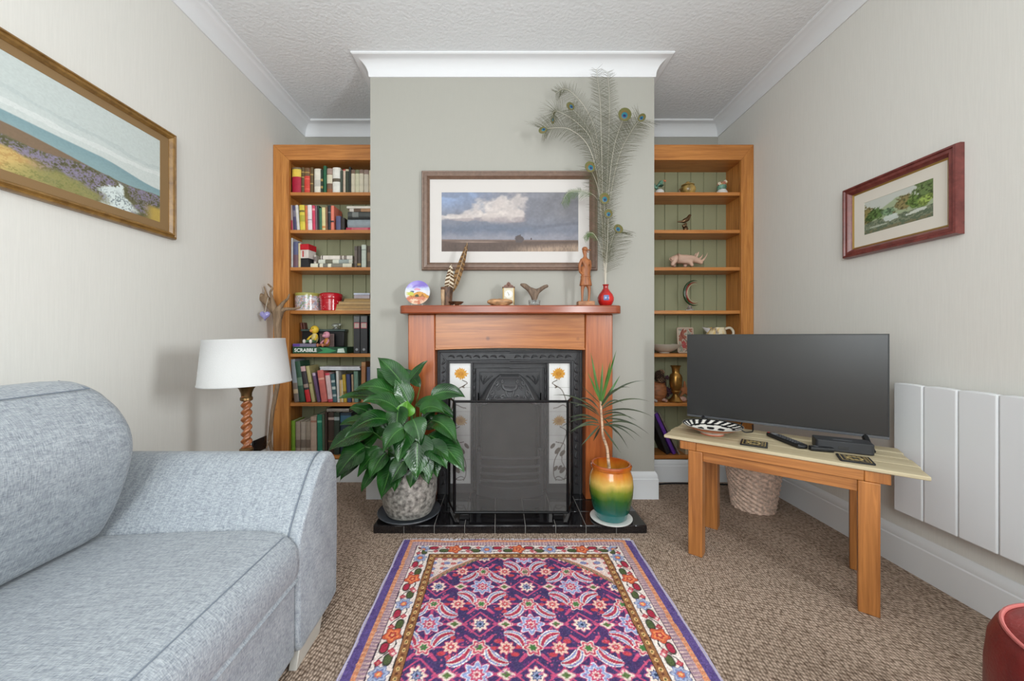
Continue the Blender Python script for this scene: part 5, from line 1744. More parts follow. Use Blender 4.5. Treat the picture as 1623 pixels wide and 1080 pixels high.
def leaf_mat(name, dark, light, vein, rough=0.3):
    m = pm(name, dark, rough, spec=0.5, coat=0.15)
    nt = m.node_tree
    L = nt.links.new
    P = nt.nodes['Principled BSDF']
    tc = nt.nodes.new('ShaderNodeTexCoord')
    sp = nt.nodes.new('ShaderNodeSeparateXYZ')
    L(tc.outputs['UV'], sp.inputs[0])
    ab = nt.nodes.new('ShaderNodeMath')
    ab.operation = 'SUBTRACT'
    L(sp.outputs[0], ab.inputs[0])
    ab.inputs[1].default_value = 0.5
    a2 = nt.nodes.new('ShaderNodeMath')
    a2.operation = 'ABSOLUTE'
    L(ab.outputs[0], a2.inputs[0])
    # herring-bone side veins: sin(60*(v - 0.7*|u|))
    m1 = nt.nodes.new('ShaderNodeMath')
    m1.operation = 'MULTIPLY_ADD'
    L(a2.outputs[0], m1.inputs[0])
    m1.inputs[1].default_value = -0.55
    L(sp.outputs[1], m1.inputs[2])
    m2 = nt.nodes.new('ShaderNodeMath')
    m2.operation = 'MULTIPLY'
    L(m1.outputs[0], m2.inputs[0])
    m2.inputs[1].default_value = 95
    sn = nt.nodes.new('ShaderNodeMath')
    sn.operation = 'SINE'
    L(m2.outputs[0], sn.inputs[0])
    rib = nt.nodes.new('ShaderNodeMapRange')
    rib.inputs[1].default_value, rib.inputs[2].default_value = 0.0, 0.035
    rib.inputs[3].default_value, rib.inputs[4].default_value = 1.0, 0.0
    L(a2.outputs[0], rib.inputs[0])
    n = nt.nodes.new('ShaderNodeTexNoise')
    n.inputs['Scale'].default_value = 9
    L(tc.outputs['Object'], n.inputs['Vector'])
    r = nt.nodes.new('ShaderNodeValToRGB')
    r.color_ramp.elements[0].position, r.color_ramp.elements[1].position = 0.35, 0.65
    r.color_ramp.elements[0].color, r.color_ramp.elements[1].color = lin(dark), lin(light)
    L(n.outputs['Fac'], r.inputs[0])
    mx = nt.nodes.new('ShaderNodeMix')
    mx.data_type = 'RGBA'
    L(rib.outputs[0], mx.inputs[0])
    L(r.outputs[0], mx.inputs[6])
    mx.inputs[7].default_value = lin(vein)
    L(mx.outputs[2], P.inputs['Base Color'])
    b = nt.nodes.new('ShaderNodeBump')
    b.inputs['Strength'].default_value = 0.13
    b.inputs['Distance'].default_value = 0.003
    L(sn.outputs[0], b.inputs['Height'])
    L(b.outputs[0], P.inputs['Normal'])
    return m


M_LEAF = leaf_mat('peace_lily_leaf', (20, 54, 22), (40, 88, 34), (76, 122, 60), 0.2)
M_LEAFY = leaf_mat('young_leaf', (74, 130, 40), (94, 150, 52), (130, 176, 84), 0.35)
M_STEM = pm('green_stem', (72, 118, 52), 0.5)
LX, LY = (649 - CX) * 2.10 / F, 2.10
pl = thing('peace_lily', 'large peace lily in mottled silver pot on the hearth end', 'plant', (LX, LY, HZ + 0.012))
LZ = HZ + 0.012
M_POT = pm('mottled_silver_glaze', (140, 137, 131), 0.38, 0.2, noise=(52, 0.36, (1, 1, 1)), bump=(60, 0.7, (1, 1, 1)))
MB().lathe([(0.0, 0), (0.105, 0), (0.122, 0.008), (0.140, 0.05), (0.150, 0.12), (0.150, 0.19), (0.144, 0.25), (0.138, 0.275), (0.130, 0.275), (0.134, 0.24), (0.13, 0.22), (0, 0.22)], 48).build('pot', M_POT, pl)
MB().lathe([(0, 0.221), (0.131, 0.221), (0.10, 0.232), (0, 0.236)], 24).build('soil', pm('dark_soil', (50, 38, 30), 0.95, bump=(90, 1.0, (1, 1, 1))), pl)
sa = MB().lathe([(0.0, 0), (0.12, 0), (0.150, 0.006), (0.170, 0.022), (0.168, 0.026), (0.15, 0.012), (0, 0.0105)], 48).build('saucer', pm('dark_grey_plastic', (72, 76, 82), 0.4), None, (LX, LY, HZ + 0.0005))
tag(sa, 'dark grey plastic saucer under the silver pot', 'saucer')
# (base px, tip px, width px, depth of base, depth of tip, lift, face direction, young)
SCL = 3.375
LV = [
    ((492, 270), (333, 90), 95, -0.02, 0.02, 0.03, (0.5, -1, 0.5), 0),
    ((505, 345), (425, 205), 78, -0.06, -0.06, 0.02, (0.3, -1, 0.3), 0),
    ((498, 225), (600, 108), 42, 0.0, 0.02, 0.02, (-0.4, -1, 0.5), 2),
    ((430, 290), (212, 262), 88, -0.04, -0.08, 0.06, (0, -0.7, 1), 0),
    ((445, 340), (125, 308), 105, 0.02, -0.02, 0.06, (0.0, -0.5, 1), 0),
    ((410, 250), (328, 150), 70, 0.06, 0.08, 0.02, (0.4, -1, 0.4), 0),
    ((480, 412), (492, 322), 74, -0.10, -0.10, 0.01, (0.1, -1, 0.3), 1),
    ((535, 345), (752, 425), 88, -0.02, -0.04, 0.07, (0.3, -0.7, 1), 0),
    ((618, 300), (803, 305), 78, 0.03, 0.03, 0.06, (0.2, -0.9, 0.6), 0),
    ((580, 470), (758, 458), 76, 0.00, -0.02, 0.05, (0.2, -0.6, 1), 0),
    ((600, 505), (797, 705), 130, -0.10, -0.22, 0.06, (0.7, -0.9, 0.8), 0),
    ((445, 350), (430, 512), 95, -0.10, -0.16, 0.03, (-0.2, -1, 0.5), 0),
    ((500, 450), (442, 655), 96, -0.15, -0.24, 0.03, (-0.2, -1, 0.4), 0),
    ((548, 495), (540, 745), 122, -0.16, -0.25, 0.03, (0.1, -1, 0.45), 0),
    ((610, 575), (652, 735), 82, -0.10, -0.17, 0.02, (0.4, -1, 0.4), 0),
    ((335, 445), (128, 455), 78, 0.0, 0.0, 0.05, (-0.2, -0.7, 1), 0),
    ((310, 490), (55, 608), 112, -0.05, -0.10, 0.07, (-0.4, -0.8, 0.9), 0),
    ((268, 570), (105, 745), 125, -0.10, -0.16, 0.05, (-0.5, -1, 0.7), 0),
    ((352, 580), (225, 730), 84, -0.10, -0.16, 0.04, (-0.4, -1, 0.6), 0),
    ((335, 672), (245, 815), 62, -0.10, -0.15, 0.03, (-0.5, -1, 0.5), 0),
    ((425, 625), (350, 852), 98, -0.15, -0.20, 0.02, (-0.3, -1, 0.35), 0),
    ((440, 680), (422, 812), 48, -0.16, -0.18, 0.01, (0, -1, 0.3), 0),
    ((525, 690), (508, 790), 48, -0.17, -0.18, 0.01, (0.1, -1, 0.3), 0),
    ((585, 670), (605, 770), 52, -0.15, -0.17, 0.01, (0.3, -1, 0.3), 0),
    ((310, 400), (178, 365), 62, 0.05, 0.06, 0.04, (-0.2, -0.8, 0.8), 0),
    ((370, 500), (215, 555), 70, 0.0, -0.02, 0.05, (-0.3, -0.8, 0.8), 0),
    ((240, 640), (130, 755), 60, -0.02, -0.06, 0.04, (-0.5, -1, 0.6), 0),
    ((640, 380), (560, 430), 52, 0.03, 0.0, 0.02, (0.2, -1, 0.4), 0),
    ((560, 430), (705, 500), 70, 0.04, 0.06, 0.05, (0.3, -0.8, 0.8), 0),
    ((385, 470), (350, 405), 56, -0.08, -0.08, 0.02, (0.1, -1, 0.3), 2),
    ((300, 500), (420, 430), 46, 0.02, -0.02, 0.02, (0, -1, 0.5), 2),
    ((620, 560), (745, 540), 70, 0.04, 0.05, 0.05, (0.3, -0.8, 0.9), 0),
    ((690, 610), (775, 690), 60, -0.04, -0.08, 0.04, (0.5, -0.9, 0.6), 0),
    ((500, 560), (480, 670), 70, -0.06, -0.10, 0.02, (0, -1, 0.4), 0),
    ((400, 560), (440, 450), 60, 0.04, 0.06, 0.02, (0, -1, 0.4), 0),
    ((540, 620), (575, 720), 60, -0.12, -0.15, 0.02, (0.2, -1, 0.4), 0),
    ((460, 500), (300, 470), 66, 0.08, 0.10, 0.06, (-0.1, -0.8, 0.8), 0),
    ((470, 330), (385, 175), 84, 0.02, 0.05, 0.03, (0.4, -1, 0.5), 0),
    ((455, 380), (255, 330), 86, -0.10, -0.14, 0.07, (0.0, -0.7, 1), 0),
    ((400, 430), (160, 520), 88, -0.12, -0.18, 0.09, (-0.3, -0.8, 0.9), 0),
    ((380, 600), (290, 745), 84, -0.14, -0.20, 0.04, (-0.4, -1, 0.5), 0),
    ((620, 430), (760, 560), 90, -0.08, -0.15, 0.07, (0.6, -0.9, 0.8), 0),
    ((560, 380), (690, 390), 74, -0.12, -0.16, 0.06, (0.2, -0.8, 0.9), 0),
    ((470, 470), (360, 600), 92, -0.18, -0.24, 0.05, (-0.3, -1, 0.6), 0),
    ((600, 560), (705, 690), 92, -0.17, -0.24, 0.05, (0.5, -1, 0.6), 0),
    ((520, 420), (560, 560), 88, -0.14, -0.20, 0.04, (0.2, -1, 0.5), 0),
    ((330, 520), (160, 690), 80, -0.02, -0.06, 0.06, (-0.5, -0.9, 0.7), 0),
    ((560, 250), (470, 150), 50, 0.08, 0.11, 0.02, (0.2, -1, 0.5), 0),
    ((420, 300), (300, 235), 64, 0.10, 0.12, 0.05, (0.0, -0.8, 0.9), 0),
    ((480, 640), (400, 770), 74, -0.19, -0.23, 0.02, (-0.2, -1, 0.4), 0),
    ((570, 620), (620, 740), 60, -0.19, -0.22, 0.02, (0.2, -1, 0.4), 0),
    ((560, 300), (640, 215), 40, 0.10, 0.14, 0.02, (-0.2, -1, 0.6), 0) if False else ((470, 560), (390, 680), 80, -0.05, -0.09, 0.03, (-0.2, -1, 0.4), 0),
]
b0, b1, b2 = MB(), MB(), MB()
for m in (b0, b1):
    m.uv = []
ln = Vector((LX, LY, LZ))
for (bx, by), (tx, ty), wpx, db, dt, lift, nr, yg in LV:
    B = W(500 + bx / SCL, 540 + by / SCL, LY + db) - ln
    T = W(500 + tx / SCL, 540 + ty / SCL, LY + dt) - ln
    wd_ = wpx / SCL * LY / F * 1.28
    leaf(b1 if yg == 1 else b0, B, T, wd_, lift, nr, 0.34, 14, wav=0.035)
    root = Vector((random.uniform(-0.05, 0.05), random.uniform(-0.05, 0.04), 0.225))
    midp = root.lerp(B, 0.55) + Vector((0, 0, 0.05))
    b2.tube(bez(root, midp, B, 8), [0.0042 - 0.002 * k / 8 for k in range(9)], 6)
leaf_build(b0, 'foliage', M_LEAF, pl, (0, 0, 0))
leaf_build(b1, 'young_leaf', M_LEAFY, pl, (0, 0, 0))
b2.build('stems', M_STEM, pl)

# dragon tree in the glazed pot
GX, GY, GZ = (968.5 - CX) * 2.045 / F, 2.045, HZ + 0.010


def grad_mat():
    m = pm('sunset_glaze', (180, 120, 40), 0.12, spec=0.6, coat=0.5)
    nt = m.node_tree
    L = nt.links.new
    tc = nt.nodes.new('ShaderNodeTexCoord')
    sp = nt.nodes.new('ShaderNodeSeparateXYZ')
    L(tc.outputs['Object'], sp.inputs[0])
    n = nt.nodes.new('ShaderNodeTexNoise')
    n.inputs['Scale'].default_value = 16
    n.inputs['Detail'].default_value = 5
    mp = nt.nodes.new('ShaderNodeMapping')
    mp.inputs['Scale'].default_value = (1, 1, 0.35)
    L(tc.outputs['Object'], mp.inputs[0])
    L(mp.outputs[0], n.inputs['Vector'])
    ma = nt.nodes.new('ShaderNodeMath')
    ma.operation = 'MULTIPLY_ADD'
    L(n.outputs['Fac'], ma.inputs[0])
    ma.inputs[1].default_value = 0.07
    L(sp.outputs[2], ma.inputs[2])
    mr = nt.nodes.new('ShaderNodeMapRange')
    mr.inputs[1].default_value, mr.inputs[2].default_value = 0.03, 0.33
    L(ma.outputs[0], mr.inputs[0])
    r = nt.nodes.new('ShaderNodeValToRGB')
    e = r.color_ramp.elements
    e[0].position, e[1].position = 0.08, 0.98
    e[0].color, e[1].color = lin((38, 112, 112)), lin((164, 74, 24))
    for ps, c in ((0.26, (34, 88, 66)), (0.42, (40, 92, 36)), (0.57, (116, 132, 42)), (0.70, (214, 178, 92)), (0.83, (206, 128, 40))):
        q = e.new(ps)
        q.color = lin(c)
    L(mr.outputs[0], r.inputs[0])
    L(r.outputs[0], nt.nodes['Principled BSDF'].inputs['Base Color'])
    return m


gr = thing('dragon_tree', 'spiky dragon tree in orange and green glazed pot on the hearth', 'plant', (GX, GY, GZ))
MB().lathe([(0.0, 0), (0.076, 0), (0.082, 0.006), (0.098, 0.06), (0.112, 0.13), (0.115, 0.175), (0.110, 0.225), (0.100, 0.252), (0.098, 0.262), (0.106, 0.268), (0.107, 0.280), (0.101, 0.288), (0.092, 0.287), (0.090, 0.26), (0.094, 0.22), (0, 0.22)], 48).build('pot', grad_mat(), gr)
MB().lathe([(0, 0.221), (0.094, 0.221), (0.06, 0.232), (0, 0.234)], 24).build('soil', pm('dark_soil', (50, 38, 30), 0.95), gr)
gs = MB().lathe([(0.0, 0), (0.092, 0), (0.108, 0.006), (0.110, 0.011), (0.106, 0.012), (0.09, 0.0085), (0, 0.0085)], 48).build('saucer', pm('white_china', (222, 222, 218), 0.25), None, (GX, GY, HZ + 0.0005))
tag(gs, 'white saucer under the orange and green glazed pot', 'saucer')
gn = Vector((GX, GY, GZ))


def gp(px, py, dd=0.0):
    return W(px, py, GY + dd) - gn


tr = smooth_path([gp(966, 745), gp(964, 728), gp(962, 710), gp(956, 692), gp(954.5, 676), gp(953, 655), gp(952, 636)], 6)
MB().tube(tr, [0.0085 - 0.003 * k / (len(tr) - 1) for k in range(len(tr))], 8).build('trunk', pm('pale_bark', (186, 158, 132), 0.8, noise=(30, 0.2, (1, 1, 4))), gr)
b0, b1 = MB(), MB()
b0.uv, b1.uv = [], []
DT = [((952, 640), (977, 555)), ((951, 640), (936, 558)), ((952, 640), (1022, 604)), ((951, 635), (931, 590)), ((953, 645), (983, 595)), ((954, 640), (968, 570)), ((952, 635), (955, 575)), ((953, 650), (1030, 637)), ((954, 655), (1036, 662)), ((950, 655), (876, 627)), ((950, 660), (882, 640)),
      ((953, 660), (1005, 668)), ((950, 668), (892, 668)), ((951, 672), (903, 690)), ((955, 675), (1020, 682)), ((956, 676), (1018, 696)), ((955, 678), (985, 720)), ((950, 676), (893, 694)), ((951, 678), (940, 700)), ((955, 676), (1008, 700)), ((951, 660), (908, 646)), ((954, 668), (1010, 668)),
      ((953, 650), (988, 640)), ((950, 650), (915, 635)), ((950, 672), (905, 664)), ((955, 672), (996, 712)), ((954, 660), (980, 690)), ((951, 674), (920, 708)), ((952, 638), (944, 600)), ((953, 636), (966, 590)), ((951, 640), (920, 610)), ((953, 640), (1000, 615)), ((954, 665), (1030, 690)), ((952, 645), (972, 612)), ((950, 668), (886, 680))]
for i, (q0, q1) in enumerate(DT):
    young = q1[1] < 605 and abs(q1[0] - 952) < 40
    da = rnd.uniform(-0.13, 0.10)
    B, T = gp(*q0), gp(q1[0], q1[1], da)
    ups = abs(q1[0] - 952) > 35
    leaf(b1 if young else b0, B, T, 0.0105 if not young else 0.015, 0.065 if ups else 0.0, (0.1, -0.8, 0.8), 0.5, 10)
leaf_build(b0, 'foliage', leaf_mat('dragon_leaf', (44, 56, 42), (70, 84, 58), (110, 74, 72), 0.35), gr, (0, 0, 0))
leaf_build(b1, 'young_foliage', leaf_mat('dragon_leaf_young', (54, 98, 40), (84, 130, 60), (110, 150, 84), 0.35), gr, (0, 0, 0))

# ------------------------------------------------------------------ books
M_PAGE = pm('book_pages', (214, 204, 184), 0.85)
_bm = {}


def bmat(c):
    c = tuple(int(v) for v in c)
    if c not in _bm:
        _bm[c] = pm('cover_%02x%02x%02x' % c, c, 0.55, noise=(25, 0.06, (1, 1, 1)))
    return _bm[c]


def book_mesh(name, w, h, dep, col, bands, page=None):
    """spine towards -y, standing on z=0; bands: [(from, to, colour)] along the height of the spine"""
    th = min(0.0025, w * 0.12)
    bo_ = 0.16 * w
    outer = [(-w / 2, dep), (-w / 2, bo_), (-w * 0.36, bo_ * 0.35), (-w * 0.15, 0), (w * 0.15, 0), (w * 0.36, bo_ * 0.35), (w / 2, bo_), (w / 2, dep)]
    inner = [(w / 2 - th, dep), (w / 2 - th, bo_ + 0.004), (-w / 2 + th, bo_ + 0.004), (-w / 2 + th, dep)]
    cols = [col]
    zs = [0.0, 1.0]
    for a, c, k in bands:
        zs += [a, c]
        if k not in cols:
            cols.append(k)
    zs = sorted(set(zs))
    b = MB()
    ol = outer + inner
    n = len(ol)
    base = 0
    vs, fs, ms = [], [], []
    for z in zs:
        vs += [(x, y, z * h) for x, y in ol]
    for k in range(len(zs) - 1):
        m = 0
        mid = (zs[k] + zs[k + 1]) / 2
        for a, c, kc in bands:
            if a <= mid <= c:
                m = cols.index(kc)
        for i in range(n):
            j = (i + 1) % n
            fs.append((k * n + j, k * n + i, (k + 1) * n + i, (k + 1) * n + j))
            ms.append(m if 1 <= i <= 5 else 0)
    o = (len(zs) - 1) * n
    for q in (0, o):
        fc = [(0, 1, 10, 11), (1, 2, 3, 4, 5, 6, 9, 10), (6, 7, 8, 9)]
        for f in fc:
            fs.append(tuple(q + i for i in (f if q == 0 else reversed(f))))
            ms.append(0)
    b.add(vs, fs, ms)
    ob = b.build(name, [bmat(c) for c in cols], smooth=30)
    pg = MB().box(-w / 2 + th, w / 2 - th, bo_ + 0.005, dep - 0.003, 0.003, h - 0.003).build('pages', page or M_PAGE, ob)
    return ob


ORD = ['first', 'second', 'third', 'fourth', 'fifth', 'sixth', 'seventh', 'eighth', 'ninth', 'tenth', 'eleventh', 'twelfth', 'thirteenth', 'fourteenth', 'fifteenth', 'sixteenth', 'seventeenth', 'eighteenth']


def shelf_row(shelf_i, phrase, group, rows, d=2.712, dep=0.145):
    zb = SHELF[shelf_i] + 0.0006
    for i, r in enumerate(rows):
        x0, x1, yt, col, desc = r[:5]
        bands = r[5] if len(r) > 5 else []
        lean = r[6] if len(r) > 6 else 0
        X0, X1 = (x0 - CX) * d / F, (x1 - CX) * d / F
        w = X1 - X0 - 0.0008
        top = H - (yt - CY) * d / F
        h = top - zb
        ob = book_mesh('book', w, h, dep + rnd.uniform(-0.012, 0.0), col, bands)
        th = math.asin(max(-0.5, min(0.5, lean * d / F / h)))
        ob.location = ((X0 + X1) / 2, d + rnd.uniform(-0.004, 0.004), zb + abs(math.sin(th)) * w / 2)
        ob.rotation_euler = (0, th, 0)
        tag(ob, '%s, %s from the left, %s' % (desc, ORD[i], phrase), 'book', group)


GOLD = (170, 140, 80)
CR = (212, 202, 178)
shelf_row(0, 'top book shelf', 'books on the top shelf', [
    (462.2, 476.7, 265.5, (172, 30, 58), 'thick red book with yellow top band', [(0.64, 0.93, (226, 196, 80)), (0.93, 1.0, (120, 104, 80))]),
    (477.4, 482.2, 265.5, (94, 76, 46), 'thin brown and gold book', [(0.6, 0.64, GOLD), (0.8, 0.84, GOLD), (0.25, 0.28, GOLD)]),
    (482.2, 491.0, 266.5, (208, 68, 56), 'red spined book with brown top', [(0.68, 1.0, (112, 84, 56)), (0.8, 0.84, GOLD), (0.55, 0.58, (230, 120, 100)), (0.15, 0.17, (230, 120, 100))]),
    (491.2, 496.3, 265.5, (98, 78, 46), 'brown and gold book after the red one', [(0.7, 0.75, GOLD), (0.35, 0.4, GOLD)]),
    (497.2, 508.2, 267.3, (222, 216, 200), 'thick cream book with a grey round emblem', [(0.28, 0.55, (196, 192, 180))]),
    (508.4, 512.0, 269, (38, 52, 40), 'thin dark green and gold book', [(0.2, 0.3, GOLD), (0.5, 0.6, GOLD)]),
    (512.2, 516.9, 262.8, (40, 96, 66), 'tall green book', []),
    (517.2, 526.0, 266.5, (122, 92, 74), 'brown book with cream label', [(0.4, 0.75, CR), (0.78, 1.0, (164, 140, 128)), (0.0, 0.18, (148, 92, 58))]),
    (526.2, 538.8, 265.2, (224, 221, 212), 'thick white book with dark emblem', [(0.45, 0.58, (96, 86, 72))]),
    (539.2, 543.0, 271, (66, 76, 64), 'dark grey green book', []),
    (543.2, 547.2, 268, (214, 192, 170), 'thin cream pink book', [(0.94, 1.0, (190, 80, 70))]),
    (547.4, 552.8, 268.5, (62, 70, 56), 'dark olive book', [(0.92, 1.0, (200, 190, 160))]),
    (553.0, 556.0, 265, (52, 56, 52), 'thin charcoal book', []),
    (556.4, 562.6, 269, CR, 'cream book with brown top', [(0.83, 1.0, (124, 100, 84))]),
    (562.8, 569.4, 269, (208, 204, 176), 'cream green book with brown top', [(0.83, 1.0, (118, 120, 92))]),
    (569.6, 576.2, 269, (210, 202, 180), 'pale cream book with brown top', [(0.83, 1.0, (130, 108, 94))]),
    (576.6, 584.4, 269.5, (200, 192, 174), 'cream book with greyish top', [(0.81, 1.0, (138, 118, 108))]),
    (584.8, 591.0, 270, (206, 196, 172), 'cream book half hidden by the chimney breast', []),
])
shelf_row(1, 'second book shelf', 'books on the second shelf', [
    (461.8, 464.6, 325.5, (168, 152, 150), 'thin grey book with red foot', [(0, 0.4, (176, 60, 80))], -1.6),
    (464.8, 470.2, 325.5, (74, 72, 104), 'indigo book', [(0.55, 0.8, (120, 116, 130))], -2.0),
    (470.6, 475.0, 325.3, (206, 204, 200), 'white book', [], -3.0),
    (475.2, 483.6, 325.3, (216, 198, 72), 'bright yellow book with dark title', [(0.72, 0.8, (120, 110, 50)), (0.35, 0.6, (176, 170, 60))], -1.5),
    (483.8, 488.0, 325.6, (200, 112, 74), 'thin orange brown book', [], -1.2),
    (488.2, 494.8, 325.3, (226, 218, 218), 'white book with fine grey lettering', [(0.4, 0.44, (170, 150, 160))], -1.0),
    (495.0, 499.6, 325.6, (206, 62, 92), 'crimson pink book', [(0.8, 0.88, (236, 150, 160))], -1.0),
    (499.9, 502.9, 326, (118, 92, 100), 'thin mauve grey book', [], -0.8),
    (503.1, 506.0, 326, (34, 38, 36), 'thin black book', [(0.85, 1, (30, 60, 44))], -0.6),
    (506.2, 510.2, 329.6, (56, 106, 78), 'short green book', [], -0.6),
    (510.4, 516.0, 329.0, (216, 204, 148), 'pale yellow book', [(0.1, 0.2, (206, 140, 80))], -0.6),
    (516.2, 518.9, 328, (132, 96, 72), 'thin brown book', [], -0.4),
    (519.1, 523.9, 325.2, (40, 44, 50), 'tall black book', [(0.7, 0.74, (120, 120, 120))], -0.3),
    (524.3, 529.2, 326.2, (222, 122, 102), 'salmon pink book with dark mark', [(0.33, 0.4, (60, 50, 50))], 0),
    (532.0, 539.6, 342.4, (84, 86, 118), 'short slate blue book', [], 0.0),
    (539.9, 546.4, 345.5, (48, 42, 38), 'short dark brown book', [], 0.0),
])
# lying stack, second shelf
def lying(zb, x0, x1, y0, y1, col, label, cat='book', group=None, bands=(), d=2.72, dep=0.135, yaw=0.0, tilt=0.0):
    """a book lying flat, spine to the room; y0,y1: pixel rows of its top and foot"""
    X0, X1 = (x0 - CX) * d / F, (x1 - CX) * d / F
    hh = (y1 - y0) * d / F - 0.0006
    ob = book_mesh('book' if cat == 'book' else 'magazine', hh, X1 - X0, dep, col, list(bands))
    ob.rotation_euler = (0, PI / 2 + tilt, yaw)
    ob.location = (X0, d, zb + hh / 2 + 0.0006)
    tag(ob, label, cat, group)
    return zb + hh + 0.0006


g = 'books lying in a pile on the second shelf'
z = SHELF[1]
for x0, x1, a, c, col, lab, bd in ((548.5, 592, 358.4, 364, (186, 60, 84), 'pink red book at the bottom of the pile on the second shelf', [(0.2, 0.8, (206, 110, 120))]),
                                   (550.5, 592, 345.4, 358.4, (142, 152, 156), 'thick grey blue book in the pile, above the pink one', [(0.04, 0.9, (150, 160, 166))]),
                                   (551, 591, 342.2, 345.4, (34, 36, 34), 'thin black book in the pile, above the grey blue one', []),
                                   (551, 591, 333.4, 342.2, (74, 78, 76), 'dark grey book with pale label in the pile', [(0.18, 0.42, (128, 132, 128))]),
                                   (553, 591, 328.2, 333.4, (104, 84, 68), 'brown book with white title near the top of the pile', [(0.02, 0.2, (206, 200, 190)), (0.5, 0.9, (170, 130, 96))]),
                                   (549.5, 592, 324.4, 328.2, (222, 216, 204), 'thin white book on top of the pile on the second shelf', [])):
    z = lying(z, x0, x1, a, c, col, lab, group=g, bands=bd)

shelf_row(2, 'third book shelf', 'upright books on the third shelf', [
    (459.8, 463.4, 377.2, (196, 194, 192), 'tall pale grey book', []),
    (463.8, 472.0, 383, (86, 90, 124), 'slate blue book', [(0.05, 0.5, (110, 80, 90))]),
    (472.4, 476.6, 385.5, (206, 192, 152), 'narrow cream book', []),
    (477.0, 479.2, 387, (52, 34, 30), 'thin dark brown book', []),
])
bx = thing('carton', 'tall carton with red top, white middle and black foot on the third shelf', 'box', ((487 - CX) * 2.735 / F, 2.735, SHELF[2] + 0.0006), (0, 0, math.radians(-8)))
MB().box(-0.030, 0.030, -0.03, 0.055, 0, 0.066).build('black_foot', bmat((36, 36, 40)), bx, bevel=0.001)
MB().box(-0.030, 0.030, -0.03, 0.055, 0.066, 0.125).build('white_band', bmat((214, 204, 198)), bx, bevel=0.001)
MB().box(-0.033, 0.033, -0.033, 0.058, 0.125, 0.166).build('red_lid', bmat((186, 24, 38)), bx, bevel=0.002)
MB().box(-0.0165, -0.006, -0.0312, -0.03, 0.075, 0.118).build('red_print', bmat((190, 70, 70)), bx)
g = 'white books lying on the third shelf'
z = SHELF[2]
z = lying(z, 492.0, 557.5, 415.4, 422.6, (220, 216, 196), 'cream white book at the bottom of the lying stack, third shelf', group=g, bands=[(0.18, 0.22, (90, 90, 84)), (0.3, 0.42, (120, 118, 108)), (0.5, 0.78, (128, 124, 112))])
z2 = z
z = lying(z, 504.5, 558.5, 409.2, 415.4, (204, 206, 192), 'grey white book in the middle of the lying stack, third shelf', group=g, bands=[(0.2, 0.42, (110, 108, 92)), (0.6, 0.9, (150, 160, 156))])
z = lying(z, 508.5, 558.5, 402.9, 409.2, (222, 214, 204), 'white book on top of the lying stack, third shelf', group=g, bands=[(0.03, 0.06, (60, 40, 40)), (0.6, 0.68, (130, 118, 110)), (0.72, 0.82, (140, 128, 120))])
ob = book_mesh('book', 0.016, 0.062, 0.10, (196, 188, 178), [(0.25, 0.8, (120, 108, 104))])
ob.location = ((499.0 - CX) * 2.735 / F, 2.735, z2 + 0.0006)
tag(ob, 'small white booklet with grey picture standing at the end of the lying stack', 'book', g)
for i, (x0, x1, yt, c, lab, bd) in enumerate(((561.2, 565.8, 390.5, (92, 84, 78), 'dark grey brown book right of the lying stack, third shelf', [(0.2, 0.8, (112, 100, 92))]), (566.0, 571.5, 390, (76, 66, 60), 'dark brown book beside the pale green one, third shelf', [(0.1, 0.2, GOLD)]),
                                      (572.4, 580.0, 388, (194, 202, 190), 'pale grey green book on the third shelf by the chimney breast', [(0.75, 0.8, (150, 158, 150))]), (581.4, 587.6, 390, (84, 72, 58), 'dark brown book cut off by the chimney breast, third shelf', [(0.3, 0.7, (120, 100, 76))]))):
    d = 2.712
    X0, X1 = (x0 - CX) * d / F, (x1 - CX) * d / F
    zb = SHELF[2] + 0.0006
    ob = book_mesh('book', X1 - X0 - 0.0008, H - (yt - CY) * d / F - zb, 0.14, c, bd)
    ob.location = ((X0 + X1) / 2, d, zb)
    tag(ob, lab, 'book', 'upright books on the third shelf')

# fourth shelf: tins and wooden folders
def tin_paint(a, r, z):
    P = Paint(a.shape, (206, 204, 208))
    n = fbm(a * 5 + 20, z * 60, 3, 4)
    m = fbm(a * 9 + 20, z * 90, 8, 3)
    P.put((n > 0.55) * 0.8, (150, 150, 168))
    P.put((m > 0.62) * 0.8, (206, 140, 120))
    P.put((m < 0.34) * 0.8, (120, 136, 80))
    P.put((z > 0.108) * 1.0, (164, 160, 84))
    P.put((z < 0.008) * 1.0, (220, 200, 190))
    return P.a


d = 2.785
p = (-1.3885, d, SHELF[3] + 0.0006)
t_ = thing('biscuit_tin', 'round floral tin with olive lid on the fourth book shelf', 'tin', p)
lathe_paint('body', [(0.0, 0), (0.0865, 0), (0.0875, 0.003)] + [(0.0875, 0.003 + 0.110 * k / 24) for k in range(1, 25)] + [(0.089, 0.1135), (0.089, 0.126), (0.0875, 0.128), (0.082, 0.1285), (0.0, 0.1285)], 96, tin_paint, attr_mat('printed_tin', 0.22, 0.6, 0.3), t_)
d = 2.775
rt = thing('red_tin', 'glossy red lidded tin beside the floral one', 'tin', ((525 - CX) * d / F, d, SHELF[3] + 0.0006))
M_REDT = pm('red_enamel', (180, 20, 36), 0.2, coat=0.4)
b = MB().lathe([(0.0, 0), (0.068, 0), (0.072, 0.004), (0.074, 0.075), (0.074, 0.082), (0.0, 0.082)], 40)
b.build('body', M_REDT, rt)
MB().lathe([(0.0, 0.082), (0.077, 0.082), (0.0785, 0.086), (0.0785, 0.118), (0.075, 0.124), (0.06, 0.130), (0.0, 0.132)], 40).build('lid', M_REDT, rt)
b = MB()
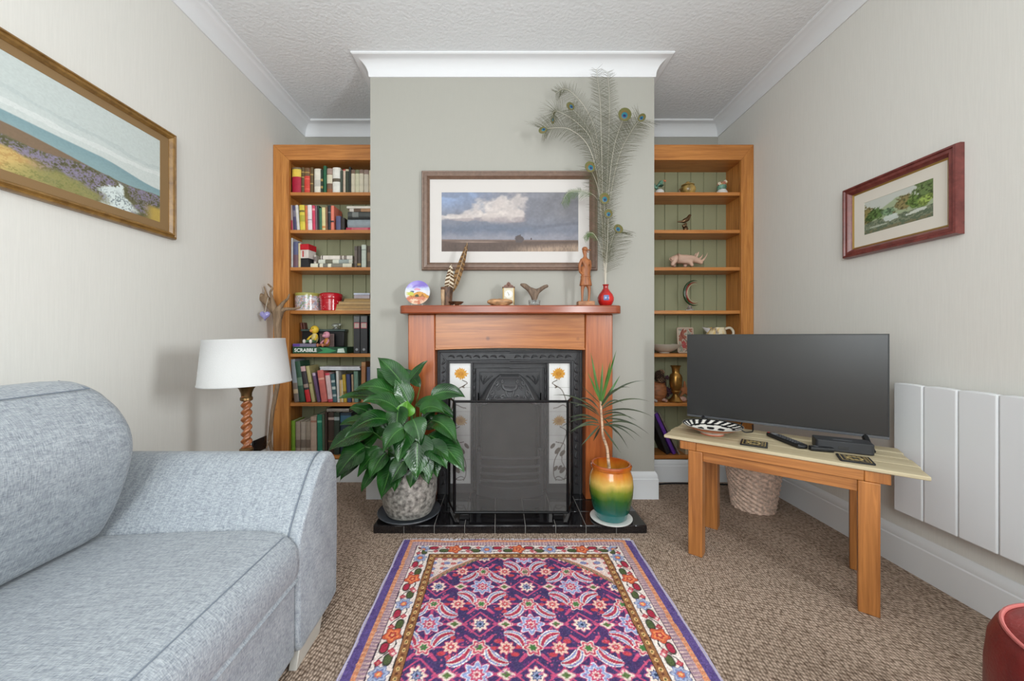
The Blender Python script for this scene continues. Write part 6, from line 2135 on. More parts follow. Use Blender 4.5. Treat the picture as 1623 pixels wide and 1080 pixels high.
for k in range(26):
    a_ = -PI / 2 + rnd.uniform(-1.3, 1.3)
    zz = rnd.uniform(0.012, 0.112)
    R_ = 0.0735 if zz < 0.08 else 0.0782
    b.ball((R_ * math.cos(a_), R_ * math.sin(a_), zz), 0.0026, 6, 4)
b.build('pale_dots', bmat((232, 150, 150)), rt)
z = SHELF[3]
d = 2.725
stp = [(526.5, 487.4, 491.6, (190, 154, 104)), (533.0, 481.2, 487.4, (180, 144, 92)), (536.5, 476.8, 481.2, (194, 160, 110)), (545.0, 472.2, 476.8, (170, 136, 82))]
nm = ['lowest', 'second', 'third', 'topmost']
for i, (x0, a, c, col) in enumerate(stp):
    X0 = (x0 - CX) * d / F
    hh = (c - a) * d / F - 0.0008
    q = thing('wooden_folder', '%s of the stepped tan card folders on the fourth book shelf' % nm[i], 'folder', (X0, d, z + 0.0006), group='tan card folders on the fourth shelf')
    MB().box(0, 0.30 - i * 0.01, 0, 0.135, 0, hh * 0.42).build('card', bmat(col), q)
    MB().box(0.002, 0.298 - i * 0.01, 0.001, 0.133, hh * 0.42, hh).build('card', bmat([v * 0.86 for v in col]), q)
    z += hh + 0.0008
sb_ = thing('trinket_box', 'small blue and white box on top of the tan folders', 'box', ((580 - CX) * 2.745 / F, 2.745, z + 0.0006))
MB().box(-0.082, 0.03, -0.012, 0.07, 0, 0.026).build('tray', bmat((176, 164, 168)), sb_, bevel=0.003)
MB().box(-0.084, 0.032, -0.014, 0.072, 0.026, 0.040).build('lid', bmat((190, 196, 212)), sb_, bevel=0.003)

# fifth shelf: game box, toys, storage box, binders
z = SHELF[4] + 0.0006
d = 2.705
gb = thing('board_game', 'flat green board game box on the fifth book shelf', 'board game', ((463.9 - CX) * d / F, d, z))
gw, gh = (549.5 - 463.9) * d / F, 0.045
MB().box(0, gw, 0.0, 0.15, 0, gh).build('box', bmat((30, 74, 50)), gb, bevel=0.001)
MB().prism([(0.175, 0.004), (0.26, 0.004), (0.31, 0.02), (0.235, gh - 0.004), (0.19, gh - 0.004), (0.215, 0.02)], 'y', -0.001, 0.0).build('light_panel', bmat((60, 140, 90)), gb)
MB().prism([(0.315, 0.006), (0.37, 0.006), (0.36, gh - 0.008), (0.32, gh - 0.012)], 'y', -0.001, 0.0).build('pale_panel', bmat((190, 206, 194)), gb)
fc_ = bpy.data.curves.new('lettering', 'FONT')
fc_.body = 'SCRABBLE'
fc_.size = 0.034
fc_.extrude = 0.0006
fc_.offset = 0.0008
fo = bpy.data.objects.new('lettering_curve', fc_)
COL.objects.link(fo)
bpy.context.view_layer.update()
me = bpy.data.meshes.new_from_object(fo.evaluated_get(bpy.context.evaluated_depsgraph_get()))
bpy.data.objects.remove(fo)
me.materials.clear()
me.materials.append(bmat((232, 236, 230)))
xs_ = [v.co.x for v in me.vertices]
le = bpy.data.objects.new('lettering', me)
COL.objects.link(le)
le.parent = gb
le.rotation_euler = (PI / 2, 0, 0)
sx = 0.158 / (max(xs_) - min(xs_))
le.scale = (sx, 1, 1)
le.location = (0.012, -0.0008, 0.012)
zz = z + gh + 0.0006
pb = thing('purple_box', 'flat grey and purple box on the green board game', 'box', ((460.8 - CX) * d / F + 0.008, d + 0.012, zz))
MB().box(0.0, 0.165, 0, 0.12, 0, 0.024).build('box', bmat((118, 112, 132)), pb, bevel=0.002)
MB().box(0.0, 0.05, -0.001, 0.0, 0.004, 0.022).build('purple_end', bmat((92, 60, 140)), pb)
# leaning red-brown boards at the end
for i, (lab, dx, c) in enumerate((('outer red brown board leaning against the bookcase side, fifth shelf', 0.0, (112, 62, 48)), ('inner red brown board leaning behind the toys, fifth shelf', 0.018, (96, 54, 46)))):
    ob = book_mesh('book', 0.011, 0.225, 0.045, c, [])
    ob.location = (-1.437 + dx, 2.829, z)
    ob.rotation_euler = (0, math.radians(-8), 0)
    tag(ob, lab, 'book', 'red brown boards on the fifth shelf')
zq = z + gh + 0.0006
d = 2.79
cb_ = thing('storage_box', 'black storage box behind the soft toys on the fifth book shelf', 'box', ((511 - CX) * d / F, d + 0.03, zq))
MB().box(-0.155, 0.155, -0.02, 0.034, 0, 0.112).build('body', pm('black_plastic', (24, 24, 26), 0.35), cb_, bevel=0.004)
MB().box(-0.162, 0.162, -0.026, 0.040, 0.112, 0.128).build('lid', pm('grey_green_plastic', (70, 84, 80), 0.3), cb_, bevel=0.004)
go = thing('glass_ornament', 'clear glass ornament on the black storage box lid', 'ornament', ((532 - CX) * 2.81 / F, 2.81, zq + 0.1286))
b = MB().lathe([(0.0, 0), (0.02, 0), (0.022, 0.004), (0.012, 0.010), (0.008, 0.016), (0.0, 0.016)], 16)
b.ball((0, 0, 0.028), (0.030, 0.016, 0.014), 14, 8)
b.ball((0.03, 0, 0.036), (0.012, 0.009, 0.009), 10, 6)
b.build('body', pm('clear_glass', (238, 242, 242), 0.03, trans=0.9, spec=0.6), go)
pp = thing('photo_frame', 'small dark brown photo frame behind the pink soft toy', 'photo frame', ((518 - CX) * 2.762 / F, 2.762, zq))
MB().box(-0.052, 0.052, 0.0, 0.008, 0, 0.094).build('frame', bmat((98, 80, 76)), pp, bevel=0.002)
MB().box(-0.044, 0.044, -0.0008, 0.0, 0.008, 0.086).build('photo', bmat((84, 64, 60)), pp)


def doll(name, label, px, d_, zb, head, face, bodyc, legc, footc, s, yaw):
    t = thing(name, label, 'soft toy', ((px - CX) * d_ / F, d_, zb), (0, 0, yaw))
    b = MB()
    b.ball((0, 0, 0.030 * s), (0.020 * s, 0.018 * s, 0.030 * s), 14, 8)
    b.build('body', bmat(bodyc), t)
    MB().ball((0, -0.002, 0.078 * s), (0.024 * s, 0.022 * s, 0.023 * s), 14, 9).build('head', bmat(head), t)
    m = MB().ball((-0.005 * s, -0.018 * s, 0.072 * s), (0.013 * s, 0.010 * s, 0.010 * s), 12, 7)
    m.build('muzzle', bmat(face), t)
    e = MB()
    for q in (-1, 1):
        e.ball((q * 0.008 * s, -0.021 * s, 0.085 * s), 0.0026 * s, 8, 5)
    e.build('eyes', bmat((20, 20, 20)), t)
    for q in (-1, 1):
        MB().tube([(q * 0.014 * s, 0, 0.046 * s), (q * 0.026 * s, -0.012 * s, 0.034 * s), (q * 0.026 * s, -0.026 * s, 0.020 * s)], [0.006 * s, 0.0055 * s, 0.006 * s], 8).build('arm', bmat(head), t)
        l = MB().tube([(q * 0.010 * s, -0.008 * s, 0.012 * s), (q * 0.018 * s, -0.030 * s, 0.013 * s), (q * 0.022 * s, -0.048 * s, 0.010 * s)], [0.0085 * s, 0.008 * s, 0.007 * s], 8)
        l.build('leg', bmat(legc), t)
        MB().ball((q * 0.023 * s, -0.052 * s, 0.012 * s), (0.009 * s, 0.008 * s, 0.012 * s), 10, 6).build('foot', bmat(footc), t)
    return t


doll('soft_toy', 'yellow headed soft toy sitting on the flat purple box', 499, 2.770, zz + 0.0246, (226, 190, 60), (214, 150, 70), (214, 196, 130), (86, 130, 90), (228, 220, 214), 1.28, math.radians(-20))
doll('soft_toy', 'pink faced soft toy with tan legs sitting on the green game box', 518, 2.755, zq, (206, 142, 158), (212, 150, 166), (190, 128, 60), (178, 110, 78), (182, 116, 86), 1.1, math.radians(-25))
for i, (x0, x1, lab) in enumerate(((560.4, 570.4, 'black ring binder with red edged label, nearer the soft toys'), (571.2, 582.2, 'black ring binder with red edged label, nearer the chimney breast'))):
    d = 2.705
    X0, X1 = (x0 - CX) * d / F, (x1 - CX) * d / F
    w = X1 - X0 - 0.001
    q = thing('ring_binder', lab, 'binder', ((X0 + X1) / 2, d, z), group='black ring binders on the fifth shelf')
    MB().box(-w / 2, w / 2, 0, 0.004, 0, 0.268).box(-w / 2, -w / 2 + 0.003, 0.004, 0.165, 0, 0.268).box(w / 2 - 0.003, w / 2, 0.004, 0.165, 0, 0.268).build('cover', pm('black_board', (46, 46, 48), 0.5), q, bevel=0.001)
    MB().box(-w / 2 + 0.003, w / 2 - 0.003, 0.006, 0.16, 0.004, 0.262).build('paper', M_PAGE, q)
    lb = MB().box(-w / 2 + 0.003, w / 2 - 0.003, -0.0008, 0, 0.178, 0.218).build('label_edge', bmat((186, 72, 84)), q)
    MB().box(-w / 2 + 0.0065, w / 2 - 0.0065, -0.0012, -0.0008, 0.182, 0.214).build('label_card', bmat((176, 160, 152)), lb)
    MB().box(-w / 2 + 0.003, w / 2 - 0.003, -0.0008, 0, 0.222, 0.262).build('grey_panel', bmat((104, 104, 104)), q)
    MB().tube([(0, -0.0005, 0.028), (0, 0.001, 0.028)], 0.009, 14).build('finger_ring', pm('silver_ring', (150, 152, 156), 0.3, 0.5), q)
ob = book_mesh('book', 0.022, 0.262, 0.15, (40, 58, 56), [])
ob.location = ((587.5 - CX) * 2.71 / F, 2.71, z)
tag(ob, 'dark teal book between the binders and the chimney breast', 'book')

shelf_row(5, 'sixth book shelf', 'books on the sixth shelf', [
    (466.0, 473.6, 569.8, (128, 134, 140), 'grey blue leaning book with brown spots', [(0.0, 0.45, (112, 100, 92)), (0.2, 0.3, (180, 160, 130))], -6.6),
    (475.0, 483.4, 572.8, (44, 78, 60), 'dark green leaning book', [(0.4, 0.6, (96, 120, 100))], -8.8),
    (484.8, 492.6, 580.8, (52, 44, 48), 'black leaning book with red foot', [(0.0, 0.34, (196, 40, 46)), (0.86, 1.0, (196, 160, 160)), (0.4, 0.5, (150, 130, 120))], -9.8),
    (493.8, 499.3, 580.0, (176, 166, 116), 'cream olive leaning book', [(0.5, 0.55, (120, 110, 70))], -10.0),
    (502.4, 507.4, 591, (104, 78, 112), 'purple leaning book', [(0.9, 1, (190, 170, 190))], -8.6),
    (508.8, 518.6, 587.4, (210, 112, 104), 'thick salmon leaning book', [(0.7, 0.76, (230, 170, 150))], -7.0),
    (519.4, 526.8, 591.8, (226, 196, 196), 'white and pink leaning book', [(0.0, 0.1, (200, 70, 90)), (0.92, 1, (214, 70, 90))], -5.4),
    (527.8, 534.0, 593.3, (66, 100, 106), 'teal leaning book with pale bands', [(0.2, 0.28, (180, 190, 190)), (0.45, 0.55, (190, 200, 196)), (0.7, 0.78, (180, 190, 190))], -4.6),
    (534.6, 538.4, 588.5, (206, 204, 200), 'narrow white book', [], -2.4),
    (538.6, 541.2, 603, (214, 176, 120), 'small tan book', [], -1.0),
    (541.3, 543.8, 602.5, (216, 200, 166), 'small cream book', [], -1.0),
    (544.4, 549.6, 594.3, (186, 154, 50), 'mustard yellow book', [(0.3, 0.4, (120, 100, 40))], -2.6),
    (550.6, 556.6, 593.5, (60, 66, 104), 'navy blue book', [], -2.4),
    (557.6, 560.6, 594, (166, 140, 112), 'thin beige book', [], -1.4),
    (561.2, 568.0, 588.8, (104, 134, 118), 'grey green book', [], -1.0),
    (572.0, 578.8, 574.2, (160, 108, 70), 'tall tan brown book', [(0.9, 1.0, (176, 130, 90))], 0.6),
    (580.8, 587.0, 582.2, (70, 78, 104), 'dark blue book by the chimney breast', [], 0),
])
z = H - (588.3 - CY) * 2.715 / F
za = lying(z + 0.004, 507.5, 571.0, 585.4, 588.4, (206, 208, 214), 'lower of two white magazines lying across the leaning books', 'magazine', 'magazines lying on the sixth shelf books', d=2.72, dep=0.12)
lying(za, 507.0, 570.0, 582.6, 585.2, (214, 214, 218), 'upper of two white magazines lying across the leaning books', 'magazine', 'magazines lying on the sixth shelf books', d=2.722, dep=0.12)

shelf_row(6, 'lowest book shelf', 'books on the lowest shelf', [
    (460.8, 467.4, 667.4, (122, 160, 50), 'lime green book', [], 0),
    (468.0, 475.6, 668.9, (166, 150, 136), 'grey beige volume with brown labels', [(0.2, 0.45, (128, 112, 100))], 0),
    (475.8, 483.6, 668.9, (176, 164, 150), 'paler grey beige volume with brown labels', [(0.2, 0.45, (130, 116, 104))], 0),
    (483.8, 491.2, 668.9, (162, 148, 132), 'darker grey beige volume with brown labels', [(0.2, 0.45, (120, 104, 92))], 0),
    (491.8, 501.2, 660.8, (192, 166, 148), 'pinkish beige book', [(0.85, 0.9, (170, 120, 100))], 0),
    (502.6, 510.4, 657.6, (40, 124, 96), 'sea green book', [(0.8, 0.85, (110, 180, 150))], -0.8),
    (511.2, 514.6, 657, (84, 96, 76), 'thin olive book', [], -0.8),
    (515.0, 518.6, 654.0, (62, 46, 38), 'thin dark brown book', [], 0),
    (519.0, 528.8, 654.0, (60, 44, 36), 'thick brown book with pale band', [(0.82, 0.88, (170, 150, 140)), (0.3, 0.33, (110, 86, 60))], 0),
    (529.2, 537.8, 654.6, (42, 54, 44), 'dark green book with pale label', [(0.82, 0.9, (150, 160, 160))], 0),
    (538.4, 556.0, 654.8, (38, 50, 62), 'very thick dark blue book', [(0.78, 0.94, (60, 96, 116))], 0),
])
z = H - (654.0 - CY) * 2.708 / F
lying(z + 0.0008, 517.5, 554.5, 648.2, 653.4, (52, 40, 36), 'dark book with white patterned spine lying on the lowest row', bands=[(0.02 + 0.06 * k, 0.05 + 0.06 * k, (200, 192, 180)) for k in range(16)], d=2.722)

# ------------------------------------------------------------------ ornaments in the right-hand bookcase
def on_shelf(px, i, d):
    return ((px - CX) * d / F, d, SHELF[i] + 0.0006)


M_CHW = pm('white_china', (222, 222, 218), 0.25)
t_ = thing('bird_figurine', 'small green china bird on white base, top ornament shelf', 'figurine', on_shelf(1045, 0, 2.74))
MB().lathe([(0, 0), (0.030, 0), (0.034, 0.008), (0.030, 0.024), (0.018, 0.036), (0, 0.04)], 20).build('base', M_CHW, t_)
skin('bird', [(0.0, 0, 0.045, 0.022), (0.004, 0, 0.066, 0.021), (0.012, 0, 0.088, 0.016), (0.022, 0, 0.098, 0.013), (-0.012, 0, 0.05, 0.014), (-0.03, 0, 0.05, 0.009), (-0.036, 0, 0.08, 0.006)], [(0, 1), (1, 2), (2, 3), (0, 4), (4, 5), (5, 6)], pm('green_china', (92, 130, 112), 0.3, noise=(30, 0.4, (1, 1, 1))), t_)
MB().tube([(0.03, -0.004, 0.1), (0.044, -0.004, 0.096), (0.044, -0.004, 0.088)], [0.006, 0.005, 0.001], 8).build('beak', bmat((206, 120, 80)), t_)
t_ = thing('ginger_jar', 'round brown and green lidded pot, top ornament shelf', 'pot', on_shelf(1090, 0, 2.76))
MB().lathe([(0, 0), (0.032, 0), (0.044, 0.012), (0.053, 0.034), (0.052, 0.052), (0.042, 0.068), (0.036, 0.072), (0, 0.072)], 28).build('body', pm('brown_green_glaze', (128, 106, 60), 0.25, noise=(18, 0.6, (1, 1, 0.5)), coat=0.3), t_)
MB().lathe([(0, 0.072), (0.042, 0.072), (0.044, 0.076), (0.03, 0.084), (0.012, 0.088), (0.009, 0.092), (0.012, 0.098), (0, 0.101)], 28).build('lid', pm('gold_lid', (176, 146, 84), 0.3, 0.4), t_)
MB().tube(bez((-0.045, 0, 0.05), (-0.072, 0, 0.045), (-0.05, 0, 0.016), 8), 0.006, 8).build('handle', pm('brown_glaze', (104, 78, 48), 0.3), t_)
t_ = thing('flower_figurine', 'small china flower posy on white base, top ornament shelf corner', 'figurine', on_shelf(1144, 0, 2.77))
MB().lathe([(0, 0), (0.036, 0), (0.042, 0.010), (0.036, 0.03), (0.026, 0.045), (0.0, 0.05)], 20).build('base', M_CHW, t_)
MB().lathe([(0.024, 0.035), (0.032, 0.06), (0.03, 0.075), (0, 0.08)], 18).build('leaves', pm('green_china', (92, 130, 112), 0.3), t_)
rr_ = random.Random(4)
for k in range(9):
    a_ = rr_.uniform(0, 2 * PI)
    b = MB()
    c = (0.024 * math.cos(a_) * (k > 0), 0.02 * math.sin(a_) * (k > 0) - 0.006, 0.082 + rr_.uniform(0, 0.018))
    for q in range(5):
        b.ball((c[0] + 0.007 * math.cos(q * 1.257), c[1] - 0.002, c[2] + 0.007 * math.sin(q * 1.257)), (0.0055, 0.003, 0.0055), 8, 5)
    b.build('blossom', bmat([(206, 176, 120), (186, 120, 96), (222, 210, 190)][k % 3]), t_)
# bronze bird
t_ = thing('bronze_bird', 'bronze bird perched on a stump, second ornament shelf', 'figurine', on_shelf(1086, 1, 2.75))
M_BRZ = pm('bronze', (112, 88, 64), 0.32, 0.85)
skin('bird', [(0.004, 0, 0.082, 0.017), (0.018, 0, 0.094, 0.016), (0.028, 0, 0.112, 0.012), (0.033, 0, 0.122, 0.011), (-0.016, 0, 0.076, 0.011), (-0.04, 0, 0.074, 0.006), (-0.058, 0, 0.074, 0.004), (0.046, 0, 0.118, 0.003)], [(0, 1), (1, 2), (2, 3), (0, 4), (4, 5), (5, 6), (3, 7)], M_BRZ, t_)
skin('stump', [(0.002, 0, 0.004, 0.020), (0.0, 0, 0.024, 0.013), (-0.004, 0, 0.045, 0.011), (0.008, 0, 0.066, 0.008), (-0.024, 0, 0.046, 0.006), (0.016, 0, 0.038, 0.008)], [(0, 1), (1, 2), (2, 3), (2, 4), (1, 5)], M_BRZ, t_)
# rhinoceros
M_RH = pm('pale_pink_wood', (206, 172, 152), 0.5, noise=(20, 0.08, (0.4, 1, 1)))
t_ = thing('rhinoceros_carving', 'pale pink carved rhinoceros, third ornament shelf', 'figurine', on_shelf(1090, 2, 2.76))
k = 2.76 / F


def rp(px, py, r, y=0.0):
    return ((px - 1090) * k, y, H - (py - CY) * k - SHELF[2] - 0.0006, r)


skin('body', [rp(1080, 410.5, (0.038, 0.034)), rp(1070, 411, (0.036, 0.034)), rp(1063.5, 412.5, (0.022, 0.026)), rp(1090, 411, (0.036, 0.034)), rp(1099, 411, (0.028, 0.028)), rp(1105, 413, (0.022, 0.022)), rp(1111, 416, (0.014, 0.016)), rp(1114, 417.5, (0.010, 0.011)),
             rp(1066, 416, 0.018, -0.018), rp(1064, 419.5, 0.013, -0.020), rp(1063.5, 423, 0.013, -0.02),
             rp(1069, 417, 0.018, 0.018), rp(1071, 420, 0.012, 0.02), rp(1070, 423, 0.012, 0.02),
             rp(1092, 417, 0.016, -0.018), rp(1094, 420, 0.012, -0.02), rp(1096, 423.2, 0.012, -0.02),
             rp(1089, 417, 0.016, 0.018), rp(1088, 420, 0.012, 0.02), rp(1088, 423.2, 0.012, 0.02)],
     [(0, 1), (1, 2), (0, 3), (3, 4), (4, 5), (5, 6), (6, 7), (1, 8), (8, 9), (9, 10), (1, 11), (11, 12), (12, 13), (3, 14), (14, 15), (15, 16), (3, 17), (17, 18), (18, 19)], M_RH, t_)
for a_, q, c in (((1112, 414), (1119, 409.5), (1121.3, 401)), ((1108, 411), (1112.5, 408), (1113.8, 403.5))):
    pts_ = bez(rp(*a_, 0)[:3], rp(*q, 0)[:3], rp(*c, 0)[:3], 8)
    MB().tube(pts_, [0.009 * (1 - 0.9 * i / 8) for i in range(9)], 8).build('horn', M_RH, t_)
for s in (-1, 1):
    MB().tube([rp(1102.5, 409, 0, s * 0.012)[:3], rp(1103.5, 404.5, 0, s * 0.016)[:3], rp(1105.5, 400.2, 0, s * 0.018)[:3]], [0.004, 0.008, 0.0015], 8).build('ear', M_RH, t_)
MB().tube(smooth_path([rp(1062, 409, 0)[:3], rp(1060.5, 412, 0, -0.01)[:3], rp(1062, 416, 0, -0.03)[:3]]), 0.003, 6).build('tail', M_RH, t_)
# crescent glass ornament
t_ = thing('crescent_ornament', 'red and green crescent shaped glass ornament, fourth ornament shelf', 'ornament', on_shelf(1093, 3, 2.76))
MB().lathe([(0, 0), (0.034, 0), (0.032, 0.008), (0.016, 0.022), (0.010, 0.042), (0, 0.046)], 20).build('glass_foot', pm('clear_glass', (238, 242, 242), 0.03, trans=0.9, spec=0.6), t_)
for nm_, rr0, th0, col in (('outer_band', 0.0, 0.020, (34, 58, 30)), ('inner_band', 0.012, 0.014, (128, 36, 26)), ('clear_edge', 0.021, 0.005, (206, 190, 160))):
    pts_, rad_ = [], []
    for i in range(25):
        an = math.radians(75 + 215 * i / 24)
        R_ = 0.078 - rr0
        pts_.append((0.036 + R_ * math.cos(an) * 0.95, -0.003 * rr0 / 0.012, 0.130 + R_ * math.sin(an) * 1.15))
        rad_.append(max(0.0008, th0 * 0.5 * math.sin(PI * min(1, max(0.0, (i + 0.3) / 24.6))) ** 0.9))
    MB().tube(pts_, rad_, 10).build(nm_, pm('glass_' + nm_, col, 0.1, coat=0.5), t_)
# fifth ornament shelf
t_ = lathe_paint('white_bowl', [(0.0, 0), (0.035, 0), (0.036, 0.006)] + [(0.036 + 0.088 * q / 8, 0.006 + 0.058 * (q / 8) ** 1.5) for q in range(1, 9)] + [(0.122, 0.065)] + [(0.12 - 0.118 * q / 12, 0.012 + 0.052 * max(0, 1 - q / 9) ** 1.5) for q in range(13)], 48, lambda a, r, z: Paint(a.shape, (206, 198, 182)).a, attr_mat('painted_glaze', 0.3, 0.5, 0.2), None, on_shelf(1053, 4, 2.80))
tag(t_, 'wide cream bowl half hidden by the chimney breast, ornament shelf', 'bowl')


def pin_art(u, v):
    n = fbm(u * 6, v * 8, 3, 4)
    P = Paint(u.shape, (172, 160, 146))
    P.put(ss(0.5, 0.6, n), (140, 84, 66))
    P.put((np.abs(u - 0.45 - 0.25 * np.sin(v * 6)) < 0.06) * 1.0, (122, 60, 48))
    P.put((np.hypot(u - 0.35, (v - 0.3)) < 0.16) * 0.8, (150, 40, 44))
    P.put((n < 0.4) * 0.7, (110, 112, 96))
    return P.a


t_ = thing('picture_tin', 'small framed card with a red plant picture leaning beside the cream bowl', 'picture', on_shelf(1088, 4, 2.735), (math.radians(-6), 0, 0))
MB().prism(rrect(-0.06, 0.06, 0.001, 0.188, 0.012, 4), 'y', 0.0, 0.012).build('frame', pm('pale_brass_tin', (172, 152, 134), 0.4, 0.3), t_, bevel=0.002)
painted('print', 0.100, 0.164, 50, 80, pin_art, attr_mat('art_print', 0.55, 0.3), t_, (-0.05, -0.001, 0.012), (PI / 2, 0, 0))
t_ = thing('jug', 'cream and yellow china jug above the television top edge', 'jug', on_shelf(1135, 4, 2.76))


def jug_paint(a, r, z):
    P = Paint(a.shape, (222, 208, 178))
    n = fbm(a * 3 + 9, z * 40, 5, 4)
    P.put(ss(0.45, 0.6, n), (214, 176, 96))
    P.put(ss(0.6, 0.68, n) * 0.8, (92, 84, 92))
    return P.a


lathe_paint('body', [(0, 0), (0.045, 0), (0.058, 0.02)] + [(0.058 + 0.014 * math.sin(PI * q / 12) - 0.004 * q / 12, 0.02 + 0.165 * q / 12) for q in range(1, 13)] + [(0.051, 0.184), (0.05, 0.03), (0, 0.02)], 60, jug_paint, attr_mat('painted_glaze', 0.3, 0.5, 0.2), t_)
MB().tube(smooth_path([(0.056, 0, 0.172), (0.10, 0, 0.182), (0.125, 0, 0.15), (0.105, 0, 0.10), (0.066, 0, 0.07)]), [0.009] * 25, 10).build('handle', bmat((222, 212, 190)), t_)
MB().loft([[(-0.04 - 0.062 * q, y_ * (1 - q * 0.85), 0.120 + 0.068 * q + zz_) for y_, zz_ in ((-0.026, 0.055 * (1 - q)), (-0.016, 0.018 * (1 - q)), (0.0, 0.0), (0.016, 0.018 * (1 - q)), (0.026, 0.055 * (1 - q)))] for q in (0, 0.35, 0.7, 1.0)], caps=False, closed=False).build('spout', bmat((196, 190, 186)), t_)
# sixth ornament shelf
t_ = thing('pine_cone_pot', 'round terracotta pot heaped with dark pine cones by the brass vase', 'pot', on_shelf(1041, 5, 2.79))
MB().lathe([(0, 0), (0.04, 0), (0.058, 0.02), (0.070, 0.06), (0.066, 0.095), (0.054, 0.122), (0.058, 0.132), (0.050, 0.132), (0.046, 0.12), (0, 0.11)], 32).build('pot', pm('terracotta_brown', (140, 88, 54), 0.6, noise=(20, 0.2, (1, 1, 3))), t_)
M_CONE = pm('pine_cone', (66, 46, 34), 0.7)
for k in range(9):
    c = (rr_.uniform(-0.038, 0.038), rr_.uniform(-0.035, 0.02), 0.135 + 0.022 * (k // 3) + rr_.uniform(0, 0.01))
    b = MB()
    for j in range(6):
        R_ = 0.020 * math.sin(PI * (j + 1) / 7.2)
        for i in range(7):
            a_ = 2 * PI * i / 7 + j * 0.45
            b.ball((c[0] + R_ * math.cos(a_), c[1] + R_ * math.sin(a_), c[2] + 0.007 * j), (0.006, 0.006, 0.0035), 6, 4)
    b.build('pine_cone', M_CONE if k % 3 else pm('pale_cone', (150, 120, 92), 0.7), t_)
t_ = thing('brass_vase', 'tall engraved brass vase on the ornament shelf beside the television', 'vase', on_shelf(1071, 5, 2.735))
MB().lathe([(0, 0), (0.046, 0), (0.048, 0.008), (0.038, 0.022), (0.020, 0.042), (0.018, 0.056), (0.028, 0.070), (0.030, 0.076), (0.026, 0.082), (0.032, 0.092), (0.040, 0.108), (0.043, 0.14), (0.043, 0.175), (0.038, 0.194), (0.026, 0.204), (0.024, 0.21), (0.026, 0.235), (0.032, 0.252), (0.038, 0.258), (0.036, 0.259), (0.024, 0.24), (0.02, 0.21), (0, 0.2)], 36).build('body', pm('antique_brass', (158, 118, 62), 0.3, 0.85, noise=(24, 0.25, (1, 1, 1))), t_)
t_ = thing('dried_flowers', 'bunch of dark purple dried flowers between the pine cone pot and brass vase', 'dried flowers', on_shelf(1056, 5, 2.82))
b = MB()
for k in range(16):
    c = Vector((rr_.uniform(-0.035, 0.035), rr_.uniform(-0.03, 0.02), rr_.uniform(0.03, 0.17)))
    for q in range(5):
        b.ball(c + Vector((0.009 * math.cos(q * 1.26 + k), 0.003 * math.sin(k + q), 0.009 * math.sin(q * 1.26 + k))), (0.0075, 0.005, 0.0075), 7, 5)
b.build('petals', pm('plum_petals', (72, 44, 56), 0.8), t_)
b = MB()
for k in range(7):
    b.tube(bez((0.004 * k - 0.012, 0, 0.0), (0, 0, 0.05), (rr_.uniform(-0.03, 0.03), rr_.uniform(-0.02, 0.02), 0.15), 6), 0.0018, 5)
b.build('stalks', bmat((92, 78, 54)), t_)


def shell(label, px, d_, s, col, k):
    t = MB()
    rings = []
    for i in range(60):
        a_ = i / 60 * 5.5 * PI
        R_ = s * (1 - i / 62)
        rings.append([((R_ * 0.55 + R_ * 0.45 * math.cos(w_)) * math.cos(a_) + 0, (R_ * 0.55 + R_ * 0.45 * math.cos(w_)) * math.sin(a_) * 0.8, s * 0.52 + i / 60 * s * 0.9 + R_ * 0.45 * math.sin(w_) - 0.0) for w_ in [2 * PI * j / 10 for j in range(10)]])
    t.loft(rings)
    o = t.build('sea_shell', pm('shell_%d' % k, col, 0.4, noise=(50, 0.25, (1, 1, 1))), None, on_shelf(px, 5, d_))
    tag(o, label, 'shell', 'shells on the ornament shelf')


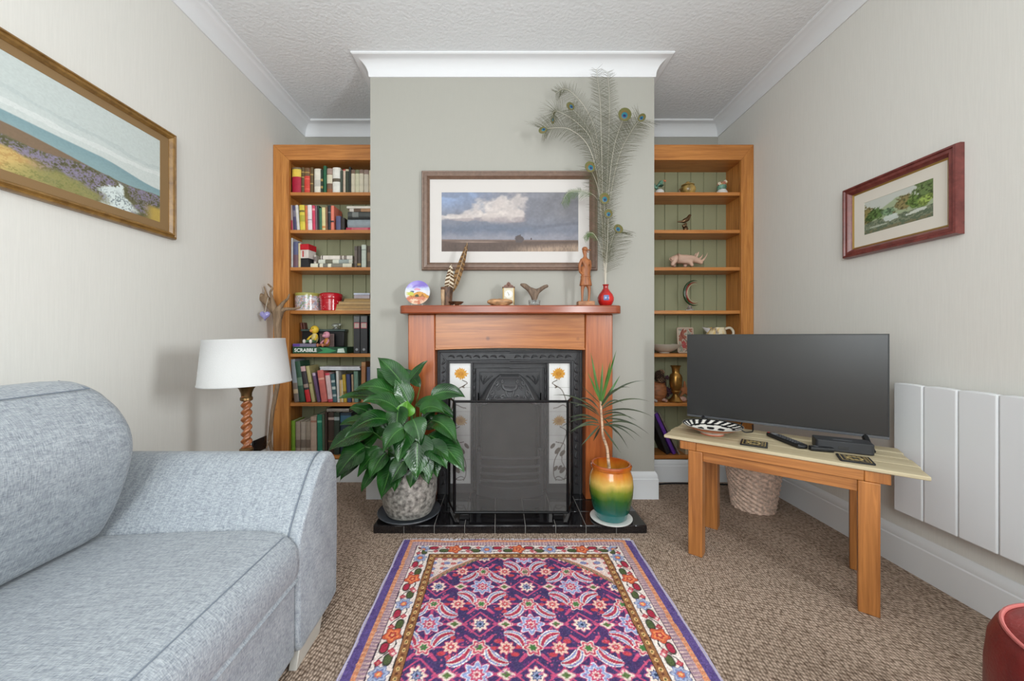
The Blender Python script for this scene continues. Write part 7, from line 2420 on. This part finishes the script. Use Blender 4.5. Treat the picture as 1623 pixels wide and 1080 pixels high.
shell('grey white sea shell at the front of the ornament shelf, nearest the chimney breast', 1038, 2.714, 0.018, (176, 166, 160), 0)
shell('pinkish sea shell in front of the pine cone pot', 1053, 2.716, 0.022, (176, 138, 124), 1)
M_ST = pm('orange_starfish', (170, 110, 70), 0.8, bump=(200, 0.5, (1, 1, 1)))
t_ = thing('starfish', 'dried orange starfish standing behind the brass vase', 'starfish', on_shelf(1085, 5, 2.79))
skin('body', [(0, 0, 0.075, 0.014)] + [(0.034 * math.cos(PI / 2 + q * 1.2566), 0, 0.075 + 0.036 * math.sin(PI / 2 + q * 1.2566), 0.011) for q in range(5)] + [(0.066 * math.cos(PI / 2 + q * 1.2566), 0, 0.075 + 0.068 * math.sin(PI / 2 + q * 1.2566), 0.005) for q in range(5)],
     [(0, q) for q in range(1, 6)] + [(q, q + 5) for q in range(1, 6)], M_ST, t_)
t_ = MB()
t_.ball((0, 0, 0.02), (0.03, 0.022, 0.02), 14, 8)
o = t_.build('stone', pm('shell_1', (176, 138, 124), 0.4), None, on_shelf(1082, 5, 2.725))
o.name = 'pebble'
tag(o, 'small rounded pinkish stone beside the brass vase foot', 'stone')
# bottom: leaning records and books
z = SHELF[6] + 0.0006
M_BLKB = bmat((26, 24, 28))


def leaner(label, px_top, px_bot, w, h, col, cat='book', name='album', dd=0.0, grp=None):
    d_ = 2.712 + dd
    ob = book_mesh(name, w, h, 0.15 - dd, col, [])
    xt, xb = (px_top - CX) * d_ / F, (px_bot - CX) * d_ / F
    th = math.asin((xt - xb) / h)
    ob.rotation_euler = (0, th, 0)
    ob.location = (xb, d_, z + abs(math.sin(th)) * w / 2)
    tag(ob, label, cat, grp)


leaner('black album leaning on the chimney breast side, lowest ornament shelf', 1033, 1060, 0.03, 0.315, (26, 24, 28), 'album', grp='leaning albums on the lowest ornament shelf')
leaner('purple album leaning beside the black one, lowest ornament shelf', 1040, 1069.5, 0.024, 0.315, (92, 46, 140), 'album', grp='leaning albums on the lowest ornament shelf')
leaner('thin grey album leaning outermost, lowest ornament shelf', 1045, 1077, 0.010, 0.325, (118, 106, 96), 'album', grp='leaning albums on the lowest ornament shelf')
for i, (x0, x1, h_, c, lab) in enumerate(((1086.5, 1091, 0.07, (190, 170, 140), 'small tan book on the lowest ornament shelf behind the table corner'), (1091.4, 1097, 0.075, (206, 198, 184), 'small cream book on the lowest ornament shelf behind the table corner'))):
    d_ = 2.715
    ob = book_mesh('book', (x1 - x0) * d_ / F - 0.001, h_, 0.12, c, [])
    ob.location = (((x0 + x1) / 2 - CX) * d_ / F, d_, z)
    tag(ob, lab, 'book', 'small books on the lowest ornament shelf')
